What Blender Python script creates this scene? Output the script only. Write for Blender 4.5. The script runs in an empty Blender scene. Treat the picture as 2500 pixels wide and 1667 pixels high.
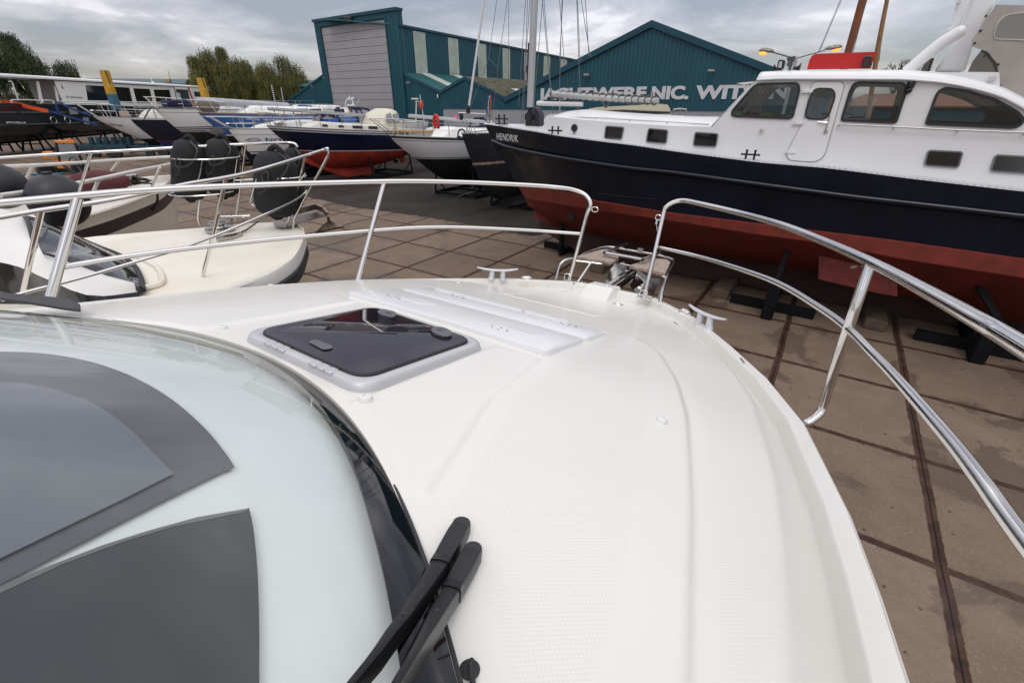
import bpy, bmesh, math, random
import numpy as np
from mathutils import Vector, Matrix
R=math.radians
scene=bpy.context.scene
col=scene.collection
# ------------------------------------------------------------------ camera
CAMZ=4.4
PITCH=math.atan(583/1105.0); FPX=1105.0
cam_d=bpy.data.cameras.new("camera"); cam=bpy.data.objects.new("camera",cam_d); col.objects.link(cam)
cam.location=(0,0,CAMZ); cam.rotation_euler=(math.pi/2-PITCH,0,0)
cam_d.sensor_width=36.0; cam_d.lens=FPX/2500*36.0; cam_d.clip_start=0.02; cam_d.clip_end=3000
scene.camera=cam
# ------------------------------------------------------------------ world: overcast sky
SUN_EL,SUN_AZ=R(58),R(200)
w=bpy.data.worlds.new("World"); scene.world=w; w.use_nodes=True
nt=w.node_tree; nt.nodes.clear()
def wn(t,**k):
    n=nt.nodes.new(t)
    for a,b in k.items(): setattr(n,a,b)
    return n
sky=wn('ShaderNodeTexSky',sky_type='NISHITA',sun_disc=False,sun_elevation=SUN_EL,sun_rotation=SUN_AZ)
bg1=wn('ShaderNodeBackground'); bg1.inputs[1].default_value=0.05
nt.links.new(sky.outputs[0],bg1.inputs[0])
tc=wn('ShaderNodeTexCoord'); sep=wn('ShaderNodeSeparateXYZ'); nt.links.new(tc.outputs['Generated'],sep.inputs[0])
def wm(op,a,b=None,c=None,clamp=False):
    n=wn('ShaderNodeMath',operation=op,use_clamp=clamp)
    for i,v in enumerate((a,b,c)):
        if v is None: continue
        if isinstance(v,(int,float)): n.inputs[i].default_value=v
        else: nt.links.new(v,n.inputs[i])
    return n.outputs[0]
zc=wm('MAXIMUM',sep.outputs[2],0.0)
den=wm('ADD',zc,0.16)
cx=wm('DIVIDE',sep.outputs[0],den); cy=wm('DIVIDE',sep.outputs[1],den)
cmb=wn('ShaderNodeCombineXYZ'); nt.links.new(cx,cmb.inputs[0]); nt.links.new(cy,cmb.inputs[1])
no=wn('ShaderNodeTexNoise'); no.inputs['Scale'].default_value=0.85; no.inputs['Detail'].default_value=8; no.inputs['Roughness'].default_value=.58; no.inputs['Distortion'].default_value=.35
mpg=wn('ShaderNodeMapping'); mpg.inputs['Location'].default_value=(3.7,1.3,0); nt.links.new(cmb.outputs[0],mpg.inputs[0]); nt.links.new(mpg.outputs[0],no.inputs['Vector'])
cr=wn('ShaderNodeValToRGB'); e=cr.color_ramp.elements
e[0].position=.41; e[0].color=(.52,.50,.525,1); e[1].position=.625; e[1].color=(1.75,1.70,1.67,1)
m=e.new(.50); m.color=(.85,.82,.83,1)
m2=e.new(.575); m2.color=(1.20,1.165,1.15,1)
nt.links.new(no.outputs[0],cr.inputs[0])
# CIE overcast brightness: three times brighter overhead than at the horizon
lum=wm('MULTIPLY_ADD',zc,1.28,0.245)
# a paler strip along the horizon where the cloud deck breaks up
hz=wm('POWER',wm('SUBTRACT',1.0,wm('MINIMUM',wm('MULTIPLY',zc,7.0),1.0)),2.0)
lum2=wm('MULTIPLY_ADD',hz,0.07,lum)
vm=wn('ShaderNodeVectorMath',operation='SCALE'); nt.links.new(cr.outputs[0],vm.inputs[0]); nt.links.new(lum2,vm.inputs[3])
bg2=wn('ShaderNodeBackground'); tr_=wn('ShaderNodeMapRange'); tr_.inputs[1].default_value=0; tr_.inputs[2].default_value=.5; nt.links.new(zc,tr_.inputs[0])
tm_=wn('ShaderNodeMix',data_type='RGBA'); tm_.inputs[6].default_value=(1.035,.94,1.0,1); tm_.inputs[7].default_value=(1,1,.985,1); nt.links.new(tr_.outputs[0],tm_.inputs[0])
vm2=wn('ShaderNodeVectorMath',operation='MULTIPLY'); nt.links.new(vm.outputs[0],vm2.inputs[0]); nt.links.new(tm_.outputs[2],vm2.inputs[1])
nt.links.new(vm2.outputs[0],bg2.inputs[0]); bg2.inputs[1].default_value=1.0
add=wn('ShaderNodeAddShader'); nt.links.new(bg1.outputs[0],add.inputs[0]); nt.links.new(bg2.outputs[0],add.inputs[1])
wo=wn('ShaderNodeOutputWorld'); nt.links.new(add.outputs[0],wo.inputs[0])
sl=bpy.data.lights.new("sun",'SUN'); sl.energy=0.6; sl.angle=R(25); sl.color=(1,.96,.9)
so=bpy.data.objects.new("sun",sl); col.objects.link(so)
so.rotation_euler=(math.pi/2-SUN_EL,0,math.pi-SUN_AZ)
scene.view_settings.view_transform='Standard'; scene.view_settings.look='None'; scene.view_settings.exposure=0.0; scene.view_settings.gamma=1
# ------------------------------------------------------------------ pixel helpers (photo is 2500x1667): rays used to place things at their real distance
cP,sP=math.cos(PITCH),math.sin(PITCH)
CO=Vector((0,0,CAMZ))
def ray(x,y):
    a=x-1250;b=833.5-y
    return Vector((a,FPX*cP+b*sP,-FPX*sP+b*cP))
def P(x,y,z=0.0):
    r=ray(x,y); return CO+r*((z-CAMZ)/r.z)
def D(x,y,Y):
    r=ray(x,y); return CO+r*(Y/r.y)
def PL(x,y,p0,n):
    r=ray(x,y); p0=Vector(p0);n=Vector(n); return CO+r*((p0-CO).dot(n)/r.dot(n))
# ------------------------------------------------------------------ materials
MATS={}
def mat(name,c,rough=.5,metal=0.,var=0.,vscale=3.,bump=0.,bscale=60.,coat=0.,spec=.5,rvar=0.,detail=4,tint=None,trans=0.,emit=None,estr=0.):
    if name in MATS: return MATS[name]
    m=bpy.data.materials.new(name); m.use_nodes=True; n=m.node_tree; N=n.nodes; b=N['Principled BSDF']
    b.inputs['Base Color'].default_value=(*c,1); b.inputs['Roughness'].default_value=rough; b.inputs['Metallic'].default_value=metal
    b.inputs['Coat Weight'].default_value=coat; b.inputs['Coat Roughness'].default_value=.05; b.inputs['Specular IOR Level'].default_value=spec
    if trans: b.inputs['Transmission Weight'].default_value=trans
    if emit: b.inputs['Emission Color'].default_value=(*emit,1); b.inputs['Emission Strength'].default_value=estr
    if var or bump or rvar:
        t=N.new('ShaderNodeTexCoord')
    if var or rvar:
        q=N.new('ShaderNodeTexNoise'); q.inputs['Scale'].default_value=vscale; q.inputs['Detail'].default_value=detail; q.inputs['Roughness'].default_value=.6
        n.links.new(t.outputs['Object'],q.inputs['Vector'])
    if var:
        r=N.new('ShaderNodeMapRange'); r.inputs[1].default_value=.3; r.inputs[2].default_value=.7; n.links.new(q.outputs[0],r.inputs[0])
        mx=N.new('ShaderNodeMix'); mx.data_type='RGBA'
        t2=tint if tint else tuple(x*(1-var) for x in c)
        mx.inputs[6].default_value=(*t2,1); mx.inputs[7].default_value=(*[min(1,x*(1+var*.5)) for x in c],1)
        n.links.new(r.outputs[0],mx.inputs[0]); n.links.new(mx.outputs[2],b.inputs['Base Color'])
    if rvar:
        r=N.new('ShaderNodeMapRange'); r.inputs[1].default_value=.3; r.inputs[2].default_value=.7; r.inputs[3].default_value=max(0,rough-rvar); r.inputs[4].default_value=min(1,rough+rvar)
        n.links.new(q.outputs[0],r.inputs[0]); n.links.new(r.outputs[0],b.inputs['Roughness'])
    if bump:
        q2=N.new('ShaderNodeTexNoise'); q2.inputs['Scale'].default_value=bscale; q2.inputs['Detail'].default_value=3
        n.links.new(t.outputs['Object'],q2.inputs['Vector'])
        bp=N.new('ShaderNodeBump'); bp.inputs['Strength'].default_value=bump; bp.inputs['Distance'].default_value=.01
        n.links.new(q2.outputs[0],bp.inputs['Height']); n.links.new(bp.outputs[0],b.inputs['Normal'])
    MATS[name]=m; return m
def glass_mat(name,tint,fac=1.0,dark=.0,rough=.01,ior=1.45):
    """thin pane: clear tinted pass-through plus a sky reflection"""
    if name in MATS: return MATS[name]
    m=bpy.data.materials.new(name); m.use_nodes=True; n=m.node_tree; N=n.nodes; N.clear()
    o=N.new('ShaderNodeOutputMaterial'); tr=N.new('ShaderNodeBsdfTransparent'); tr.inputs[0].default_value=(*tint,1)
    gl=N.new('ShaderNodeBsdfGlossy'); gl.inputs['Roughness'].default_value=rough
    fr=N.new('ShaderNodeFresnel'); ge=N.new('ShaderNodeNewGeometry'); im=N.new('ShaderNodeMapRange'); im.inputs[3].default_value=ior; im.inputs[4].default_value=1/ior; n.links.new(ge.outputs['Backfacing'],im.inputs[0]); n.links.new(im.outputs[0],fr.inputs[0])
    mu=N.new('ShaderNodeMath'); mu.operation='MULTIPLY_ADD'; mu.use_clamp=True; mu.inputs[1].default_value=fac; mu.inputs[2].default_value=dark
    mx=N.new('ShaderNodeMixShader'); n.links.new(fr.outputs[0],mu.inputs[0]); n.links.new(mu.outputs[0],mx.inputs[0]); n.links.new(tr.outputs[0],mx.inputs[1]); n.links.new(gl.outputs[0],mx.inputs[2]); n.links.new(mx.outputs[0],o.inputs[0])
    MATS[name]=m; return m
# ------------------------------------------------------------------ object helpers
def tag(o,label=None,cat=None,group=None,kind=None):
    if label: o['label']=label
    if cat: o['category']=cat
    if group: o['group']=group
    if kind: o['kind']=kind
    return o
def thing(name,label,cat,loc=(0,0,0),rot=None,group=None):
    o=bpy.data.objects.new(name,None); col.objects.link(o); o.empty_display_size=.3
    M=Matrix.Translation(Vector(loc))
    if rot is not None: M=M@rot.to_4x4()
    o.matrix_world=M; WM[o.name]=M
    return tag(o,label,cat,group)
WM={}
def az_rot(az):  # local +Y points along azimuth az (clockwise from world +Y)
    return Matrix.Rotation(-az,3,'Z')
def copy_tree(o,parent=None):
    c=o.copy(); col.objects.link(c); c.parent=parent
    if parent is not None: c.matrix_parent_inverse=o.matrix_parent_inverse.copy()
    if o.name in WM: WM[c.name]=WM[o.name]
    for ch in list(o.children): copy_tree(ch,c)
    return c
class MB:
    def __init__(s): s.v=[];s.f=[];s.m=[];s.uv=None
    def add(s,vs,fs,mi=0):
        o=len(s.v); s.v+= [Vector(x) for x in vs]; s.f+=[tuple(i+o for i in f) for f in fs]; s.m+=[mi]*len(fs); return s
    def box(s,c,d,rot=None,mi=0,bev=0):
        c=Vector(c);x,y,z=[k/2 for k in d]
        vs=[Vector((a*x,b*y,e*z)) for a in(-1,1) for b in(-1,1) for e in(-1,1)]
        if bev:
            # chamfer along all edges: scale corners
            bv=bev; vs2=[];
            for a in(-1,1):
                for b in(-1,1):
                    for e in(-1,1):
                        vs2+= [Vector((a*(x-bv),b*(y-bv),e*z)),Vector((a*(x-bv),b*y,e*(z-bv))),Vector((a*x,b*(y-bv),e*(z-bv)))]
            bm=bmesh.new()
            for q in vs2: bm.verts.new(q)
            bmesh.ops.convex_hull(bm,input=bm.verts); bmesh.ops.dissolve_limit(bm,angle_limit=.01,verts=bm.verts,edges=bm.edges)
            bm.verts.index_update(); vv=[q.co.copy() for q in bm.verts]; ff=[[q.index for q in f.verts] for f in bm.faces]; bm.free()
            if rot: vv=[rot@q for q in vv]
            return s.add([q+c for q in vv],ff,mi)
        if rot: vs=[rot@q for q in vs]
        return s.add([q+c for q in vs],[(0,1,3,2),(4,6,7,5),(0,4,5,1),(2,3,7,6),(0,2,6,4),(1,5,7,3)],mi)
    def beam(s,p0,p1,w,h,up=(0,0,1),mi=0,bev=0):
        p0=Vector(p0);p1=Vector(p1);d=p1-p0;L=d.length
        if L<1e-6: return s
        y=d/L; x=y.cross(Vector(up)); 
        if x.length<1e-4: x=y.cross(Vector((0,1,0)))
        x.normalize(); z=x.cross(y)
        return s.box((p0+p1)/2,(w,L,h),Matrix((x,y,z)).transposed(),mi,bev)
    def tube(s,pts,r,n=10,closed=False,mi=0,cap=True,smooth=0):
        pts=[Vector(p) for p in pts]
        if smooth: pts=catmull(pts,smooth,closed)
        k=len(pts); rr=r if isinstance(r,(list,tuple)) else [r]*k
        if len(rr)!=k: rr=[rr[min(len(rr)-1,int(i*len(rr)/k))] for i in range(k)]
        T=[]
        for i in range(k):
            a=pts[(i-1)%k] if (closed or i>0) else pts[i]; b=pts[(i+1)%k] if (closed or i<k-1) else pts[i]
            t=(b-a); t=t.normalized() if t.length>1e-9 else Vector((0,0,1)); T.append(t)
        nrm=T[0].orthogonal().normalized(); vs=[]
        for i in range(k):
            nrm=(nrm-T[i]*nrm.dot(T[i])); nrm=nrm.normalized() if nrm.length>1e-6 else T[i].orthogonal().normalized()
            bn=T[i].cross(nrm)
            for j in range(n):
                a=2*math.pi*j/n; vs.append(pts[i]+(nrm*math.cos(a)+bn*math.sin(a))*rr[i])
        fs=[]
        for i in range(k if closed else k-1):
            i2=(i+1)%k
            for j in range(n): fs.append((i*n+j,i*n+(j+1)%n,i2*n+(j+1)%n,i2*n+j))
        if cap and not closed: fs+= [tuple(range(n))[::-1],tuple((k-1)*n+j for j in range(n))]
        return s.add(vs,fs,mi)
    def cyl(s,p0,p1,r0,r1=None,n=16,mi=0): return s.tube([p0,p1],[r0,r1 if r1 is not None else r0],n,mi=mi)
    def lathe(s,prof,c=(0,0,0),rot=None,n=24,mi=0,sx=1,sy=1):
        c=Vector(c);vs=[];fs=[];k=len(prof)
        for r,z in prof:
            for j in range(n):
                a=2*math.pi*j/n; v=Vector((r*sx*math.cos(a),r*sy*math.sin(a),z)); vs.append((rot@v if rot else v)+c)
        for i in range(k-1):
            for j in range(n): fs.append((i*n+j,i*n+(j+1)%n,(i+1)*n+(j+1)%n,(i+1)*n+j))
        fs+=[tuple(range(n))[::-1],tuple((k-1)*n+j for j in range(n))]
        return s.add(vs,fs,mi)
    def loft(s,secs,closed=True,cap=True,mi=0):
        n=len(secs[0]);vs=[p for q in secs for p in q];fs=[]
        for i in range(len(secs)-1):
            for j in range(n if closed else n-1):
                j2=(j+1)%n; fs.append((i*n+j,i*n+j2,(i+1)*n+j2,(i+1)*n+j))
        if cap and closed: fs+=[tuple(range(n))[::-1],tuple((len(secs)-1)*n+j for j in range(n))]
        return s.add(vs,fs,mi)
    def poly(s,pts,d,mi=0):
        """prism: 3-D outline pushed along vector d"""
        pts=[Vector(p) for p in pts]; d=Vector(d); n=len(pts)
        return s.add(pts+[p+d for p in pts],[tuple(range(n))[::-1],tuple(range(n,2*n))]+[(i,(i+1)%n,n+(i+1)%n,n+i) for i in range(n)],mi)
    def grid(s,fn,nu,nv,mi=0):
        vs=[fn(i/(nu-1),j/(nv-1)) for i in range(nu) for j in range(nv)]
        return s.add(vs,[(i*nv+j,i*nv+j+1,(i+1)*nv+j+1,(i+1)*nv+j) for i in range(nu-1) for j in range(nv-1)],mi)
    def sphere(s,c,r,sc=(1,1,1),n=16,mi=0,rot=None):
        prof=[(max(1e-4,math.sin(math.pi*i/n)),-math.cos(math.pi*i/n)) for i in range(n+1)]
        c=Vector(c);vs=[];fs=[]
        for a,z in prof:
            for j in range(n):
                t=2*math.pi*j/n;v=Vector((a*math.cos(t)*sc[0],a*math.sin(t)*sc[1],z*sc[2]))*r; vs.append((rot@v if rot else v)+c)
        for i in range(n):
            for j in range(n): fs.append((i*n+j,i*n+(j+1)%n,(i+1)*n+(j+1)%n,(i+1)*n+j))
        return s.add(vs,fs,mi)
    def build(s,name,mats,parent=None,root=None,smooth=38,label=None,recalc=True,local=False,bevel=0,weld=False,solid=0,subsurf=0):
        """vertices are world coordinates unless local=True; root = the thing whose frame is used"""
        root=root or parent
        while root is not None and root.parent is not None: root=root.parent
        if root is not None and not local:
            Mi=WM[root.name].inverted(); vs=[Mi@v for v in s.v]
        else: vs=s.v
        me=bpy.data.meshes.new(name); me.from_pydata([tuple(v) for v in vs],[],s.f); 
        ms=mats if isinstance(mats,(list,tuple)) else [mats]
        for m in ms: me.materials.append(m)
        me.polygons.foreach_set('material_index',s.m)
        if recalc or weld:
            bm=bmesh.new(); bm.from_mesh(me)
            if weld: bmesh.ops.remove_doubles(bm,verts=bm.verts,dist=1e-4)
            bmesh.ops.recalc_face_normals(bm,faces=bm.faces); bm.to_mesh(me); bm.free()
        if smooth:
            me.polygons.foreach_set('use_smooth',[True]*len(me.polygons)); me.set_sharp_from_angle(angle=R(smooth))
        me.update()
        o=bpy.data.objects.new(name,me); col.objects.link(o)
        if parent is not None: o.parent=parent
        if label: o['label']=label
        if solid:
            md=o.modifiers.new('solid','SOLIDIFY'); md.thickness=solid; md.offset=-1
        if bevel:
            md=o.modifiers.new('bevel','BEVEL'); md.width=bevel; md.segments=2; md.limit_method='ANGLE'; md.angle_limit=R(40)
        if subsurf:
            md=o.modifiers.new('sub','SUBSURF'); md.levels=subsurf; md.render_levels=subsurf
        return o
def catmull(p,n,closed=False):
    out=[];k=len(p)
    rng=range(k) if closed else range(k-1)
    for i in rng:
        p0=p[(i-1)%k] if (closed or i>0) else p[0]*2-p[1]; p1=p[i]; p2=p[(i+1)%k]; p3=p[(i+2)%k] if (closed or i+2<k) else p[-1]*2-p[-2]
        for j in range(n):
            t=j/n; out.append(.5*((2*p1)+(-p0+p2)*t+(2*p0-5*p1+4*p2-p3)*t*t+(-p0+3*p1-3*p2+p3)*t**3))
    if not closed: out.append(p[-1].copy())
    return out
def round_poly(pts,r,n=4):
    """2-D/3-D polygon with rounded corners"""
    pts=[Vector(p) for p in pts];out=[];k=len(pts)
    for i in range(k):
        a,b,c=pts[i-1],pts[i],pts[(i+1)%k]; d1=(a-b);d2=(c-b); rr=min(r,d1.length*.45,d2.length*.45)
        s=b+d1.normalized()*rr;e=b+d2.normalized()*rr
        for j in range(n+1):
            t=j/n; out.append(s*(1-t)**2+b*2*t*(1-t)+e*t*t)
    return out
def holed(name,outer,holes,M,thick,m,parent,label=None,root=None):
    """flat panel with openings: 2-D outlines in frame M (x,y in plane, z = thickness), world coordinates"""
    cu=bpy.data.curves.new(name,'CURVE'); cu.dimensions='2D'; cu.fill_mode='BOTH'; cu.extrude=thick/2
    for loop in [outer]+list(holes):
        sp=cu.splines.new('POLY'); sp.points.add(len(loop)-1); sp.use_cyclic_u=True
        for i,p in enumerate(loop): sp.points[i].co=(p[0],p[1],0,1)
    t=bpy.data.objects.new('tmp',cu); col.objects.link(t); dg=bpy.context.evaluated_depsgraph_get(); me=bpy.data.meshes.new_from_object(t.evaluated_get(dg)); bpy.data.objects.remove(t); bpy.data.curves.remove(cu)
    me.name=name
    rt=root or parent
    while rt is not None and rt.parent is not None: rt=rt.parent
    T=M if rt is None else WM[rt.name].inverted()@M
    me.transform(T); me.materials.clear(); me.materials.append(m)
    o=bpy.data.objects.new(name,me); col.objects.link(o); o.parent=parent
    if label: o['label']=label
    return o
def text_mesh(name,s,height,M,m,parent,sx=1.0,bold=0.0,thick=.01,shear=0.,spacing=1.,align='LEFT',label=None):
    cu=bpy.data.curves.new(name,'FONT'); cu.body=s; cu.size=height/0.73; cu.extrude=thick/2; cu.offset=bold; cu.shear=shear; cu.space_character=spacing; cu.align_x=align
    t=bpy.data.objects.new('tmp',cu); col.objects.link(t); dg=bpy.context.evaluated_depsgraph_get(); me=bpy.data.meshes.new_from_object(t.evaluated_get(dg)); bpy.data.objects.remove(t); bpy.data.curves.remove(cu)
    me.name=name; rt=parent
    while rt is not None and rt.parent is not None: rt=rt.parent
    T=M if rt is None else WM[rt.name].inverted()@M
    me.transform(T@Matrix.Diagonal((sx,1,1,1))); me.materials.clear(); me.materials.append(m)
    o=bpy.data.objects.new(name,me); col.objects.link(o); o.parent=parent
    if label: o['label']=label
    return o
def frame(o,x,y):
    x=Vector(x).normalized();y=Vector(y);y=(y-x*y.dot(x)).normalized();z=x.cross(y)
    M=Matrix((x,y,z)).transposed().to_4x4(); M.translation=Vector(o); return M
def interp(x,xs,ys): return float(np.interp(x,xs,ys))
# common materials
STEEL=mat('polished_steel',(.72,.70,.68),.10,1.0,rvar=.05,vscale=20)
STEELD=mat('dull_steel',(.48,.47,.45),.3,1.0)
BLACKP=mat('black_plastic',(.012,.012,.015),.42,bump=.15,bscale=400)
RUBBER=mat('black_rubber',(.02,.021,.024),.6)
DARKST=mat('dark_painted_steel',(.012,.014,.018),.6,var=.4,vscale=4)
WHITEG=mat('white_gelcoat',(.74,.74,.72),.28,var=.05,vscale=1.5)
WOOD=mat('varnished_wood',(.26,.12,.045),.35,var=.3,vscale=6)
GOLDWOOD=mat('pale_spar_wood',(.42,.27,.12),.4,var=.25,vscale=6)
# ------------------------------------------------------------------ ground
TAZ=R(33.5)
gm=bpy.data.materials.new('concrete_slabs'); gm.use_nodes=True; n=gm.node_tree; N=n.nodes; b=N['Principled BSDF']
def nd(t,**k):
    q=N.new(t)
    for a,c in k.items(): setattr(q,a,c)
    return q
def lk(a,c): n.links.new(a,c)
def mth(op,a,b_=None,c=None,clamp=False):
    q=nd('ShaderNodeMath',operation=op,use_clamp=clamp)
    for i,v in enumerate((a,b_,c)):
        if v is None: continue
        if isinstance(v,(int,float)): q.inputs[i].default_value=v
        else: lk(v,q.inputs[i])
    return q.outputs[0]
def noise(vec,sc,det=4,ro=.55,dist=0):
    q=nd('ShaderNodeTexNoise'); q.inputs['Scale'].default_value=sc; q.inputs['Detail'].default_value=det; q.inputs['Roughness'].default_value=ro; q.inputs['Distortion'].default_value=dist; lk(vec,q.inputs['Vector']); return q.outputs[0]
def ramp(v,stops):
    q=nd('ShaderNodeValToRGB'); e=q.color_ramp.elements
    e[0].position,e[0].color=stops[0][0],(*stops[0][1],1); e[1].position,e[1].color=stops[-1][0],(*stops[-1][1],1)
    for p,c in stops[1:-1]:
        k=e.new(p); k.color=(*c,1)
    lk(v,q.inputs[0]); return q.outputs[0]
def mixc(f,a,c,mode='MIX'):
    q=nd('ShaderNodeMix',data_type='RGBA',blend_type=mode)
    if isinstance(f,(int,float)): q.inputs[0].default_value=f
    else: lk(f,q.inputs[0])
    for i,v in ((6,a),(7,c)):
        if isinstance(v,tuple): q.inputs[i].default_value=(*v,1)
        else: lk(v,q.inputs[i])
    return q.outputs[2]
def sstep(v,a,c):
    q=nd('ShaderNodeMapRange',interpolation_type='SMOOTHSTEP'); q.inputs[1].default_value=a; q.inputs[2].default_value=c; lk(v,q.inputs[0]); return q.outputs[0]
tcg=nd('ShaderNodeTexCoord').outputs['Object']; sp=nd('ShaderNodeSeparateXYZ'); lk(tcg,sp.inputs[0])
wob=mth('MULTIPLY',mth('SUBTRACT',noise(tcg,9,5,.7),.5),.05)
wob2=mth('MULTIPLY',mth('SUBTRACT',noise(tcg,.6,2),.5),.06)
def axis(o,off):
    a=mth('ADD',mth('DIVIDE',mth('SUBTRACT',o,off),2.0),500.0)
    fr=mth('FRACT',a); d=mth('MULTIPLY',mth('MINIMUM',fr,mth('SUBTRACT',1.0,fr)),2.0)
    return d,mth('FLOOR',a)
xx=mth('ADD',sp.outputs[0],wob2); yy=mth('ADD',sp.outputs[1],wob2)
dx,ix=axis(xx,0.10); dy,iy=axis(yy,1.17)
dmin=mth('MINIMUM',dx,mth('ADD',dy,.006)); dw=mth('ADD',dmin,wob)
cid=nd('ShaderNodeCombineXYZ'); lk(ix,cid.inputs[0]); lk(iy,cid.inputs[1])
wnz=nd('ShaderNodeTexWhiteNoise'); lk(cid.outputs[0],wnz.inputs['Vector'])
tilecol=ramp(wnz.outputs['Value'],[(0,(.160,.112,.078)),(.5,(.200,.145,.102)),(.8,(.175,.125,.088)),(1,(.232,.174,.126))])
mot=noise(tcg,1.3,6,.65,.4); tilecol=mixc(sstep(mot,.35,.7),mixc(.38,tilecol,(.085,.060,.044)),tilecol)
fine=noise(tcg,28,8,.75); tilecol=mixc(mth('MULTIPLY',sstep(fine,.45,.72),.45),tilecol,(.28,.215,.165))
grit=noise(tcg,140,4,.8); tilecol=mixc(mth('MULTIPLY',sstep(grit,.52,.66),.5),tilecol,(.075,.055,.042))
rustn=noise(tcg,.9,6,.6,1.0); tilecol=mixc(mth('MULTIPLY',sstep(rustn,.66,.74),.45),tilecol,(.20,.085,.030))
# mix of pebbles showing
vo=nd('ShaderNodeTexVoronoi'); vo.inputs['Scale'].default_value=55; lk(tcg,vo.inputs['Vector'])
vsel=nd('ShaderNodeSeparateColor'); lk(vo.outputs['Color'],vsel.inputs[0])
peb=mth('MULTIPLY',mth('LESS_THAN',vo.outputs['Distance'],.26),mth('GREATER_THAN',vsel.outputs[0],.84))
tilecol=mixc(peb,tilecol,mixc(vsel.outputs[1],(.36,.31,.26),(.035,.028,.024)))
vo2=nd('ShaderNodeTexVoronoi'); vo2.inputs['Scale'].default_value=7; lk(tcg,vo2.inputs['Vector']); vs2=nd('ShaderNodeSeparateColor'); lk(vo2.outputs['Color'],vs2.inputs[0])
peb2=mth('MULTIPLY',mth('LESS_THAN',mth('ADD',vo2.outputs['Distance'],mth('MULTIPLY',noise(tcg,40,2),.25)),.26),mth('GREATER_THAN',vs2.outputs[0],.86))
tilecol=mixc(mth('MULTIPLY',peb2,.75),tilecol,(.02,.016,.014))
# damp stains, many along the joints
dampn=noise(tcg,.45,10,.66,.6)
damp=sstep(mth('ADD',dampn,mth('MULTIPLY',mth('SUBTRACT',.5,mth('MINIMUM',dmin,.5)),.16)),.565,.60)
tilecol=mixc(mth('MULTIPLY',damp,.5),tilecol,(.060,.044,.034))
edge=sstep(dw,.052,.066)
steel=mixc(sstep(noise(tcg,5,4),.4,.6),(.040,.020,.014),(.066,.034,.024))
c1=mixc(edge,steel,tilecol)
gap=sstep(mth('ADD',dmin,mth('MULTIPLY',wob,.15)),.004,.010)
c2=mixc(gap,(.006,.005,.005),c1)
lk(c2,b.inputs['Base Color'])
rg=mth('SUBTRACT',.82,mth('MULTIPLY',damp,.35)); lk(rg,b.inputs['Roughness']); b.inputs['Specular IOR Level'].default_value=.25
bp=nd('ShaderNodeBump'); bp.inputs['Strength'].default_value=.5; bp.inputs['Distance'].default_value=.012
hgt=mth('ADD',mth('MULTIPLY',edge,.5),mth('ADD',mth('MULTIPLY',gap,.8),mth('MULTIPLY',fine,.35))); lk(hgt,bp.inputs['Height']); lk(bp.outputs[0],b.inputs['Normal'])
g=MB().add([(-900,-900,0),(900,-900,0),(900,900,0),(-900,900,0)],[(0,1,2,3)])
go=g.build('ground',gm,smooth=0); go.rotation_euler=(0,0,-TAZ); tag(go,kind='structure')
# darker asphalt apron under the yachts
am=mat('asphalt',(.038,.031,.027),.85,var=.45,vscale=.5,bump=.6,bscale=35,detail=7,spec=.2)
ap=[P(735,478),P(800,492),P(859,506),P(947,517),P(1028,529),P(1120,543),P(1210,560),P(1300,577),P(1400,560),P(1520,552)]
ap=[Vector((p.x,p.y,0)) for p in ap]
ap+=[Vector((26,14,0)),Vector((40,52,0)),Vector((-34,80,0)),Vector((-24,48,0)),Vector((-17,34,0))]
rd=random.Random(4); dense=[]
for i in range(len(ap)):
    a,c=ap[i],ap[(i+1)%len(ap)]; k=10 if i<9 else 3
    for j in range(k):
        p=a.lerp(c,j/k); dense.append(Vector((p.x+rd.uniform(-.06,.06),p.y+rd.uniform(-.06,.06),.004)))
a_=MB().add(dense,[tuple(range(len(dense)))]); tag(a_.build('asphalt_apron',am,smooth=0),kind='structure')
# ------------------------------------------------------------------ the white cruiser the photograph is taken from
def own_basis():
    az,pi,ro=R(33.6392),R(10.5996),R(-.5917)
    A=Vector((math.sin(az)*math.cos(pi),math.cos(az)*math.cos(pi),-math.sin(pi)))
    C0=Vector((math.cos(az),-math.sin(az),0)); N0=C0.cross(A); C=C0*math.cos(ro)-N0*math.sin(ro); Nn=C.cross(A)
    return A,C,Nn
OA,OC,ON=own_basis(); OO=CO+Vector((0.5496,2.4842,-.95))*1.15+OC*(.055*1.15)
OM=Matrix((OC,OA,ON)).transposed().to_4x4(); OM.translation=OO
OI=OM.inverted()
def BL(x,y,h):
    r=ray(x,y); t=((OO-CO).dot(ON)+h)/r.dot(ON); return OI@(CO+r*t)
def OWN(c,a,h): return OM@Vector((c,a,h))
own=bpy.data.objects.new('motor_cruiser',None); col.objects.link(own); own.matrix_world=OM; WM[own.name]=OM
tag(own,'white motor cruiser in the foreground with tinted deck hatch, steel rails and black wipers','boat')
DECKM=None
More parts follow.
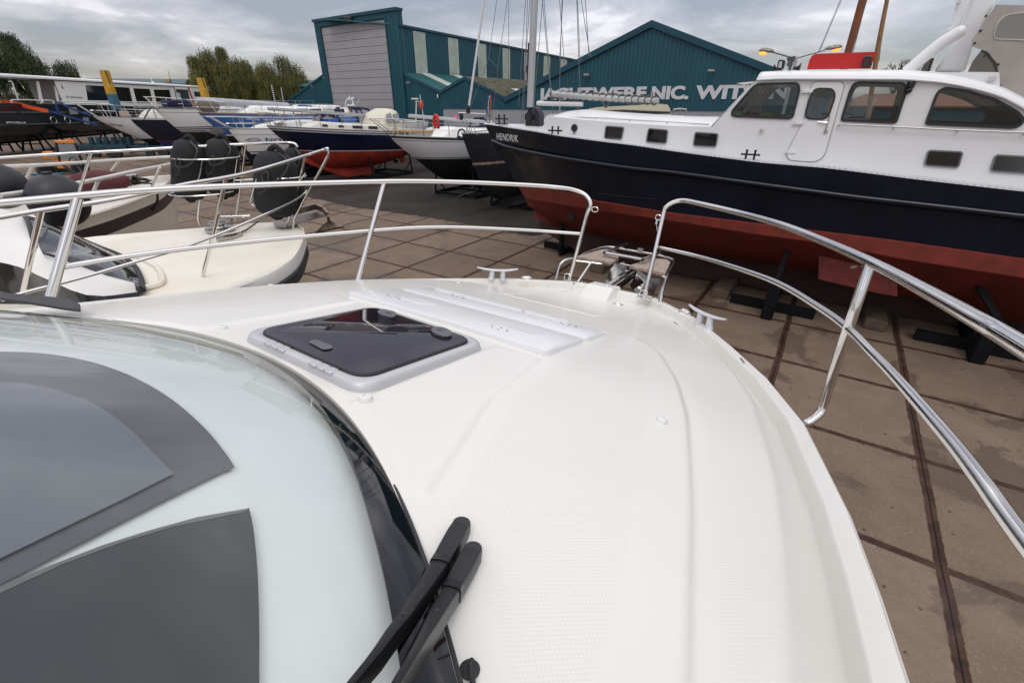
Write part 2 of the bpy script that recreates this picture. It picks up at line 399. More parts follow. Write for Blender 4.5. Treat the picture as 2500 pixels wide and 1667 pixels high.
def gel(name,c,nonskid=0,sc=190.,drops=False):
    m=bpy.data.materials.new(name); m.use_nodes=True; n=m.node_tree; N=n.nodes; b=N['Principled BSDF']; b.inputs['Roughness'].default_value=.32; b.inputs['Coat Weight'].default_value=.25; b.inputs['Coat Roughness'].default_value=.12
    t=N.new('ShaderNodeTexCoord'); q=N.new('ShaderNodeTexNoise'); q.inputs['Scale'].default_value=2.2; q.inputs['Detail'].default_value=6; n.links.new(t.outputs['Object'],q.inputs['Vector'])
    mx=N.new('ShaderNodeMix'); mx.data_type='RGBA'; mx.inputs[6].default_value=(*[x*.95 for x in c],1); mx.inputs[7].default_value=(*c,1); n.links.new(q.outputs[0],mx.inputs[0])
    # grime: thin brownish streaks and specks, strongest where the attribute says (foot of the toe rail)
    at=N.new('ShaderNodeAttribute'); at.attribute_name='mask'; sc_=N.new('ShaderNodeSeparateColor'); n.links.new(at.outputs['Color'],sc_.inputs[0])
    q3=N.new('ShaderNodeTexNoise'); q3.inputs['Scale'].default_value=14; q3.inputs['Detail'].default_value=8; q3.inputs['Roughness'].default_value=.75; n.links.new(t.outputs['Object'],q3.inputs['Vector'])
    r3=N.new('ShaderNodeMapRange'); r3.inputs[1].default_value=.40; r3.inputs[2].default_value=.66; n.links.new(q3.outputs[0],r3.inputs[0])
    mm=N.new('ShaderNodeMath'); mm.operation='MULTIPLY'; n.links.new(r3.outputs[0],mm.inputs[0]); n.links.new(sc_.outputs[1],mm.inputs[1])
    vs=N.new('ShaderNodeTexVoronoi'); vs.inputs['Scale'].default_value=26; n.links.new(t.outputs['Object'],vs.inputs['Vector']); vcs=N.new('ShaderNodeSeparateColor'); n.links.new(vs.outputs['Color'],vcs.inputs[0])
    l1=N.new('ShaderNodeMath'); l1.operation='LESS_THAN'; l1.inputs[1].default_value=.055; n.links.new(vs.outputs['Distance'],l1.inputs[0]); l2=N.new('ShaderNodeMath'); l2.operation='GREATER_THAN'; l2.inputs[1].default_value=.86; n.links.new(vcs.outputs[0],l2.inputs[0]); l3=N.new('ShaderNodeMath'); l3.operation='MULTIPLY'; n.links.new(l1.outputs[0],l3.inputs[0]); n.links.new(l2.outputs[0],l3.inputs[1])
    mx2=N.new('ShaderNodeMix'); mx2.data_type='RGBA'; mx2.inputs[7].default_value=(.42,.33,.2,1); n.links.new(mm.outputs[0],mx2.inputs[0]); n.links.new(mx.outputs[2],mx2.inputs[6])
    mx3=N.new('ShaderNodeMix'); mx3.data_type='RGBA'; mx3.inputs[7].default_value=(.16,.13,.1,1); l4=N.new('ShaderNodeMath'); l4.operation='MULTIPLY'; l4.inputs[1].default_value=.7; n.links.new(l3.outputs[0],l4.inputs[0]); n.links.new(l4.outputs[0],mx3.inputs[0]); n.links.new(mx2.outputs[2],mx3.inputs[6])
    # fine hair-like scuffs
    q4=N.new('ShaderNodeTexNoise'); q4.inputs['Scale'].default_value=9; q4.inputs['Detail'].default_value=2; q4.inputs['Distortion'].default_value=1.6; n.links.new(t.outputs['Object'],q4.inputs['Vector'])
    s1=N.new('ShaderNodeMath'); s1.operation='SUBTRACT'; s1.inputs[1].default_value=.5; n.links.new(q4.outputs[0],s1.inputs[0]); s2=N.new('ShaderNodeMath'); s2.operation='ABSOLUTE'; n.links.new(s1.outputs[0],s2.inputs[0]); s3=N.new('ShaderNodeMath'); s3.operation='LESS_THAN'; s3.inputs[1].default_value=.0022; n.links.new(s2.outputs[0],s3.inputs[0])
    q5=N.new('ShaderNodeTexNoise'); q5.inputs['Scale'].default_value=6.5; q5.inputs['Detail'].default_value=3; n.links.new(t.outputs['Object'],q5.inputs['Vector']); s4=N.new('ShaderNodeMath'); s4.operation='GREATER_THAN'; s4.inputs[1].default_value=.70; n.links.new(q5.outputs[0],s4.inputs[0]); s5=N.new('ShaderNodeMath'); s5.operation='MULTIPLY'; n.links.new(s3.outputs[0],s5.inputs[0]); n.links.new(s4.outputs[0],s5.inputs[1]); s6=N.new('ShaderNodeMath'); s6.operation='MULTIPLY'; s6.inputs[1].default_value=.35; n.links.new(s5.outputs[0],s6.inputs[0])
    mx4=N.new('ShaderNodeMix'); mx4.data_type='RGBA'; mx4.inputs[7].default_value=(.28,.26,.22,1); n.links.new(s6.outputs[0],mx4.inputs[0]); n.links.new(mx3.outputs[2],mx4.inputs[6])
    # broad dried-water patches
    q6=N.new('ShaderNodeTexNoise'); q6.inputs['Scale'].default_value=1.1; q6.inputs['Detail'].default_value=5; q6.inputs['Distortion'].default_value=.8; n.links.new(t.outputs['Object'],q6.inputs['Vector']); r6=N.new('ShaderNodeMapRange'); r6.inputs[1].default_value=.50; r6.inputs[2].default_value=.60; r6.inputs[3].default_value=0; r6.inputs[4].default_value=.35; n.links.new(q6.outputs[0],r6.inputs[0])
    mx5=N.new('ShaderNodeMix'); mx5.data_type='RGBA'; mx5.blend_type='MULTIPLY'; mx5.inputs[7].default_value=(.955,.94,.90,1); n.links.new(r6.outputs[0],mx5.inputs[0]); n.links.new(mx4.outputs[2],mx5.inputs[6])
    n.links.new(mx5.outputs[2],b.inputs['Base Color'])
    # moulded non-skid: a lattice of small pyramids
    mp=N.new('ShaderNodeMapping'); mp.inputs['Rotation'].default_value=(0,0,R(45)); mp.inputs['Scale'].default_value=(sc,sc,1); n.links.new(t.outputs['Object'],mp.inputs['Vector'])
    sx=N.new('ShaderNodeSeparateXYZ'); n.links.new(mp.outputs[0],sx.inputs[0])
    hs=[]
    for i in(0,1):
        s_=N.new('ShaderNodeMath'); s_.operation='PINGPONG'; s_.inputs[1].default_value=.5; n.links.new(sx.outputs[i],s_.inputs[0]); hs.append(s_.outputs[0])
    mi=N.new('ShaderNodeMath'); mi.operation='MINIMUM'; n.links.new(hs[0],mi.inputs[0]); n.links.new(hs[1],mi.inputs[1])
    mk=N.new('ShaderNodeMath'); mk.operation='MULTIPLY'; n.links.new(mi.outputs[0],mk.inputs[0]); n.links.new(sc_.outputs[0],mk.inputs[1])
    bp=N.new('ShaderNodeBump'); bp.inputs['Strength'].default_value=.38; bp.inputs['Distance'].default_value=.003; n.links.new(mk.outputs[0],bp.inputs['Height']); n.links.new(bp.outputs[0],b.inputs['Normal'])
    if drops:   # rain drops standing on the wet lids
        vd=N.new('ShaderNodeTexVoronoi'); vd.inputs['Scale'].default_value=62; n.links.new(t.outputs['Object'],vd.inputs['Vector']); vdc=N.new('ShaderNodeSeparateColor'); n.links.new(vd.outputs['Color'],vdc.inputs[0])
        nq=N.new('ShaderNodeTexNoise'); nq.inputs['Scale'].default_value=7; n.links.new(t.outputs['Object'],nq.inputs['Vector'])
        a1=N.new('ShaderNodeMath'); a1.operation='MULTIPLY_ADD'; a1.inputs[1].default_value=1.6; a1.inputs[2].default_value=-.62; n.links.new(nq.outputs[0],a1.inputs[0])
        a2=N.new('ShaderNodeMath'); a2.operation='LESS_THAN'; n.links.new(vdc.outputs[0],a2.inputs[0]); n.links.new(a1.outputs[0],a2.inputs[1])
        a3=N.new('ShaderNodeMapRange'); a3.interpolation_type='SMOOTHSTEP'; a3.inputs[1].default_value=.0; a3.inputs[2].default_value=.30; a3.inputs[3].default_value=1; a3.inputs[4].default_value=0; n.links.new(vd.outputs['Distance'],a3.inputs[0])
        a4=N.new('ShaderNodeMath'); a4.operation='MULTIPLY'; n.links.new(a2.outputs[0],a4.inputs[0]); n.links.new(a3.outputs[0],a4.inputs[1])
        b2=N.new('ShaderNodeBump'); b2.inputs['Strength'].default_value=.6; b2.inputs['Distance'].default_value=.004; n.links.new(a4.outputs[0],b2.inputs['Height']); n.links.new(bp.outputs[0],b2.inputs['Normal']); n.links.new(b2.outputs[0],b.inputs['Normal'])
    else: n.links.new(bp.outputs[0],b.inputs['Normal'])
    MATS[name]=m; return m
CREAM=gel('deck_gelcoat',(.735,.722,.68)); HATCHW=gel('locker_gelcoat',(.73,.73,.745),drops=True)
# half beam against distance aft of the bow
HA=[0,.02,.155,.342,.55,.751,1.081,1.411,1.827,2.05,2.214,3.0,4.5,7]
HB=[.25,.29,.413,.592,.72,.834,1.003,1.125,1.212,1.242,1.258,1.31,1.34,1.34]
def hb(a): return np.interp(-a,HA,HB)
def aw(c): return -2.333-.44*c*c
def smooth(x): x=np.clip(x,0,1); return x*x*(3-2*x)
def sd_poly(px,py,poly):
    d=np.full(px.shape,1e9); inside=np.zeros(px.shape,bool); k=len(poly)
    for i in range(k):
        x1,y1=poly[i];x2,y2=poly[(i+1)%k]; ex,ey=x2-x1,y2-y1
        t=np.clip(((px-x1)*ex+(py-y1)*ey)/(ex*ex+ey*ey),0,1); d=np.minimum(d,np.hypot(px-x1-t*ex,py-y1-t*ey))
        cnd=(y1>py)!=(y2>py); xi=x1+(py-y1)/(ey if abs(ey)>1e-9 else 1e-9)*ex; inside^=cnd&(px<xi)
    return np.where(inside,d,-d)
RIDGE=[(.44,-1.20),(.56,-1.235),(.66,-1.33),(.779,-1.573),(.86,-1.80),(.90,-1.95),(.945,-2.125),(.985,-2.311),(1.013,-2.44),(1.05,-2.8),(1.08,-4),(1.08,-8)]
ROOF=[(x,y) for x,y in RIDGE]+[(-x,y) for x,y in RIDGE[::-1]]
PLATR=[(.315,-1.85),(.456,-1.833),(.50,-2.128),(.615,-2.455),(.56,-2.462),(.43,-2.395),(.315,-2.352)]
PLATL=[(-x+.02,y) for x,y in PLATR]
def deck_h(c,a):
    c=np.asarray(c,float);a=np.asarray(a,float)
    slope=np.gradient(np.array(HB),np.array(HA)); k=np.interp(-a,HA,slope)
    d=np.minimum((hb(a)-np.abs(c))/np.sqrt(1+k*k),-a+.0)
    wall=.046*smooth((d-.050)/.014)
    h=-wall-.012*smooth((.012-d)/.012)
    # bow hollow where the anchor gear is: rail is lower between the gates
    camber=(1-np.clip(np.abs(c)/1.3,0,1)**3)*(.11*smooth((-a-.1)/1.2)+.055*smooth((-a-1.0)/.9))
    h=h+camber*smooth((d-.06)/.10)
    s=sd_poly(c,a,ROOF); h=h+.010*smooth((s+.004)/.014)
    for pl in(PLATR,PLATL): h=h+.006*smooth((sd_poly(c,a,pl)+.004)/.010)
    # anchor locker seams
    for sgn in(-1,1):
        g=np.exp(-((c-sgn*.262)/.0055)**2)*(a>-.95); h=h-.016*g*(1+1.6*(a>-.085))
    g=np.exp(-((a+.955)/.005)**2)*(np.abs(c)<.26); h=h-.010*g
    # notches in the toe rail at those seams
    for sgn in(-1,1):
        h=h-.0*d
    # windlass hump on the stem head
    hx=smooth((.10-np.abs(c+.055))/.012)*smooth((a+.26)/.14)*(a<-.0)*smooth((-a)/.01); h=np.where(hx>0,np.maximum(h,h*(1-hx)+hx*.022),h)
    return h
def build_deck():
    nu,nv=420,330
    us=np.concatenate([np.linspace(-1,-.9,60,endpoint=False),np.linspace(-.9,.9,300,endpoint=False),np.linspace(.9,1,60)]); nu=len(us)
    vv=np.linspace(0,1,nv)**1.0
    Hv=np.full(nv,1.2); 
    Av=np.zeros(nv)
    for it in range(60): Av=-vv*-(aw(Hv)); Hv=.5*Hv+.5*hb(Av)
    Hv=hb(Av)
    Cc=us[:,None]*Hv[None,:]
    Aa=vv[None,:]*aw(Cc)
    # make the outline exact: rows bend with the windscreen base, so recompute the half beam along them
    for it in range(12): Hc=hb(Aa); Cc=us[:,None]*Hc; Aa=vv[None,:]*aw(Cc)
    Hh=deck_h(Cc,Aa)
    Hh=np.where((vv[None,:]==0),Hh-.0,Hh)
    V=np.stack([Cc,Aa,Hh],-1).reshape(-1,3)
    idx=np.arange(nu*nv).reshape(nu,nv)
    F=np.stack([idx[:-1,:-1],idx[:-1,1:],idx[1:,1:],idx[1:,:-1]],-1).reshape(-1,4)[:,::-1]
    me=bpy.data.meshes.new('deck'); me.from_pydata(V.tolist(),[],F.tolist()); me.materials.append(CREAM)
    c=V[:,0];a=V[:,1]
    d=np.minimum(hb(a)-np.abs(c),-a)
    side=smooth((d-.11)/.02)*smooth((-sd_poly(c,a,ROOF)-.03)/.015)*smooth((-a-.35)/.05)
    ro=sd_poly(c,a,ROOF); crease=[( .50,-1.80),(.53,-2.05),(.68,-2.50),(2.2,-4.2),(2.2,-1.0),(.7,-1.3)]
    c2=np.abs(c); out=sd_poly(c2,a,[(.475,-1.80),(.515,-2.08),(.645,-2.47),(.74,-2.54),(1.6,-3.2),(1.6,-1.0),(.60,-1.30)])
    roofm=smooth((ro-.09)/.015)*smooth((out-.012)/.012)*smooth((a-aw(c)-.07)/.012)
    pl=np.maximum(sd_poly(c,a,PLATR),sd_poly(c,a,PLATL)); plm=smooth((pl-.018)/.008)*.35
    ns=np.clip(side+roofm+plm,0,1)*.9
    ns*= (np.abs(c)>.26)|(a<-1)
    gr=np.exp(-((d-.09)/.018)**2)*(.55+.45*np.sin(a*9+c*3))*smooth((1.3+a)/.6+.12)
    ca=me.color_attributes.new('mask','FLOAT_COLOR','POINT')
    arr=np.zeros((len(V),4),np.float32); arr[:,0]=ns; arr[:,1]=np.clip(gr,0,1)*.8; arr[:,3]=1; ca.data.foreach_set('color',arr.ravel())
    me.polygons.foreach_set('use_smooth',[True]*len(me.polygons)); me.update()
    o=bpy.data.objects.new('deck',me); col.objects.link(o); o.parent=own; return o
deck=build_deck()
# hull sides, with a dark rubbing strake
def hull_ring(off,z):
    pts=[]
    aa=[-7,-6,-5,-4,-3,-2.6,-2.2,-1.8,-1.5,-1.2,-1.0,-.8,-.6,-.45,-.3,-.2,-.1,-.03,0]
    for a in aa: pts.append((-(hb(a)+off),a,z))
    pts+=[(-.12,off+.004,z),(.12,off+.004,z)]
    for a in aa[::-1]: pts.append((hb(a)+off,a,z))
    return [Vector(p) for p in pts]
def hring(off,z,pull=0):
    r=hull_ring(off,z); 
    return [Vector((p.x*(1-pull*.35),p.y-pull*(1.2*max(0,(p.y+3)/3)),p.z)) for p in r]
h=MB()
h.loft([hring(0,-.012),hring(.004,-.05),hring(.004,-.12),hring(-.03,-.35,.1),hring(-.10,-.7,.3),hring(-.25,-1.2,.75),hring(-.45,-1.6,1.2)],closed=False)
h.build('hull',WHITEG,own,local=True,smooth=50)
# side decks beside the windscreen, aft of the picture
for sg in(-1,1):
    q=MB(); secs=[]
    for a in np.linspace(-2.45,-7,24):
        H=float(hb(a)); row=[]
        cin=1.02
        a0=a
        for u in np.linspace(0,1,14):
            c=cin+(H-cin)*u; aa=min(a0,float(aw(c))-.0) if a0>-3.1 else a0
            row.append(Vector((sg*c,aa,float(deck_h([c],[aa])[0]))))
        secs.append(row)
    q.loft(secs,closed=False,cap=False); q.build('side_deck',CREAM,own,local=True,smooth=60)
# coachroof side, aft (supports the windscreen)
# locker lids ---------------------------------------------------------------
def own_h(c,a): return float(deck_h([c],[a])[0])
def lid(name,c0,c1,a0,a1,h0,h1,th=.022,r=.03):
    """slab between a0 (aft) and a1 (forward); h0 aft height, h1 forward height"""
    q=MB(); out=round_poly([(c0,a0,0),(c1,a0,0),(c1,a1,0),(c0,a1,0)],r,5)
    hh=lambda p:h0+(h1-h0)*(p.y-a0)/(a1-a0)
    cen=Vector(((c0+c1)/2,(a0+a1)/2,0)); 
    def ring(ins,dz):
        return [Vector((p.x-(1 if p.x>cen.x else -1)*min(ins,abs(p.x-cen.x)),p.y-(1 if p.y>cen.y else -1)*min(ins,abs(p.y-cen.y)),hh(p)+dz)) for p in out]
    q.loft([ring(0,-th-.03),ring(0,-.004),ring(.0015,-.001),ring(.005,0)],cap=True); return q
LH=lambda a:.115+.045*(-a-1.25)/.55*.9
l1=lid('locker_lid',-.415,.460,-1.800,-1.5385,.140,.117); lo1=l1.build('locker_lid',HATCHW,own,local=True,smooth=30)
l2=lid('locker_lid',-.405,.462,-1.5335,-1.345,.117,.100); lo2=l2.build('locker_lid',HATCHW,own,local=True,smooth=30)
# rounded boundary bead between lids and front trim strip
q=MB(); q.tube([(-.40,-1.338,.090),(.455,-1.338,.090)],.006,8); q.build('lid_trim',HATCHW,own,local=True)
q=MB(); q.beam((-.36,-1.357,.101),(.10,-1.357,.101),.012,.008); q.beam((.12,-1.357,.101),(.31,-1.357,.101),.012,.008); q.build('grab_strip',HATCHW,lo2,root=own,local=True)
DOT=mat('bolt_recess',(.10,.10,.11),.5)
def lidz(a): return .117+(-a-1.5385)*.088 if a<-1.536 else .117+(-a-1.5335)*.0902
def dots(c,a,parent,dz):
    q=MB()
    for i,(dx,dy) in enumerate([(-.035,.012),(-.018,-.010),(0,.016),(.006,-.012),(.026,.012),(.036,-.006)]):
        hh=lidz(a+dy)
        q.cyl((c+dx,a+dy,hh-.004),(c+dx,a+dy,hh+.0004),.0040,n=12)
    q.build('hinge_bolts',DOT,parent,root=own,local=True)
dots(-.27,-1.70,lo1,0); dots(.235,-1.72,lo1,0); dots(-.20,-1.40,lo2,0); dots(.33,-1.40,lo2,0)
def plate(c,a,parent,ang=0):
    q=MB(); pts=round_poly([(c-.085,a-.03,lidz(a-.03)-.004),(c+.03,a-.03,lidz(a-.03)-.004),(c+.06,a+.03,lidz(a+.03)-.004),(c-.06,a+.03,lidz(a+.03)-.004)],.01,3); q.poly(pts,(0,0,.0065)); return q
plate(-.17,-1.655,lo1).build('hinge_pad',HATCHW,lo1,root=own,local=True,bevel=.001); plate(.31,-1.66,lo1).build('hinge_pad',HATCHW,lo1,root=own,local=True,bevel=.001)
SLOT=mat('slot_grey',(.33,.33,.37),.5)
for c,a in((-.31,-1.60),(.415,-1.745)):
    q=MB(); hh=lidz(a)-.0028; pts=round_poly([(c-.045,a-.006,hh-.002),(c+.045,a-.006,hh-.002),(c+.045,a+.006,hh-.003),(c-.045,a+.006,hh-.003)],.0055,3)
    if c>0: pts=[Vector((c+(p.y-a)*1.0,a+(p.x-c),p.z-(p.x-c)*.10)) for p in pts]
    q.poly(pts,(0,0,.0035)); q.build('drain_slot',SLOT,lo1,root=own,local=True)
# hatch -----------------------------------------------------------------------
HF=mat('anodised_hatch_frame',(.50,.502,.518),.38,.25,bump=.05,bscale=300)
HG=mat('tinted_acrylic',(.022,.016,.024),.03,spec=.42)
HP=mat('grey_plastic',(.10,.105,.115),.45)
hcs=[Vector(BL(*p,.152)) for p in((586.8,805.7),(880.6,940.7),(1188.8,830.6),(915.6,742.4))]  # aft-left, aft-right, fwd-right, fwd-left
def hq(u,v,z):
    p=hcs[0].lerp(hcs[1],u).lerp(hcs[3].lerp(hcs[2],u),v); return Vector((p.x,p.y,z))
outl=round_poly([(0,0,0),(1,0,0),(1,1,0),(0,1,0)],.13,8)
def hrng(ins,z): return [hq(.5+(p.x-.5)*(1-2*ins/.48),.5+(p.y-.5)*(1-2*ins/.44),z) for p in outl]
HZ=.150
q=MB(); q.loft([hrng(-.004,.06),hrng(-.004,HZ-.020),hrng(0,HZ-.006),hrng(.005,HZ-.001),hrng(.016,HZ+.001),hrng(.026,HZ-.003)],cap=False)
hfr=q.build('hatch_frame',HF,own,local=True,smooth=40)
q=MB(); q.loft([hrng(.024,HZ-.012),hrng(.026,HZ+.002),hrng(.0285,HZ+.0045)],cap=False); q.build('rubber_seal',RUBBER,hfr,root=own,local=True)
q=MB(); q.loft([hrng(.028,HZ-.01),hrng(.028,HZ+.003),hrng(.030,HZ+.0045)],cap=True); q.build('hatch_pane',HG,hfr,root=own,local=True,smooth=30)
def pebble(pts,th,m,nm,h0=HZ+.0045,inset=.004):
    pts=[Vector((*BL(x,y,h0+th).xy,0)) for x,y in pts]; pts=round_poly(pts,.012,4); cen=sum(pts,Vector())/len(pts)
    def rg(i,z): return [Vector((cen.x+(p.x-cen.x)*i,cen.y+(p.y-cen.y)*i,z)) for p in pts]
    q=MB(); q.loft([rg(.9,h0),rg(1,h0+th*.6),rg(.94,h0+th*.9),rg(.8,h0+th)],cap=True); return q.build(nm,m,hfr,root=own,local=True,smooth=45)
pebble([(921,756),(935,753),(962,758),(971,765),(960,772),(935,767),(922,761)],.010,HP,'hatch_handle')
pebble([(1051,797),(1075,795),(1098,803),(1106,812),(1095,819),(1070,815),(1053,806)],.010,HP,'hatch_handle')
pebble([(752,832),(768,826),(813,842),(812,848),(790,852)],.005,HP,'maker_plate')
# triangular arrows on the handles
q=MB()
for (x,y) in((945,761),(953,763)):
    a0=BL(x-5,y-1,HZ+.0158);a1=BL(x+5,y+1,HZ+.0158);a2=BL(x+1,y+4,HZ+.0158); q.poly([a0,a1,a2],(0,0,.0006))
for (x,y) in((1069,801),(1077,803)):
    a0=BL(x-4,y+3,HZ+.0158);a1=BL(x+5,y+3,HZ+.0158);a2=BL(x+1,y-2,HZ+.0158); q.poly([a0,a1,a2],(0,0,.0006))
q.build('arrow_marks',DOT,hfr,root=own,local=True)
# hinges on the aft rim
for u0,u1 in((.235,.415),(.62,.80)):
    q=MB()
    seg=np.linspace(u0,u1,4)
    for i in range(3):
        p0=hq(seg[i]+.003,.020,HZ-.003);p1=hq(seg[i+1]-.003,.020,HZ-.003); q.beam(p0,p1,.024,.010,mi=0,bev=.002)
        
    q.build('hinge',HF,hfr,root=own,local=True)
    q=MB(); q.beam(hq(u0+.01,.050,HZ+.002),hq(u1-.01,.050,HZ+.002),.004,.002); q.build('hinge_gap',RUBBER,hfr,root=own,local=True)
# small white deck studs
STUD=mat('stud_white',(.72,.72,.70),.35)
for x,y,h0,s in((542,791,.14,1.),(892,951,.155,1.15),(1618,1016,.10,1.0),(660,688,.07,.9),(1120,680,.05,.7)):
    p=BL(x,y,h0); hh=own_h(p.x,p.y); q=MB(); q.lathe([(.0001,0),(.013*s,0),(.0125*s,.005*s),(.010*s,.009*s),(.006*s,.0095*s),(.006*s,.007*s),(.0001,.007*s)],(p.x,p.y,hh-.001),n=20); q.build('deck_stud',STUD,own,local=True)
    
# cleats -----------------------------------------------------------------------
CLT=mat('silver_cleat',(.60,.61,.64),.35,.35)
def cleat(c,a,ang,L=.27,base=0.):
    q=MB(); rot=Matrix.Rotation(ang,3,'Z'); T=lambda x,y,z:rot@Vector((x,y,z))+Vector((c,a,base))
    secs=[]
    for t in np.linspace(-1,1,15):
        x=t*L/2; wd=.019*(1-abs(t)**2.5*.72); hh=.008*(1-abs(t)**3*.4); z=.060+.014*abs(t)**2.2
        secs.append([T(x,wd*math.cos(b_),z+hh*math.sin(b_)) for b_ in np.linspace(0,2*math.pi,12,endpoint=False)])
    q.loft(secs)
    for sx in(-.036,.036): q.tube([T(sx*1.15,0,-.004),T(sx,0,.02),T(sx,0,.058)],[.021,.017,.016],14)
    return q.build('mooring_cleat',CLT,own,local=True,smooth=50)
ca=BL(1183,688,0); cleat(-(float(hb(-.49))-.065),-.49,R(50)); cleat(float(hb(-.50))-.03,-.50,R(-40))
# fairleads (chrome oval rings)
def fairlead(c,a,ang):
    q=MB(); rot=Matrix.Rotation(ang,3,'Z')
    q.tube([rot@Vector((.030*math.cos(t),.018*math.sin(t),.010))+Vector((c,a,0)) for t in np.linspace(0,2*math.pi,20,endpoint=False)],.0075,10,closed=True)
    q.lathe([(.0001,0),(.04,0),(.036,.004),(.0001,.004)],(c,a,0),n=20,sx=.9,sy=.7); q.build('fairlead',STEEL,own,local=True)
p=BL(1678,765,.0); fairlead(p.x-.015,p.y,R(-45)); fairlead(-p.x+.015,p.y,R(45))
p=BL(1509,739,-.03); q=MB(); q.lathe([(.0001,0),(.028,0),(.026,.004),(.014,.005),(.012,.002),(.0001,.002)],(p.x,p.y,own_h(p.x,p.y)),n=24,sx=1.2,sy=.9); q.build('filler_cap',STEEL,own,local=True)
# scuppers
for x,y in((1650,790),(1806,903)):
    p=BL(x,y,-.04); d=Vector((.55,-.83,0)) if x<1700 else Vector((.35,-.93,0)); q=MB(); hh=own_h(p.x,p.y)+.001; q.beam(Vector((p.x,p.y,hh))-d*.03,Vector((p.x,p.y,hh))+d*.03,.006,.002); q.build('scupper',DOT,own,local=True)
# rails -----------------------------------------------------------------------
RT=.0127
def rh(a): return float(np.interp(-a,[0,.8,1.4,2.4,4],[.575,.54,.50,.46,.42]))
LAMB=[]
def RB(x,y,frac=1.0,base=0.0,off=.004):
    """point of the ray that stands over the gunwale line of the side it is seen on"""
    side=1 if x>1480 else -1
    o=OI@CO; d=(OI.to_3x3()@ray(x,y)).normalized()
    f=lambda t:(side*(o.x+d.x*t-(-.0))-(float(hb(min(0,o.y+d.y*t)))+off)) if (o.y+d.y*t)<=-.05 else (o.y+d.y*t+.05)
    t0=0;t1=None
    for i in range(1,1500):
        t=i*.005
        if f(t)>0: t1=t;break
    if t1 is None: t1=7
    a,b=t1-.005,t1
    for i in range(20):
        m=(a+b)/2
        if f(m)>0: b=m
        else: a=m
    p=o+d*b; LAMB.append((x,y,round(p.x,3),round(p.y,3),round(p.z,3))); return p
def railmb(pts,r=RT,n=14,sm=6): q=MB(); q.tube(pts,r,n,smooth=sm); return q
gR=Vector((.245,-.055,-.005)); gL=Vector((-.285,-.055,-.005))
gR=BL(1572,727,0.0); gL=BL(1389,686,0.0)
def lerp(a,b,t): return a+(b-a)*t
def vpost(base,x,y,frac=1.):  # point above base on ray closest
    return RB(x,y,frac)
top_r=[gR,lerp(gR,RB(1622,520,.93),.5),RB(1620,522,.93),RB(1628,505,.985),RB(1645,494,1.),RB(1668,490,1.),RB(1702,496),RB(1800,519),RB(1900,547),RB(2000,585),RB(2125,640),RB(2250,705),RB(2400,789),RB(2500,848)]
# continue the rail aft beyond the picture, following the gunwale
rz=top_r[-1].z
for a in(-2.6,-3.4,-4.4): top_r.append(Vector((float(hb(a))+.004,a,rz-.04*(-2.2-a))))
railt=railmb(top_r,sm=8).build('bow_rail',STEEL,own,local=True)
mid=.47
low_r=[RB(1612,605,mid*1.05),RB(1700,625,mid),RB(1800,655,mid),RB(1900,692,mid),RB(2000,751,mid),RB(2070,802,mid),RB(2130,862,mid),RB(2192,927,mid),RB(2312,1065,mid),RB(2402,1182,mid),RB(2500,1318,mid)]
low_z=low_r[-1].z
for a in(-2.6,-3.4,-4.4): low_r.append(Vector((float(hb(a))+.004,a,low_z)))
railmb(low_r,.0105).build('lower_rail',STEEL,railt,root=own,local=True)
pb=BL(1972,1031,-.03)
post=[RB(2127,636,1.),RB(2072,799,mid),lerp(RB(2072,799,mid),BL(2010,985,.02),.5),BL(2011,985,.02),BL(1998,1012,-.012),BL(1972,1031,-.035),BL(1955,1034,-.05)]
railmb(post,RT,sm=5).build('rail_post',STEEL,railt,root=own,local=True)
a=-3.0; q=MB(); q.tube([(float(hb(a)),a,0),(float(hb(a))+.004,a,rz-.03)],RT,12); q.build('rail_post',STEEL,railt,root=own,local=True)
top_l=[gL,lerp(gL,RB(1430,535,.93),.5),RB(1432,528,.93),RB(1441,506,.98),RB(1439,489,1.),RB(1424,473,1.),RB(1400,464),RB(1370,459),RB(1300,453),RB(1150,446),RB(1000,443),RB(830,446),RB(600,453),RB(353,465),RB(180,479),RB(0,496)]
last=top_l[-1]; d=last-top_l[-3]; d.normalize(); top_l+= [last+d*.8,last+d*2.]
raill=railmb(top_l,sm=8).build('bow_rail',STEEL,own,local=True)
low_l=[RB(1416,571,mid*1.05),RB(1300,563,mid),RB(1150,556,mid),RB(1060,555,mid),RB(980,558,mid),RB(830,570,mid),RB(600,591,mid),RB(353,620,mid),RB(156,651,mid)]
railmb(low_l,.0105).build('lower_rail',STEEL,raill,root=own,local=True)
for (x,y),m in(((938,448),0),((190,484),0)):
    t=RB(x,y,1.); b0=Vector((-float(hb(t.y))+.02,t.y+.0,0.))
    # base where the gunwale is met along the photographed post line
    best=None
    for k in range(400):
        s=k/100.; 
    tgt={938:(872,690),190:(118,745)}[x]
    b0=BL(*tgt,0.0); 
    for it in range(1): pass
    hbv=-float(hb(b0.y))+.02
    q=MB(); q.tube([t,lerp(t,b0,.5),b0],RT if x==938 else .0165,14); q.build('rail_post',STEEL,raill,root=own,local=True)
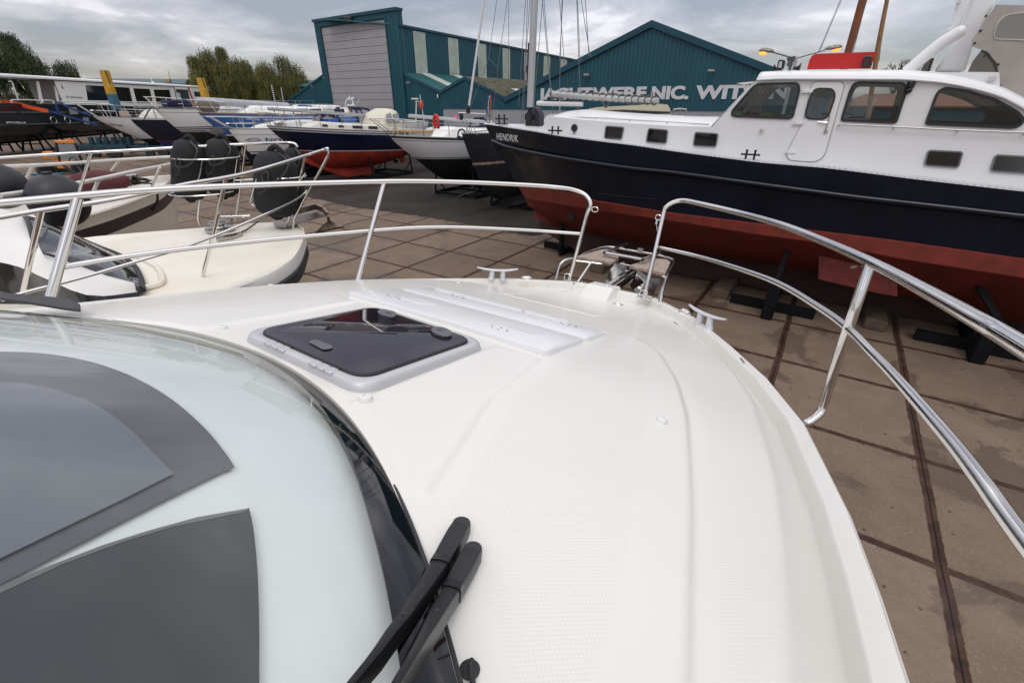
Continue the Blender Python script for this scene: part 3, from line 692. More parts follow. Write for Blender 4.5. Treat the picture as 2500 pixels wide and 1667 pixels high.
# gate bases, locking pins and eyes
for g in(gR,gL):
    q=MB(); q.lathe([(.0001,-.002),(.034,-.002),(.032,.004),(.018,.006),(.0001,.006)],g,n=20,sx=1.5,sy=.8,rot=Matrix.Rotation(R(-20),3,'Z')); q.build('rail_foot',STEEL,railt if g is gR else raill,root=own,local=True)
    s=1 if g is gR else -1
    q=MB(); q.tube([g+Vector((-.02*s,-.028,.0)),g+Vector((-.02*s,-.028,.045)),g+Vector((.02*s,-.03,.048)),g+Vector((.022*s,-.03,.0))],.0035,8,smooth=3); q.build('locking_pin',STEEL,railt if g is gR else raill,root=own,local=True)
e1=RB(1446,511,.93); q=MB(); q.tube([e1+Vector((.022*math.cos(t)+.018,0,.016*math.sin(t))) for t in np.linspace(0,2*math.pi,14,endpoint=False)],.003,8,closed=True); q.build('rail_eye',STEEL,raill,root=own,local=True)
e1=RB(1614,532,.86); q=MB(); q.tube([e1+Vector((-.018+.016*math.cos(t),0,.016*math.sin(t))) for t in np.linspace(0,2*math.pi,14,endpoint=False)],.003,8,closed=True); q.tube([e1+Vector((-.02,0,-.01)),e1+Vector((-.022,0,-.04))],.007,8); q.tube([e1+Vector((-.02,0,-.04)),RB(1608,590,.55)],.002,6); q.build('snap_hook',STEEL,railt,root=own,local=True)
# bow platform ---------------------------------------------------------------
TEAK=mat('weathered_teak',(.36,.28,.23),.75,var=.35,vscale=40,bump=.4,bscale=120,tint=(.20,.15,.11))
pz=.10
plat=MB(); plat.poly(round_poly([BL(1408,626,pz),BL(1468,609,pz),BL(1484,608,pz),BL(1506,615,pz),BL(1511,631,pz),BL(1493,640,pz)],.02,3),(0,0,-.022))
bp1=plat.build('teak_board',TEAK,own,local=True,bevel=.002,label='left teak board of the bow platform')
plat=MB(); plat.poly(round_poly([BL(1536,648,pz),BL(1576,635,pz),BL(1598,630,pz),BL(1626,633,pz),BL(1637,639,pz),BL(1624,667,pz)],.02,3),(0,0,-.022))
bp2=plat.build('teak_board',TEAK,own,local=True,bevel=.002,label='right teak board of the bow platform')
fr=MB()
fr.tube([BL(1612,741,0),BL(1616,714,.035),BL(1625,683,.065),BL(1640,652,.078),BL(1646,640,.085),BL(1638,632,.09),BL(1600,622,.085),BL(1540,612,.08),BL(1480,603,.085),BL(1430,618,.085),BL(1408,630,.08),BL(1389,633,.08),BL(1376,638,.07),BL(1366,650,.04),BL(1357,681,0)],.0115,12,smooth=5)
fr.tube([BL(1405,697,-.05),BL(1444,640,.075)],.010,10); fr.tube([BL(1606,735,-.08),BL(1622,690,.05)],.010,10)
fr.tube([BL(1406,637,.072),BL(1490,647,.072)],.008,8); fr.tube([BL(1545,655,.072),BL(1625,677,.072)],.008,8); fr.tube([BL(1495,640,.07),BL(1545,650,.07)],.008,8)
fr.build('platform_frame',STEEL,own,local=True)
# boarding ladder folded on the platform
lz=.135
ld=MB(); LA=BL(1476,617,lz);LBp=BL(1569,634,lz);LC=BL(1532,594,lz);LD=BL(1622,612,lz)
for s0,s1 in((LA,LC),(LBp,LD)):
    for j,r in enumerate((.014,.0118,.0098)):
        p0=lerp(s0,s1,j*.10); ld.tube([p0,lerp(s0,s1,.98)],r,12)
    for j in range(3): ld.tube([lerp(s0,s1,.10*j),lerp(s0,s1,.10*j+.02)],.0165-.002*j,12)
ld.tube([LA,LBp],.0105,12)
ldo=ld.build('boarding_ladder',STEEL,own,local=True)
tr=MB()
for j in range(6):
    o=(LC-LA).normalized()*(.022+.013*j); tr.beam(lerp(LA,LBp,.10)+o+Vector((0,0,.004)),lerp(LA,LBp,.92)+o+Vector((0,0,.004)),.009,.008)
tr.build('ladder_tread',RUBBER,ldo,root=own,local=True)
tr=MB(); 
for s in(LA,LBp): tr.sphere(s-(LC-LA).normalized()*.004,.0145,n=12)
tr.build('ladder_end_cap',RUBBER,ldo,root=own,local=True)
# anchor, stainless, hanging under the platform
an=MB(); az_=-.02
def AP(x,y,h): return BL(x,y,h)
an.beam(AP(1480,704,.01),AP(1545,655,.03),.028,.045,bev=.004)
an.beam(AP(1490,712,-.005),AP(1552,668,.02),.010,.05)
an.build('bow_roller',STEEL,own,local=True)
an=MB()
def fluke(pts,h0,h1):
    n_=len(pts); P0=[AP(x,y,h0+(h1-h0)*(k_)) for x,y,k_ in pts]; cen=sum(P0,Vector())/n_+Vector((0,0,.03))
    an.add(P0+[cen],[(i,(i+1)%n_,n_) for i in range(n_)])
fluke([(1478,712,1),(1479,685,.6),(1486,662,.2),(1500,645,0),(1522,640,0),(1531,650,.1),(1528,672,.4),(1515,700,.9),(1500,716,1)],-.04,-.22)
fluke([(1532,668,0),(1556,660,0),(1585,680,.3),(1611,682,.4),(1603,705,.7),(1590,722,1),(1572,735,1),(1556,725,1),(1545,700,.6)],-.06,-.25)
ano=an.build('anchor',STEELD,own,local=True,solid=.006,smooth=60)
an=MB(); d0=AP(1545,673,.0); an.poly([AP(1533,681,-.02),AP(1557,673,-.0),AP(1572,689,-.02),AP(1543,708,-.05)],(0,.006,-.004)); an.build('anchor_plate',mat('dark_chrome',(.06,.06,.065),.12,.9),ano,root=own,local=True)
an=MB(); an.tube([AP(1543,708,-.045),AP(1557,675,.004)],.003,6); an.tube([AP(1515,659,.03),AP(1545,665,.035),AP(1551,678,.02)],.0035,8,smooth=3); an.build('anchor_pin',STEEL,ano,root=own,local=True)
an=MB(); an.box(AP(1563,612,.10),(.055,.004,.05),mi=0); an.build('ladder_bracket',STEELD,ldo,root=own,local=True)
# windscreen -----------------------------------------------------------------
SL=.20
def gz(c,q): 
    return .098+.024*(1-c*c)+SL*q+.024*(1-math.exp(-max(q,0)/.10))
def GP(c,q,dz=0): # q metres aft of the base curve
    return Vector((c,float(aw(c))-q,gz(c,q)+dz))
def frw(c): return float(np.interp(c,[-1.2,-.6,-.1,.0,.2,.45,.6,.75,.85,1.1],[.012,.010,.012,.018,.030,.046,.058,.064,.066,.062]))
WG=glass_mat('windscreen_glass',(.93,.965,.96),fac=.85,dark=.02)
FRIT=mat('black_glass_border',(.004,.004,.005),.025,coat=.3)
def gcol(u): return -1.12+2.24*u
q=MB(); q.grid(lambda u,v:GP(gcol(u),frw(gcol(u))+(1.9-frw(gcol(u)))*v**1.6),60,40)
glass=q.build('windscreen',WG,own,local=True,smooth=60,recalc=False)
q=MB(); q.grid(lambda u,v:GP(gcol(u),frw(gcol(u))*v-.0*(1-v),.0006),90,6); q.build('glass_border',FRIT,glass,root=own,local=True,smooth=60,recalc=False)
# rubber seal and inner edge beside the deck
q=MB(); q.tube([GP(c,-.004,.000) for c in np.linspace(-1.1,1.1,90)],.0028,8); q.build('screen_seal',mat('grey_seal',(.03,.03,.033),.5),glass,root=own,local=True)
# raised lip of the deck moulding along the glass
q=MB(); q.loft([[Vector((c,float(aw(c))+o,own_h(c,float(aw(c))+.0)+z)) for o,z in((.0,-.05),(.0,.001))] for c in np.linspace(-1.2,1.2,120)],closed=False,cap=False); q.build('deck_edge',CREAM,own,local=True)
# dashboard seen through the glass
DASH=mat('dashboard_moulding',(.70,.70,.695),.5,var=.04,vscale=3)
def speckle(m,scale,thr,sel,colr):
    n=m.node_tree; N=n.nodes; b=N['Principled BSDF']; t=N.new('ShaderNodeTexCoord'); v=N.new('ShaderNodeTexVoronoi'); v.inputs['Scale'].default_value=scale; n.links.new(t.outputs['Object'],v.inputs['Vector']); sc=N.new('ShaderNodeSeparateColor'); n.links.new(v.outputs['Color'],sc.inputs[0])
    a=N.new('ShaderNodeMath'); a.operation='LESS_THAN'; a.inputs[1].default_value=thr; n.links.new(v.outputs['Distance'],a.inputs[0]); c=N.new('ShaderNodeMath'); c.operation='GREATER_THAN'; c.inputs[1].default_value=sel; n.links.new(sc.outputs[0],c.inputs[0]); d=N.new('ShaderNodeMath'); d.operation='MULTIPLY'; n.links.new(a.outputs[0],d.inputs[0]); n.links.new(c.outputs[0],d.inputs[1])
    mx=N.new('ShaderNodeMix'); mx.data_type='RGBA'; mx.inputs[7].default_value=(*colr,1); n.links.new(d.outputs[0],mx.inputs[0])
    src=b.inputs['Base Color'].links[0].from_socket if b.inputs['Base Color'].links else None
    if src: n.links.new(src,mx.inputs[6])
    else: mx.inputs[6].default_value=b.inputs['Base Color'].default_value
    n.links.new(mx.outputs[2],b.inputs['Base Color'])
speckle(DASH,34,.045,.88,(.10,.09,.08))
def DP(c,q): return Vector((c,float(aw(c))-q,gz(c,q)-.022-.02*min(1,q/.4)))
q=MB(); q.grid(lambda u,v:DP(gcol(u),frw(gcol(u))-.004+1.9*v),60,30); dash=q.build('dashboard',DASH,own,local=True,smooth=60,recalc=False)
def dashpt(x,y,dz=0):
    h=.12
    for i in range(12):
        p=BL(x,y,h+dz); qv=float(aw(p.x))-p.y; h=gz(p.x,qv)-.022-.02*min(1,max(0,qv)/.4)
    return Vector((p.x,p.y,h+dz))
def spx(p):
    return [(v.x,v.y) for v in catmull([Vector((x,y,0)) for x,y in p],5)]
def dpanel(pts,m,nm,dz,sm=4):
    # densify the outline so that it follows the moulding
    o=[]
    for i in range(len(pts)):
        (x0,y0),(x1,y1)=pts[i],pts[(i+1)%len(pts)]
        for t in range(2): o.append((x0+(x1-x0)*t/4,y0+(y1-y0)*t/4))
    top=[dashpt(x,y,dz) for x,y in o]; q=MB(); n_=len(top)
    cen=sum(top,Vector())/n_
    bot=[p-Vector((0,0,dz+.003)) for p in top]
    from mathutils.geometry import tessellate_polygon
    # subdivide the filled outline so that it drapes over the curved moulding
    bm=bmesh.new(); vv=[bm.verts.new((p.x,p.y,0)) for p in top]
    for t3 in tessellate_polygon([[Vector((p.x,p.y,0)) for p in top]]):
        try: bm.faces.new([vv[i] for i in t3])
        except ValueError: pass
    for _ in range(5):
        ed=[e for e in bm.edges if e.calc_length()>.03]
        if not ed: break
        bmesh.ops.subdivide_edges(bm,edges=ed,cuts=1,use_grid_fill=False); bmesh.ops.triangulate(bm,faces=bm.faces)
    bm.verts.index_update(); base_=len(q.v)
    nv_=[]
    for v in bm.verts:
        qq=float(aw(v.co.x))-v.co.y; nv_.append(Vector((v.co.x,v.co.y,gz(v.co.x,qq)-.022-.02*min(1,max(0,qq)/.4)+dz)))
    q.add(nv_,[tuple(v.index for v in f.verts) for f in bm.faces]); bm.free()
    return q.build(nm,m,dash,root=own,local=True,smooth=30)
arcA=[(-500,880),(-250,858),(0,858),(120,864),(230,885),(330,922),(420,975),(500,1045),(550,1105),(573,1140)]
dpanel(spx(arcA)+[(540,1152),(400,1220),(200,1322),(0,1425),(-500,1680)],mat('instrument_hood_dark',(.075,.072,.082),.35),'hood_dark_ring',.006)  # outer ring keeps the darker tone of dark edges reflected in the glass
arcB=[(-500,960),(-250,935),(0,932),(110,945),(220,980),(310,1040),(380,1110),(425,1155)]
dpanel(spx(arcB)+[(300,1218),(150,1290),(0,1362),(-500,1600)],mat('hood_sky_reflection',(.125,.130,.150),.25),'hood_sky_reflection',.009)  # paler inner patch: bright sky reflected in the windscreen, painted as colour
dpanel(spx([(608,1238),(620,1300),(629,1400),(633,1530),(633,1667),(634,1950)])+[(-500,1950),(-500,1630),(0,1445),(150,1375),(300,1320),(420,1283),(600,1246)],mat('dark_dash_pad',(.026,.027,.032),.5,var=.12,vscale=4),'dash_pad',.007)
dpanel([(0,1447),(150,1377),(300,1322),(420,1285),(600,1248),(606,1240),(480,1262),(360,1295),(250,1330),(120,1380),(0,1430)],mat('pad_fold',(.12,.122,.125),.35),'pad_fold',.0075)
# wipers -------------------------------------------------------------------
WB=mat('wiper_black',(.008,.008,.010),.36,bump=.1,bscale=500,coat=.1)
def wiper(pts,label):
    """pts: (x,y,width px,height above deck plane)"""
    q=MB(); secs=[]
    P3=[BL(x,y,h) for x,y,w_,h in pts]
    for i,(x,y,w_,h) in enumerate(pts):
        a=P3[max(0,i-1)];b_=P3[min(len(P3)-1,i+1)]; d=(b_-a).normalized(); s=d.cross(Vector((0,0,1))).normalized(); up=s.cross(d)
        # convert width from pixels by the local scale
        sc=(BL(x+1,y,h)-BL(x,y,h)).length; W=w_*sc*.5; T=.011
        secs.append([P3[i]+s*W*cx_+up*T*cz for cx_,cz in((-1,-.9),(-1,.5),(-.88,.82),(-.4,.92),(.4,.92),(.88,.82),(1,.5),(1,-.9))])
    q.loft(secs); return q.build('wiper_arm',WB,own,local=True,smooth=35,label=label)
def wiper_set(A,lab):
    A=[(x,y,w_,h-float(np.interp(i,[0,3,7,10],[.055,.048,.015,-.004]))) for i,(x,y,w_,h) in enumerate(A)]
    w_=wiper(A,lab)
    # round pivot cap at the top end
    (x,y,wd,h),(x2,y2,_,h2)=A[0],A[1]; p=BL(x,y,h); p2=BL(x2,y2,h2); sc=(BL(x+1,y,h)-BL(x,y,h)).length; r=wd*sc*.50
    rot=Matrix.Rotation(0,3,'Z'); d=(p2-p).normalized()
    q=MB(); secs=[]
    for t,rr,zz in((0,1,-.012),(0,1,.005),(0,.93,.0092),(0,.7,.0105)):
        ring=[]
        for b_ in np.linspace(0,2*math.pi,28,endpoint=False):
            ring.append(p+Vector((math.cos(b_),math.sin(b_),0))*r*rr+Vector((0,0,zz)))
        secs.append(ring)
    q.loft(secs); q.build('pivot_cap',mat('wiper_cap_grey',(.022,.022,.023),.4),w_,root=own,local=True,smooth=40)
    sp_=BL(x,y,h); q=MB(); q.cyl(sp_-Vector((0,0,.06)),sp_,.012,n=14); q.build('spindle',BLACKP,w_,root=own,local=True)
    # sleeve collar where the head meets the arm
    q=MB(); (x3,y3,w3,h3)=A[3]; p3=BL(x3,y3,h3+.001); dd=(BL(A[4][0],A[4][1],A[4][3]+.001)-p3).normalized(); s=dd.cross(Vector((0,0,1))).normalized(); sc=(BL(x3+1,y3,h3)-BL(x3,y3,h3)).length; W=w3*sc*.535
    secs=[]
    for k in(-.030,.004): secs.append([p3+dd*k+s*W*cx_+Vector((0,0,.0115*cz)) for cx_,cz in((-1,-.9),(-1,.55),(-.88,.92),(-.4,1.03),(.4,1.03),(.88,.92),(1,.55),(1,-.9))])
    q.loft(secs); q.build('arm_collar',WB,w_,root=own,local=True,smooth=35)
    q=MB()
    for k in(5,7):
        (x5,y5,_,h5)=A[min(k,len(A)-1)]; p5=BL(x5,y5,h5); q.cyl(p5+Vector((0,0,.006)),p5+Vector((0,0,.0108)),.0030,n=14)
    q.build('rivet',mat('wiper_cap_grey',(.03,.03,.03),.4),w_,root=own,local=True)
    return w_
wiper_set([(1126,1288,46,.165),(1114,1308,50,.166),(1092,1348,50,.167),(1075,1380,47,.168),(1060,1405,42,.168),(1030,1450,40,.170),(1010,1482,34,.172),(985,1520,31,.176),(950,1565,30,.182),(925,1602,27,.188),(895,1640,22,.19),(865,1678,22,.195),(800,1760,22,.21)],'upper wiper arm')
wiper_set([(1154,1350,46,.165),(1142,1372,50,.166),(1120,1412,50,.167),(1103,1445,47,.168),(1090,1470,42,.168),(1065,1510,42,.170),(1050,1540,38,.172),(1025,1585,30,.178),(1005,1622,27,.185),(980,1665,26,.19),(930,1750,25,.20)],'lower wiper arm')
# washer hose and grommet
p=BL(1150,1598,.11); hh=own_h(p.x,p.y)
q=MB(); q.lathe([(.0001,0),(.0105,0),(.0108,.002),(.008,.0035),(.0001,.0035)],(p.x,p.y,hh),n=24); gro=q.build('hose_grommet',RUBBER,own,local=True)
q=MB(); q.tube([Vector((p.x,p.y,hh-.02)),Vector((p.x+.001,p.y-.001,hh+.008)),BL(1152,1612,hh+.010),BL(1150,1640,hh+.008),BL(1157,1680,hh+.006),BL(1172,1760,hh+.006)],.0030,10,smooth=5); q.build('washer_hose',RUBBER,gro,root=own,local=True)
# black cover at the far foot of the windscreen
q=MB(); pts=[BL(0,716,.13),BL(30,722,.13),BL(110,728,.13),BL(170,735,.13),BL(197,748,.13),BL(198,763,.13),BL(150,757,.13),BL(60,742,.13),BL(0,733,.13)]
q.poly([Vector((p.x,p.y,p.z)) for p in pts],(0,0,.008)); q.build('wiper_motor_cover',BLACKP,own,local=True,bevel=.003)
# ------------------------------------------------------------------ boatyard halls: one long facade plane, all parallel to the slabs
FP0=Vector((2.4,60,0)); FV=Vector((math.sin(R(124.76)),math.cos(R(124.76)),0)); FU=Vector((-FV.y,FV.x,0))  # FV along the wall to the right, FU away from the camera
if FU.y<0: FU=-FU
def WF(x,y,off=0.):
    p=PL(x,y,FP0+FU*off,FU); d=p-FP0; return d.dot(FV),p.z
def FW(t,z,off=0.): return FP0+FV*t+FU*off+Vector((0,0,z))
def teal(name,c): return mat(name,c,.5,0,var=.14,vscale=.35,detail=5,spec=.35)
TEAL=teal('teal_cladding',(.017,.085,.115)); TEAL2=teal('teal_trim',(.012,.065,.095)); TEALR=teal('teal_roof_sheet',(.028,.13,.135))
SKYL=mat('translucent_sheet',(.42,.46,.40),.5,var=.18,vscale=.6)
DOORG=mat('grey_door_panel',(.36,.345,.36),.5,var=.08,vscale=.5,detail=6)
ROLL=mat('roller_shutter',(.52,.52,.54),.4,.1,var=.05,vscale=1)
MOSS=mat('mossy_fibre_cement',(.13,.115,.085),.95,var=.6,vscale=1.2,bump=.6,bscale=12,tint=(.05,.06,.03))
def clad(mb,t0,t1,topf,bot,pitch,off,proud=.05,w_=.45,botf=None):
    """ribs of the cladding between t0 and t1, top following topf(t)"""
    k=int((t1-t0)/pitch)
    for i in range(k+1):
        a=t0+pitch*(i+.25); b_=a+pitch*w_
        if b_>t1: break
        z0=bot if botf is None else None
        za,zb=topf(a)-.02,topf(b_)-.02; ba=bot if botf is None else botf(a); bb=bot if botf is None else botf(b_)
        mb.poly([FW(a,ba,off),FW(b_,bb,off),FW(b_,zb,off),FW(a,za,off)],-FU*proud)
def lampfix(x,y,off,parent,s=1.):
    t,z=WF(x,y,off); q=MB(); q.box(FW(t,z,off-.45),(.55*s,.28*s,.18*s),bev=.05); q.tube([FW(t,z-.05,off-.4),FW(t,z-.25,off-.25),FW(t,z-.3,off)],.04,8); return q
LAMPG=mat('floodlight_housing',(.30,.29,.27),.5)
# --- gable hall with the lettering
ap_t,ap_z=WF(1593,57); lt,lz_=WF(1307,205); rt_,rz_=WF(1878,173)
sl_=(ap_z-lz_)/(ap_t-lt); gl_t=WF(1238,245)[0]; half=ap_t-gl_t+0.; gr_t=ap_t+half
zg=lambda t:ap_z-abs(t-ap_t)*sl_
gab=thing('gable_hall','teal corrugated boatyard hall with a tall gable and white lettering','building',FW(ap_t,0,20))
dr_t0,dr_z=WF(1079,266); dr_t1,_=WF(1795,270)
dgt0=gl_t; 
q=MB(); q.poly([FW(gl_t,dr_z),FW(gr_t,dr_z),FW(gr_t,zg(gr_t)),FW(ap_t,ap_z),FW(gl_t,zg(gl_t))],FU*.3); q.poly([FW(dr_t1,0),FW(gr_t,0),FW(gr_t,dr_z-.01),FW(dr_t1,dr_z-.01)],FU*.3)
q.poly([FW(gr_t-.3,0,.31),FW(gr_t,0,.31),FW(gr_t,zg(gr_t),.31),FW(gr_t-.3,zg(gr_t),.31)],FU*45)
q.build('wall',TEAL,gab,smooth=0)
q=MB(); clad(q,gl_t,gr_t,zg,dr_z+.02,.42,0); q.build('cladding_ribs',TEAL,gab,smooth=0)
q=MB()
for s in(-1,1):
    e=ap_t+s*(half+.3); q.poly([FW(ap_t,ap_z+.15,-.15),FW(e,zg(e)+.15,-.15),FW(e,zg(e)+.0,-.15),FW(ap_t,ap_z-.0,-.15)],FU*45)
q.build('roof',TEALR,gab,smooth=0)
q=MB()
for s in(-1,1):
    e=ap_t+s*(half+.3); q.poly([FW(ap_t,ap_z+.22,-.28),FW(e,zg(e)+.22,-.28),FW(e,zg(e)-.35,-.28),FW(ap_t,ap_z-.35,-.28)],FU*.12)
q.build('verge_trim',TEAL2,gab,smooth=0)
q=MB(); q.poly([FW(gl_t,dr_z-.02,.15),FW(dr_t1-.05,dr_z-.02,.15),FW(dr_t1-.05,0,.15),FW(gl_t,0,.15)],FU*.1)
z=.05
while z<dr_z-.1: q.beam(FW(gl_t+.1,z,.11),FW(dr_t1-.1,z,.11),.08,.05); z+=.115
q.build('roller_door',ROLL,gab,smooth=0)
for x,y in((1436,184),(1739,174)): lampfix(x,y,0,gab,1.1).build('floodlight',LAMPG,gab)
# lettering: cap height and ends from the photograph
LET=mat('white_letter_paint',(.62,.62,.63),.6,var=.1,vscale=2)
tJ,zJb=WF(1315,243); zJt=WF(1318,217)[1]; H=(zJt-zJb)
def line_of_text(s,x0,x1,off=-.09):
    t0=WF(x0,240)[0]; t1=WF(x1,240)[0]
    M=frame(FW(t0,zJb+.02,off),FV,(0,0,1))
    o=text_mesh('lettering',s,H*1.0,M,LET,gab,bold=.07,thick=.05)
    xs=[v.co for v in o.data.vertices]; inv=(WM[gab.name].inverted()@M).inverted(); lx=[(inv@v).x for v in xs]
    f=(t1-t0)/(max(lx)-min(lx)); m0=min(lx); Minv=(WM[gab.name].inverted()@M)
    o.data.transform(Minv@Matrix.Diagonal((f,1,1,1))@Matrix.Translation((-m0,0,0))@Minv.inverted()); return o
line_of_text('JACHTWERF',1315,1577); line_of_text('NIC.',1590,1681); line_of_text('WITSEN',1696,1923)
# --- low double roof in front of the high hall
mv1=WF(1076,224); mp=WF(1136,189); mv2=(gl_t,zg(gl_t)); m0=WF(981,178)
low=thing('workshop_range','low teal workshop with a zigzag roof line between the door tower and gable hall','building',FW(mp[0],0,10))
zz=[(m0[0],m0[1]),mv1,mp,mv2]
zl=lambda t:float(np.interp(t,[a for a,_ in zz],[b_ for _,b_ in zz]))
tda=WF(1079,266)[0]
q=MB(); q.poly([FW(m0[0],0,.01),FW(tda,0,.01),FW(tda,dr_z,.01),FW(gl_t,dr_z,.01),FW(gl_t,mv2[1]-.1,.01),FW(*mp,.01),FW(*mv1,.01),FW(*m0,.01)],FU*.3); q.build('wall',TEAL,low,smooth=0)
q=MB(); clad(q,m0[0],tda,zl,0,.36,0.01); clad(q,tda,gl_t,zl,dr_z+.02,.36,.01); q.build('cladding_ribs',TEAL,low,smooth=0)
q=MB(); 
for a,b_ in zip(zz[:-1],zz[1:]): q.poly([FW(a[0],a[1]+.12,-.16),FW(b_[0],b_[1]+.12,-.16),FW(b_[0],b_[1]-.26,-.16),FW(a[0],a[1]-.26,-.16)],FU*.14)
q.build('verge_trim',TEAL2,low,smooth=0)
q=MB(); q.poly([FW(tda+.02,dr_z-.02,.16),FW(gl_t-.02,dr_z-.02,.16),FW(gl_t-.02,0,.16),FW(tda+.02,0,.16)],FU*.1)
z=.05
while z<dr_z-.1: q.beam(FW(tda+.1,z,.12),FW(gl_t-.1,z,.12),.08,.05); z+=.115
q.build('roller_door',ROLL,low,smooth=0)
# roof sheets
def roofplane(a,b_,depth,m,nm,ribs=True,zoff=.06,g0=-.1):
    q=MB(); q.poly([FW(a[0],a[1]+zoff,g0),FW(b_[0],b_[1]+zoff,g0),FW(b_[0],b_[1]+zoff-.1,g0),FW(a[0],a[1]+zoff-.1,g0)],FU*depth)
    if ribs:
        k=int(depth/.33)
        for i in range(k):
            o=g0+i*.33+.1; n_=(FW(b_[0],b_[1])-FW(a[0],a[1])).normalized(); up=Vector((0,0,1)); q.beam(FW(a[0],a[1]+zoff+.02,o),FW(b_[0],b_[1]+zoff+.02,o),.13,.05)
    return q.build(nm,m,low,smooth=0)
def lrp(a,b_,t): return (a[0]+(b_[0]-a[0])*t,a[1]+(b_[1]-a[1])*t)
roofplane(m0,mv1,26,TEALR,'roof')
for o0 in(3.6,10.5,17):
    q=MB(); a,b_=m0,lrp(m0,mv1,1.); q.poly([FW(a[0],a[1]+.13,o0),FW(b_[0],b_[1]+.13,o0),FW(b_[0],b_[1]+.06,o0),FW(a[0],a[1]+.06,o0)],FU*1.9); q.build('roof_light',SKYL,low,smooth=0)
roofplane(mv1,mp,26,TEALR,'roof')
roofplane(mp,mv2,26,MOSS,'mossy_roof')
q=MB(); a,b_=lrp(mp,mv2,.55),lrp(mp,mv2,.95); q.poly([FW(a[0],a[1]+.14,5),FW(b_[0],b_[1]+.14,5),FW(b_[0],b_[1]+.06,5),FW(a[0],a[1]+.06,5)],FU*1.4); q.build('roof_light',mat('new_roof_patch',(.33,.35,.38),.4),low,smooth=0)
lampfix(1002,203,.01,low,.9).build('floodlight',LAMPG,low)
t,z=WF(1072,236,.01); q=MB(); q.box(FW(t,z,-.25),(.16,.4,.5),bev=.05); q.build('camera_housing',mat('white_plastic',(.7,.7,.7),.4),low)
# --- door tower
tl_t,_=WF(790,150); tr_t,_=WF(981,150)
tlT=WF(776,50); trT=WF(980,22)
ztop=(tlT[1]+trT[1])/2
tt0=WF(778,100)[0]; tt1=WF(975,100)[0]
tow=thing('door_tower','tall teal tower with a full-height grey sectional door','building',FW((tt0+tt1)/2,0,8))
dt0=WF(803,165)[0]; dt1=WF(957,168)[0]; dz=(WF(790,67)[1]+WF(953,49)[1])/2
OFF=-.35
q=MB(); M=frame(FW(tt0,0,OFF+.15),FV,(0,0,1)); W_=tt1-tt0
holed('wall',[(0,0),(W_,0),(W_,ztop),(0,ztop)],[[(dt0-tt0,.05),(dt0-tt0,dz),(dt1-tt0,dz),(dt1-tt0,.05)]],M,.3,TEAL,tow)
q=MB(); clad(q,tt0,tt1,lambda t:ztop-.3,dz+.05,.36,OFF,.05); clad(q,tt0,dt0-.1,lambda t:dz,0,.36,OFF,.05); clad(q,dt1+.1,tt1,lambda t:dz,0,.36,OFF,.05); q.build('cladding_ribs',TEAL,tow,smooth=0)
q=MB(); q.poly([FW(tt1-.02,0,OFF),FW(tt1+.28,0,OFF),FW(tt1+.28,ztop,OFF),FW(tt1-.02,ztop,OFF)],FU*1.0)
for i in range(2): q.poly([FW(tt1+.28,0,OFF+.1+i*.36),FW(tt1+.33,0,OFF+.1+i*.36),FW(tt1+.33,ztop-.2,OFF+.1+i*.36),FW(tt1+.28,ztop-.2,OFF+.1+i*.36)],FU*.16)
q.poly([FW(tt0-.05,0,OFF+.3),FW(tt0+.2,0,OFF+.3),FW(tt0+.2,ztop,OFF+.3),FW(tt0-.05,ztop,OFF+.3)],FU*.8); q.poly([FW(tt0,ztop-.3,OFF+.2),FW(tt1,ztop-.3,OFF+.2),FW(tt1,ztop-.05,OFF+.2),FW(tt0,ztop-.05,OFF+.2)],FU*.8); q.build('side_wall',TEAL,tow,smooth=0)
q=MB(); q.poly([FW(tt0-.15,ztop+.12,OFF-.2),FW(tt1+.45,ztop+.12,OFF-.2),FW(tt1+.45,ztop-.22,OFF-.2),FW(tt0-.15,ztop-.22,OFF-.2)],FU*.13); q.poly([FW(tt1+.34,ztop+.12,OFF-.07),FW(tt1+.45,ztop+.12,OFF-.07),FW(tt1+.45,ztop-.22,OFF-.07),FW(tt1+.34,ztop-.22,OFF-.07)],FU*1.1)
for t in(dt0-.14,dt1): q.poly([FW(t,0,OFF-.12),FW(t+.14,0,OFF-.12),FW(t+.14,dz+.12,OFF-.12),FW(t,dz+.12,OFF-.12)],FU*.12)
q.poly([FW(dt0-.14,dz+.13,OFF-.12),FW(dt1+.14,dz+.13,OFF-.12),FW(dt1+.14,dz+.28,OFF-.12),FW(dt0-.14,dz+.28,OFF-.12)],FU*.12); q.build('trim',TEAL2,tow,smooth=0)
npan=15; ph=dz/npan
for i in range(npan):
    q=MB(); q.poly([FW(dt0,ph*i+.025,OFF+.12),FW(dt1,ph*i+.025,OFF+.12),FW(dt1,ph*(i+1)-.025,OFF+.12),FW(dt0,ph*(i+1)-.025,OFF+.12)],FU*.08)
    for j in(.33,.66): q.poly([FW(dt0,ph*(i+j),OFF+.11),FW(dt1,ph*(i+j),OFF+.11),FW(dt1,ph*(i+j)+.025,OFF+.11),FW(dt0,ph*(i+j)+.025,OFF+.11)],FU*.01)
    q.build('door_panel',DOORG,tow,smooth=0)
q=MB(); q.poly([FW(dt0-.1,0,OFF+.22),FW(dt1+.1,0,OFF+.22),FW(dt1+.1,dz+.1,OFF+.22),FW(dt0-.1,dz+.1,OFF+.22)],FU*.05); q.build('door_backing',DARKST,tow,smooth=0)
t,z=WF(858,50,OFF); q=MB(); q.box(FW(t,z,OFF-.5),(.95,.7,.75),bev=.1); q.build('floodlight',mat('black_housing',(.02,.02,.02),.5),tow)
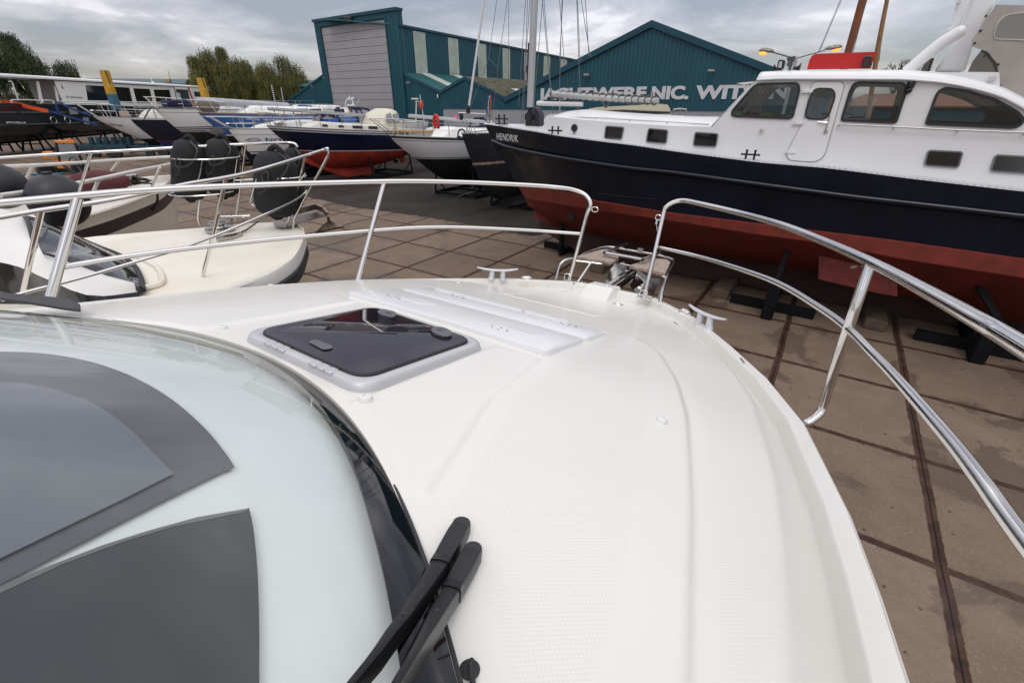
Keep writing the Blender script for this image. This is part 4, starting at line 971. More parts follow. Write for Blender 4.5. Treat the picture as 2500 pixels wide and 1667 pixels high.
# --- high hall behind, side wall running away to the right
hs=thing('high_hall','long teal hall behind the workshop with pale translucent wall strips','building',FW(tt1+12,0,30))
HV=Vector((math.sin(R(28.6)),math.cos(R(28.6)),0)); Hn=Vector((HV.y,-HV.x,0)); H0=FW(tt1+.3,0,OFF+.1)
ph0=PL(984,64,H0,Hn); zh=ph0.z
def HW(s,z,o=0): return H0+HV*s+Hn*(-o)+Vector((0,0,z))
def HS(x,y): p=PL(x,y,H0,Hn); return (p-H0).dot(HV),p.z
q=MB(); q.poly([HW(0,0),HW(75,0),HW(75,zh),HW(0,zh)],-Hn*.3)
for i in range(150): q.poly([HW(.3+i*.5,3),HW(.3+i*.5+.2,3),HW(.3+i*.5+.2,zh-.1),HW(.3+i*.5,zh-.1)],Hn*.06)
q.build('wall',TEAL,hs,smooth=0)
q=MB(); q.poly([HW(0,zh+.12,-.25),HW(75,zh+.12,-.25),HW(75,zh-.14,-.25),HW(0,zh-.14,-.25)],-Hn*.3); q.build('eaves_trim',TEAL2,hs,smooth=0)
q=MB(); q.poly([HW(0,zh,.3),HW(75,zh,.3),HW(75,zh+1.5,14),HW(0,zh+1.5,14)],Vector((0,0,.15))); q.build('roof',TEALR,hs,smooth=0)
for xa,xb in((1011,1041),(1094,1119),(1165,1186),(1226,1244),(1279,1296),(1327,1342),(1369,1383)):
    s0=HS(xa,130)[0];s1=HS(xb,150)[0]; q=MB(); q.poly([HW(s0,5,-.07),HW(s1,5,-.07),HW(s1,zh-.35,-.07),HW(s0,zh-.35,-.07)],Hn*.05)
    k=int((s1-s0)/.5)
    for i in range(1,k): q.poly([HW(s0+i*.5,5,-.12),HW(s0+i*.5+.12,5,-.12),HW(s0+i*.5+.12,zh-.4,-.12),HW(s0+i*.5,zh-.4,-.12)],Hn*.04)
    q.build('light_strip',SKYL,hs,smooth=0)
# --- left wing: lean-to with a sloping roof
lw=thing('lean_to_shed','teal lean-to with a steeply sloping verge left of the door tower','building',FW(tt0-6,0,8))
a=WF(792,184);b_=WF(690,258); c_=(tt0+.0,); sw=(a[1]-b_[1])/(a[0]-b_[0]); t_e=b_[0]-(b_[1]-2.6)/sw
zw=lambda t:a[1]+(t-a[0])*sw
q=MB(); q.poly([FW(t_e,0,.02),FW(tt0-.06,0,.02),FW(tt0-.06,zw(tt0),.02),FW(t_e,zw(t_e),.02)],FU*.3); q.build('wall',TEAL,lw,smooth=0)
q=MB(); clad(q,t_e,tt0-.1,zw,0,.36,.02); q.build('cladding_ribs',TEAL,lw,smooth=0)
q=MB(); q.poly([FW(t_e-.3,zw(t_e-.3)+.2,-.14),FW(tt0-.06,zw(tt0)+.2,-.14),FW(tt0-.06,zw(tt0)-.12,-.14),FW(t_e-.3,zw(t_e-.3)-.12,-.14)],FU*.13); q.build('verge_trim',TEAL2,lw,smooth=0)
q=MB(); q.poly([FW(t_e-.3,zw(t_e-.3)+.15,0),FW(tt0-.06,zw(tt0)+.15,0),FW(tt0-.06,zw(tt0)+.03,0),FW(t_e-.3,zw(t_e-.3)+.03,0)],FU*20); q.build('roof',TEALR,lw,smooth=0)
lampfix(767,211,.02,lw,.7).build('floodlight',LAMPG,lw); lampfix(797,191,.02,lw,.6).build('floodlight',LAMPG,lw)
# --- far sheds
def shed(name,label,x0,x1,ytop,Y0,Y1,depth,m,mr):
    A=D(x0,ytop,Y0); B=D(x1,ytop,Y1); z=A.z; A=Vector((A.x,A.y,0)); B=Vector((B.x,B.y,0)); d=(B-A).normalized(); n_=Vector((-d.y,d.x,0)); 
    if n_.y<0: n_=-n_
    o=thing(name,label,'building',(A+B)/2+n_*depth/2); up=Vector((0,0,1))
    q=MB(); q.poly([A,B,B+up*z,A+up*z],n_*.3); 
    L=(B-A).length; k=int(L/.6)
    for i in range(k): p=A+d*(i*.6+.1); q.poly([p,p+d*.25,p+d*.25+up*(z-.2),p+up*(z-.2)],-n_*.06)
    q.poly([A+n_*.31,A+n_*depth,A+n_*depth+up*z,A+n_*.31+up*z],d*.3); q.poly([B+n_*.31,B+n_*depth,B+n_*depth+up*z,B+n_*.31+up*z],-d*.3)
    q.build('wall',m,o,smooth=0)
    q=MB(); r0=up*z; q.poly([A+r0-n_*.4-d*.3,B+r0-n_*.4+d*.3,B+r0+n_*depth/2+up*1.2+d*.3,A+r0+n_*depth/2+up*1.2-d*.3],up*.15); q.poly([A+r0+n_*(depth+.4)-d*.3,B+r0+n_*(depth+.4)+d*.3,B+r0+n_*depth/2+up*1.2+d*.3,A+r0+n_*depth/2+up*1.2-d*.3],up*.15); q.build('roof',mr,o,smooth=0); return o
shed('far_shed','long low teal shed behind the white barge superstructure',120,640,205,105,112,20,TEAL,mat('dark_shed_roof',(.05,.09,.10),.6))
shed('teal_warehouse','teal shed behind the pair of willows beside the lean-to',600,790,214,95,92,14,teal('mid_teal',(.04,.15,.17)),TEALR)
shed('small_warehouse','low blue shed far right seen through the wheelhouse windows',2040,2420,262,58,46,12,teal('blue_cladding',(.05,.14,.18)),mat('orange_roof',(.25,.09,.05),.7))
# ------------------------------------------------------------------ trees
def leafmat(n,c1,c2):
    m=mat(n,c2,.8,var=.8,vscale=.9,tint=c1,detail=6); return m
LDK=leafmat('willow_leaf_dark',(.012,.026,.008),(.045,.065,.020)); LOL=leafmat('willow_leaf_olive',(.030,.034,.008),(.140,.130,.030)); BARK=mat('bark',(.05,.04,.03),.9,var=.4,vscale=3,bump=.5,bscale=10)
def willow(base,Ht,rad,m,label,seed,n=5200,strand=2.4,lean=0,lobes=9,leaf=.16):
    rd=random.Random(seed); o=thing('willow_tree',label,'tree',base)
    q=MB(); B=Vector(base); top=B+Vector((lean,0,Ht*.55)); q.tube([B,B+Vector((lean*.3,0,Ht*.25)),top],[.45,.34,.2],10)
    L=[]
    for k in range(lobes):
        a=2*math.pi*k/lobes+rd.uniform(-.4,.4); rr=rad*rd.uniform(.25,.78); z=Ht*(rd.uniform(.36,.88))*(1-.25*(rr/rad)**2)
        if k==0: rr=rad*.1; z=Ht*.88
        c=B+Vector((math.cos(a)*rr+lean,math.sin(a)*rr,z)); L.append((c,rad*rd.uniform(.12,.32)))
        mid=top.lerp(c,.5)+Vector((rd.uniform(-.4,.4),rd.uniform(-.4,.4),.4)); q.tube([B+Vector((lean*.3,0,Ht*.3)),mid,c],[.2,.12,.05],7)
        for j in range(5):
            e=c+Vector((rd.gauss(0,1),rd.gauss(0,1),rd.uniform(-.2,1))).normalized()*L[-1][1]*rd.uniform(.6,1.1); q.tube([c,c.lerp(e,.5)+Vector((0,0,.15)),e],[.05,.035,.02],5)
    q.build('trunk',BARK,o)
    vs=[];fs=[]
    for k in range(n):
        c,r=L[rd.randrange(len(L))]
        d=Vector((rd.gauss(0,1),rd.gauss(0,1),rd.gauss(.15,.8))).normalized(); p=c+Vector((d.x,d.y,d.z*.8))*r*(rd.random()**.5)*(1.35 if rd.random()<.06 else 1)
        ln=strand*rd.uniform(.35,1.2)*(1 if d.z<.3 else .45); sway=Vector((d.x,d.y,0))*.25
        k2=int(ln/ (leaf*1.2))+2
        for j in range(k2):
            t=j/k2; s=p+sway*math.sin(t*1.5)-Vector((0,0,ln*t))+Vector((rd.gauss(0,.05),rd.gauss(0,.05),0)); 
            if s.z<.8: break
            ang=rd.uniform(0,math.pi); w_=leaf*rd.uniform(.35,.7); h_=leaf*rd.uniform(1.0,1.8); x=Vector((math.cos(ang),math.sin(ang),rd.uniform(-.4,.4)))*w_; y=Vector((rd.uniform(-.35,.35),rd.uniform(-.35,.35),-1))*h_
            i0=len(vs); vs+=[s-x*.5,s+x*.5+y*.4,s+y,s-x*.6+y*.5]; fs.append((i0,i0+1,i0+2,i0+3))
    q=MB(); q.v=vs;q.f=fs;q.m=[0]*len(fs); q.build('crown',m,o,smooth=0,recalc=False); return o
def treeat(x,ytop,Y,rpx,m,label,seed,**k):
    t=D(x,ytop,Y); e=D(x+rpx,ytop,Y); return willow((t.x,t.y,0),t.z,(e-t).length,m,label,seed,**k)
treeat(-5,56,72,118,LDK,'dark green weeping willow at the far left behind the barge',1,n=6500,strand=3.2,lobes=24)
treeat(-190,40,70,130,LDK,'dark willow at the left frame edge, taller than its neighbour',11,n=3000,strand=3.0,lobes=9)
treeat(520,92,92,92,LOL,'olive weeping willow left of its smaller twin behind the yachts',2,n=6800,strand=4.2,lobes=28)
treeat(585,140,96,62,LOL,'small olive willow between the two taller ones',5,n=3600,strand=3.8,lobes=18)
treeat(675,122,94,80,LOL,'olive willow with bare twigs on top, beside the lean-to',3,n=5000,strand=4.0,lobes=23)
treeat(452,182,100,26,LOL,'low olive willow at the left foot of the taller willow',6,n=900,strand=2,lobes=5)
def bare_tree(x,ytop,Y,rpx,label,seed,lv=6):
    rd=random.Random(seed); t=D(x,ytop,Y); o=thing('bare_tree',label,'tree',(t.x,t.y,0)); q=MB(); Hh=t.z
    def br(p,d,L,r,l):
        e=p+d*L; q.tube([p,p.lerp(e,.5)+Vector((rd.gauss(0,.04),rd.gauss(0,.04),0))*L,e],[r,r*.8,r*.6],5,cap=False)
        if l<=0: return
        for i in range(3 if l>1 else 4):
            nd_=(d+Vector((rd.gauss(0,.42),rd.gauss(0,.42),rd.gauss(.15,.25)))).normalized(); br(e,nd_,L*rd.uniform(.62,.82),r*.6,l-1)
    br(Vector((t.x,t.y,0)),Vector((0,0,1)),Hh*.30,.28,lv); q.build('trunk',BARK,o,recalc=False); return o
bare_tree(2215,135,75,60,'leafless tree showing above the wheelhouse roof of the blue motor vessel',21,5)
bare_tree(2170,225,85,40,'leafless tree seen small through the wheelhouse window',22,5)
# ------------------------------------------------------------------ the big dark-hulled motor vessel on the right
HD=Vector((math.sin(R(124.6)),math.cos(R(124.6)),0)); HN=Vector((-HD.y,HD.x,0))
if HN.y<0: HN=-HN
HO=Vector((5.81,9.37,0))
def HX(p): d=p-HO; return d.dot(HD),d.dot(HN),p.z
def HP3(s,i,z): return HO+HD*s+HN*i+Vector((0,0,z))
HB2=2.05
def hin(x,y,f):
    """photo point on the near hull side whose inset from the outermost plane is f(s)"""
    s=0
    for k in range(30):
        i=f(s) if callable(f) else f
        p=PL(x,y,HO+HN*i,HN); s2=(p-HO).dot(HD); s=s*.4+s2*.6
    return Vector((s,f(s) if callable(f) else f,p.z))
hen=thing('motor_vessel','dark blue and white steel motor vessel with red bottom, standing at right','boat',HP3(0,HB2,0),az_rot(R(124.6-180)))
NAVY=bpy.data.materials.new('navy_hull_paint'); MATS['navy_hull_paint']=NAVY
mat('navy_tmp',(.0035,.0062,.0150),.20,var=.3,vscale=1.2,coat=.10,rvar=.08,bump=.10,bscale=3,spec=.25); NAVY=MATS['navy_tmp']; NAVY.name='navy_hull_paint'
REDP=mat('red_antifouling',(.105,.012,.008),.72,var=.5,vscale=1.1,detail=10,bump=.25,bscale=30,tint=(.070,.011,.008),spec=.25)
REDB=mat('bright_antifouling',(.36,.035,.018),.65,var=.25,vscale=2,detail=6,spec=.3)
WHITEP=mat('white_ship_paint',(.76,.76,.765),.33,var=.04,vscale=1.0,bump=.05,bscale=6,coat=.15)
sb=hin(1182,303,HB2).x
L0s=[(1182,303),(1200,306),(1240,312),(1300,321),(1369,333),(1460,345),(1553,356),(1640,369),(1729,381),(1853,397),(2023,411),(2235,438),(2500,468)]
L1s=[(1203,342),(1235,356),(1300,371),(1376,385),(1460,398),(1553,411),(1640,419),(1729,431),(1882,452),(2093,480),(2300,503),(2500,526)]
L2s=[(1262,450),(1300,455),(1350,462),(1412,475),(1447,488),(1518,499),(1623,517),(1729,530),(1988,562),(2199,588),(2500,631)]
L3s=[(1283,485),(1330,492),(1380,500),(1447,512),(1518,521),(1600,533),(1670,543),(1857,573),(1988,590),(2199,631),(2500,678)]
L4s=[(1305,512),(1341,536),(1412,562),(1480,578),(1560,592),(1641,606),(1730,622),(1850,640),(2000,668),(2200,720),(2500,790)]
def insf(base,ln,pw):
    def f(s): 
        t=min(1,max(0,(s-sb)/ln)); return base+(HB2-base)*(1-t)**pw
    return f
def bow_s(pt): return hin(*pt,HB2).x
def traced(pts,base,ln,pw):
    s0=bow_s(pts[0]); 
    def f(s): t=min(1,max(0,(s-s0)/ln)); return base+(HB2-base)*(1-t)**pw
    out=[hin(*pts[0],HB2)]+[hin(x,y,f) for x,y in pts[1:]]
    return out,f
def resamp(tr,n,send=7.5):
    xs=[p.x for p in tr]; ys=[p.y for p in tr]; zs=[p.z for p in tr]
    for i in range(1,len(xs)):
        if xs[i]<=xs[i-1]: xs[i]=xs[i-1]+.01
    k=(zs[-1]-zs[-3])/(xs[-1]-xs[-3]); xs.append(send); ys.append(ys[-1]); zs.append(zs[-1]+k*.3*(send-xs[-2]))
    t=np.linspace(0,1,n)**1.35; S=xs[0]+(send-xs[0])*t
    return [Vector((s,float(np.interp(s,xs,ys)),float(np.interp(s,xs,zs)))) for s in S]
NS=60
tr0,f0=traced(L0s,0.0,5.2,2.1); tr1,f1=traced(L1s,.02,5.2,2.0); tr2,f2=traced(L2s,.10,5.5,1.9); tr3,f3=traced(L3s,.14,5.5,1.8); tr4,f4=traced(L4s,1.15,5.0,1.4)
speckle(NAVY,7,.07,.88,(.045,.038,.034)); speckle(WHITEP,5,.035,.90,(.30,.22,.15))
R0,R1_,R2,R3,R4=[resamp(t,NS) for t in(tr0,tr1,tr2,tr3,tr4)]
def H3(p,mir=False,di=0): return HP3(p.x,(2*HB2-p.y-di) if mir else p.y+di,p.z)
def strip(rows,mir=False):
    return [[H3(r[i],mir) for r in rows] for i in range(NS)]
def offs(r,dz,di): return [Vector((p.x,min(p.y+di,HB2) if i else p.y,p.z+dz)) for i,p in enumerate(r)]
q=MB()
for mir in(False,True):
    ledge_a=offs(R1_,.025,-.0); ledge_b=offs(R1_,.012,-.09); ledge_c=offs(R1_,-.05,-.085); ledge_d=offs(R1_,-.09,.0)
    ledge_b[0]=ledge_c[0]=R1_[0]
    mida=[ (a+b_)/2+Vector((0,.01,0)) for a,b_ in zip(R1_,R2)]
    q.loft(strip([R0,[(a+b_)/2 for a,b_ in zip(R0,R1_)],ledge_a,ledge_b,ledge_c,ledge_d,mida,R2],mir),closed=False,cap=False)
# transom
tr_=[H3(r[-1]) for r in(R0,R1_,R2)]+[H3(r[-1],True) for r in(R2,R1_,R0)]; q.add(tr_,[tuple(range(6))])
hull=q.build('hull',NAVY,hen,smooth=30)
q=MB()
R2b=offs(R2,.012,-.02); R2c=offs(R2,-.015,-.05); R3b=offs(R3,.01,-.05); R3c=offs(R3,-.03,.02)
for mir in(False,True): 
    q.loft(strip([offs(R2,.0,.004),R2c,R3b,R3c],mir),closed=False,cap=False)
q.build('rubbing_band',mat('faded_red_paint',(.20,.026,.016),.6,var=.6,vscale=3,detail=10,tint=(.12,.022,.016)),hen,smooth=30)
q=MB()
keel=[Vector((p.x,HB2-.12,max(.9 if i>8 else .7,p.z-.2))) for i,p in enumerate(R4)]
for mir in(False,True):
    q.loft(strip([R3c,[(a*.5+b_*.5)+Vector((0,-.10,-.02)) for a,b_ in zip(R3c,R4)],R4,keel],mir),closed=False,cap=False)
q.add([H3(R3[-1]),H3(R4[-1]),H3(keel[-1]),H3(R4[-1],True),H3(R3[-1],True),H3(R2[-1],True),H3(R2[-1])],[tuple(range(7))])
q.build('bottom',REDP,hen,smooth=40)
q=MB(); q.loft([[HP3(p.x,HB2-.13,min(p.z,1.2)),HP3(p.x,HB2+.13,min(p.z,1.2)),HP3(p.x,HB2+.13,.05+max(0,(14-i))*.06),HP3(p.x,HB2-.13,.05+max(0,(14-i))*.06)] for i,p in enumerate(keel) if i>2]); q.build('keel',mat('keel_black_red',(.035,.010,.009),.8,var=.5,vscale=3),hen)  # real keel, carried down to the ground to block light from behind
# bilge keel block and bow thruster tunnel
q=MB(); kb=[(1999,612),(2186,634),(2192,724),(2150,718),(2030,690),(1997,682)]
q.poly([PL(x,y,HO+HN*.42,HN) for x,y in kb],HN*.09); bk=q.build('bilge_keel',mat('bilge_keel_red',(.14,.018,.011),.7,var=.4,vscale=5,tint=(.08,.014,.012)),hen,bevel=.01)
q=MB(); 
for (x,y) in((2084,652),(2107,650)):
    c_=PL(x,y,HO+HN*.40,HN); q.poly([c_+HD*(.055*math.cos(t)*(1 if x<2100 else .5))+Vector((0,0,.035*math.sin(t)+.02*math.cos(t))) for t in np.linspace(0,2*math.pi,14,endpoint=False)],HN*.02)
q.build('anode_patch',mat('zinc_patch',(.30,.26,.20),.8,var=.5,vscale=40),bk,root=hen)
thr=hin(1397,528,lambda s:f3(s)+.22); c_=HP3(thr.x,thr.y-.05,thr.z)
q=MB(); q.tube([c_-HN*.02+HD*0,c_+HN*.06],[.12,.12],20); q.build('thruster_tunnel',mat('tunnel_dark',(.012,.005,.005),.8),hen)
# lower bow strake
q=MB(); pts=[hin(x,y,lambda s:f2(s)-.05) for x,y in((1278,427),(1323,443),(1380,455),(1447,470),(1520,480),(1600,487))]; pts=[Vector((p.x,p.y-.02+ .03*0,p.z)) for p in pts]; q.tube([H3(p,di=.03) for p in pts],.016,8,smooth=4); q.build('bow_strake',NAVY,hen)
# deck
q=MB(); q.loft([[H3(a,di=.0),H3(Vector((a.x,HB2,a.z+.03))),H3(a,True)] for a in R0],closed=False,cap=False); q.build('deck',WHITEP,hen,smooth=30)
# pale patterned walk-way strip along the deck edge
q=MB(); q.loft([[H3(a,di=.005)+Vector((0,0,.0)),H3(a,di=.01)+Vector((0,0,.028)),H3(a,di=.30 if a.y<HB2-.3 else .0)+Vector((0,0,.035))] for a in R0[3:]],closed=False,cap=False)
tm=bpy.data.materials.new('tread_pattern'); tm.use_nodes=True; bb=tm.node_tree.nodes['Principled BSDF']; tcn=tm.node_tree.nodes.new('ShaderNodeTexCoord'); ck=tm.node_tree.nodes.new('ShaderNodeTexChecker'); ck.inputs['Scale'].default_value=22; ck.inputs[1].default_value=(.62,.62,.63,1); ck.inputs[2].default_value=(.46,.46,.48,1); tm.node_tree.links.new(tcn.outputs['Object'],ck.inputs[0]); tm.node_tree.links.new(ck.outputs[0],bb.inputs[0]); bb.inputs['Roughness'].default_value=.5
q.build('deck_tread',tm,hen,smooth=30)
q=MB(); q.tube([H3(p,di=-.075) for p in R1_[1:]],.036,10); q.build('rubbing_strake',mat('worn_strake_highlight',(.010,.015,.026),.28,var=.5,vscale=3,coat=.2,tint=(.004,.006,.011)),hen)  # highlight along the worn ledge is put into this lighter paint
# name on the bow
def hull_text(s,x0,y0,x1,y1,hpx,f,m,par,nm='name_lettering'):
    a=hin(x0,y0,f);b_=hin(x1,y1,f); A=H3(a);B=H3(b_); xv=(B-A); up=hin(x0,y0-hpx,f); U=H3(up)-A; M=frame(A-HN*.02,xv,U); Hh=U.length
    o=text_mesh(nm,s,Hh,M,m,par,bold=0,thick=.006,spacing=1.12)
    Mi=(WM[par.name].inverted()@M); inv=Mi.inverted(); xs=[(inv@v.co).x for v in o.data.vertices]; ff=xv.length/(max(xs)-min(xs)); o.data.transform(Mi@Matrix.Diagonal((ff,1,1,1))@Matrix.Translation((-min(xs),0,0))@inv); return o
hull_text('HENDRIK',1214,341,1266,348,17,lambda s:f0(s)-.03,mat('name_white',(.55,.56,.58),.6),hen)
# --- forward cabin
CI=.42
def cab(x,y,i=CI): return PL(x,y,HO+HN*i,HN)
def panelM(i,up=(0,0,1)): return frame(HO+HN*i,HD,(0,0,1))
def c2d(pts,i): 
    o=[]
    for x,y in pts: p=cab(x,y,i); o.append(((p-HO).dot(HD),p.z))
    return o
def rpoly2(pts,r,n=4): return [(p.x,p.y) for p in round_poly([(a,b_,0) for a,b_ in pts],r,n)]
GLD=glass_mat('dark_cabin_glass',(.42,.43,.44),fac=1.0,dark=.04); GLC=glass_mat('cabin_glass',(.62,.66,.66),fac=1.0,dark=.03)
# whole near side of the superstructure as one painted plate with real openings
outer=c2d([(1316,325),(1322,312),(1336,294),(1345,288),(1360,286.5),(1447,295),(1560,303),(1640,308),(1734,310),(1837,205),(1842,199),(1855,196),(1900,194),(2023,194),(2199,194.5),(2290,201),(2345,209),(2400,222),(2446,236),(2500,264),(2600,330),(2700,400),(2700,520),(2500,480),(2235,444),(2023,416),(1853,402),(1729,386),(1553,361),(1369,337)],CI)
W1=[(1786,281),(1788,270),(1836,215),(1846,207),(1860,204.5),(1944,203),(1951,209),(1952,222),(1936,286),(1928,290),(1795,285)]
W2=[(1966.5,284),(1968,270),(1980,230),(1990,219),(2000,216),(2030,217),(2038,226),(2038,240),(2024,282),(2010,292),(1975,291)]
W3=[(2053,295),(2075,222),(2084,205),(2096,201),(2205,203),(2213,212),(2213,222),(2188,301)]
W4=[(2259,304),(2285,233),(2292,222),(2308,214),(2360,222),(2430,243),(2484,273),(2499,291),(2495,303),(2482,311),(2470,313)]
ports=[[(1476,338),(1480,308),(1524,311),(1518,341)],[(1578,347),(1584,314),(1631,318),(1627,351)],[(1693,356),(1698,323),(1754,327),(1748,359)],[(1693.5+0,0)]][:3]
ports2=[[(2256,404),(2266,367),(2351,371),(2339,410)],[(2417,418),(2430,378),(2530,384),(2520,425)]]
holes=[rpoly2(c2d(w_,CI),.05) for w_ in(W1,W2,W3,W4)]+[rpoly2(c2d(w_,CI),.05) for w_ in ports+ports2]
# bring the forward end in towards the stem: the plate is bent after filling
side=holed('cabin_side',outer,holes,panelM(CI+.012),.024,WHITEP,hen)
far=holed('cabin_side',outer,holes,panelM(2*HB2-CI),.024,WHITEP,hen)
def window(w_,nm,gm_,frm=.028,mm=None,par=hen,thick=.03):
    o=c2d(w_,CI); inn=rpoly2(o,.05); cx_=sum(a for a,_ in o)/len(o); cz=sum(b_ for _,b_ in o)/len(o)
    M=panelM(CI-.012)
    def off(pts,d):
        out=[];k=len(pts)
        for i in range(k):
            a=Vector((*pts[i-1],0));b_=Vector((*pts[i],0));c=Vector((*pts[(i+1)%k],0)); t=(c-a); 
            if t.length<1e-6: out.append(pts[i]);continue
            t.normalize(); n_=Vector((t.y,-t.x,0)); s=1 if (b_-Vector((cx_,cz,0))).dot(n_)>0 else -1; out.append((b_.x+n_.x*d*s,b_.y+n_.y*d*s))
        return out
    g_=MB(); g_.poly([HP3(a,CI+.002,b_) for a,b_ in inn],HN*.006)
    wo_=g_.build(nm,gm_,par,smooth=0)
    holed('window_frame',off(inn,.010 if frm<.02 else .014),[off(inn,-frm)],M,thick,mm or RUBBER,wo_,root=hen); return wo_
for w_ in(W1,W3): window(w_,'window',GLC)
w4=window(W4,'window',GLC)
for w_ in ports: window(w_,'porthole',GLD,.014,mat('aluminium_frame',(.22,.22,.23),.4,.6))
for w_ in ports2: window(w_,'porthole',GLD,.014,mat('aluminium_frame',(.22,.22,.23),.4,.6))
# curtains behind the portholes
CURT=mat('grey_curtain',(.80,.80,.79),.9,var=.3,vscale=20)
for w_ in ports:
    o=c2d(w_,CI); x0=min(a for a,_ in o);x1=max(a for a,_ in o);z0=min(b_ for _,b_ in o);z1=max(b_ for _,b_ in o)
    q=MB(); q.loft([[HP3(x0+(x1-x0)*t,CI+.05+.018*math.sin(t*34),z0-.03),HP3(x0+(x1-x0)*t,CI+.05+.022*math.sin(t*30+1),z1+.03)] for t in np.linspace(-.05,1.05,50)],closed=False,cap=False); q.build('curtain',CURT,hen,smooth=60)
# roofs
def zat(x,pts):
    return float(np.interp(x,[a for a,_ in pts],[b_ for _,b_ in pts]))
topl=c2d([(1345,287.5),(1360,286.5),(1447,295),(1560,303),(1640,308),(1734,310)],CI)
q=MB(); secs=[]
for s in np.linspace(topl[0][0],topl[-1][0]+.3,26):
    z=zat(s,topl); row=[]
    for u in np.linspace(0,1,17):
        i=CI+(2*HB2-2*CI)*u; row.append(HP3(s,i,z+.16*math.sin(math.pi*u)**.7))
    secs.append(row)
q.loft(secs,closed=False,cap=False); frt=[HP3(topl[0][0]-.32,i,zat(topl[0][0],topl)-.42) for i in np.linspace(CI+.0,2*HB2-CI,17)]
q.loft([frt,secs[0]],closed=False,cap=False); q.build('fore_cabin_roof',WHITEP,hen,smooth=50,solid=.02)
topw=c2d([(1855,194.5),(1900,192),(2023,192),(2199,192.5),(2290,199),(2345,208),(2400,221),(2446,235),(2500,263),(2600,330),(2700,400)],CI)
q=MB(); secs=[]
for s in np.linspace(topw[0][0]-.05,topw[-1][0],44):
    z=zat(s,topw); row=[]
    for u in np.linspace(0,1,19):
        i=CI-.05+(2*HB2-2*CI+.1)*u; e=min(u,1-u); row.append(HP3(s,i,z+.02+.11*min(1,(e/.10))**.5+.05*math.sin(math.pi*u)))
    secs.append(row)
q.loft(secs,closed=False,cap=False); q.build('wheelhouse_roof',WHITEP,hen,smooth=50,solid=.04)
q=MB(); q.tube([HP3(s,CI-.05,zat(s,topw)-.005) for s in np.linspace(topw[0][0]-.05,topw[-1][0],50)],.022,8); q.build('roof_gutter',WHITEP,hen)
# wheelhouse front: raked plate with openings is not seen from here; closed sides keep the light out
A0=cab(1734,310);A1=cab(1840,200)
q=MB(); 
for i0,i1 in((CI,CI+.10),(1.30,1.42),(2*HB2-1.42,2*HB2-1.30),(2*HB2-CI-.10,2*HB2-CI)):
    q.poly([A0+HN*(i0-CI),A0+HN*(i1-CI),A1+HN*(i1-CI),A1+HN*(i0-CI)],HD*.04)
q.poly([A0,A0+HN*(2*HB2-2*CI),A0.lerp(A1,.18)+HN*(2*HB2-2*CI),A0.lerp(A1,.18)],HD*.04); q.poly([A0.lerp(A1,.9),A0.lerp(A1,.9)+HN*(2*HB2-2*CI),A1+HN*(2*HB2-2*CI),A1],HD*.04); q.build('wheelhouse_front',WHITEP,hen)
q=MB(); q.poly([A0.lerp(A1,.18)+HN*.1+HD*.02,A0.lerp(A1,.18)+HN*(2*HB2-2*CI-.1)+HD*.02,A0.lerp(A1,.9)+HN*(2*HB2-2*CI-.1)+HD*.02,A0.lerp(A1,.9)+HN*.1+HD*.02],HD*.006); q.build('front_windows',GLC,hen,smooth=0)
fv=MB(); e=cab(1796,203); 
fv.poly([cab(1797,204),cab(1812,202),cab(1843,199),cab(1840,203),cab(1818,207)],HN*3.2); fv.build('sun_visor',WHITEP,hen)
# interior: floor, bulkheads, dashboard
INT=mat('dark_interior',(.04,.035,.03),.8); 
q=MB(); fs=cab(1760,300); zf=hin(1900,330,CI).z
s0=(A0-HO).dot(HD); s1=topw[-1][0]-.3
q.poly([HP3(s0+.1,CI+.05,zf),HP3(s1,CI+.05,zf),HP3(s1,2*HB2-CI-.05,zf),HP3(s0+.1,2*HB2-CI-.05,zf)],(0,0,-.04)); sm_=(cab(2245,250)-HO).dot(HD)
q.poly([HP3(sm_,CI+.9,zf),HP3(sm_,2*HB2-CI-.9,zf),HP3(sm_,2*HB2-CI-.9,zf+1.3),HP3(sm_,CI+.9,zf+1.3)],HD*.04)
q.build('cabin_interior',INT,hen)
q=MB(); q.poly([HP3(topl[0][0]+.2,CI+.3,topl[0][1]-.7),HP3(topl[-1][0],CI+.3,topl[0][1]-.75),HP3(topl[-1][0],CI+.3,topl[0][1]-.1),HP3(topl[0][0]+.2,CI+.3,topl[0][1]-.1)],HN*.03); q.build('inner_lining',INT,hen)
# model sailing ship and radio on the window ledge
q=MB(); b0=cab(1838,276,CI+.45); q.loft([[b0+HD*(x)+HN*(w2*sg)+Vector((0,0,z)) for sg,z in((-1,.0),(-.4,-.06),(.4,-.06),(1,.0))] for x,w2 in((-.2,.005),(-.1,.05),(0,.06),(.12,.05),(.2,.02))]); q.box(b0+Vector((0,0,-.12)),(.5,.3,.10)); shp=q.build('model_ship',WOOD,hen)
q=MB(); q.tube([b0,b0+Vector((0,0,.52))],.008,6); q.poly([b0+HD*.01+Vector((0,0,.5)),b0+HD*.17+Vector((0,0,.03)),b0+HD*.01+Vector((0,0,.03))],HN*.004); q.poly([b0-HD*.01+Vector((0,0,.48)),b0-HD*.22+Vector((0,0,.02)),b0-HD*.02+Vector((0,0,.05))],HN*.004); q.build('model_sails',mat('sailcloth',(.6,.6,.58),.8),shp,root=hen)
b1=cab(1872,282,CI+.4); q=MB(); q.box(b1,(.28,.12,.10),az_rot(0).to_3x3()@Matrix.Rotation(-R(34.6),3,'Z'),bev=.01); q.build('radio',mat('cream_plastic',(.5,.42,.25),.5),hen)
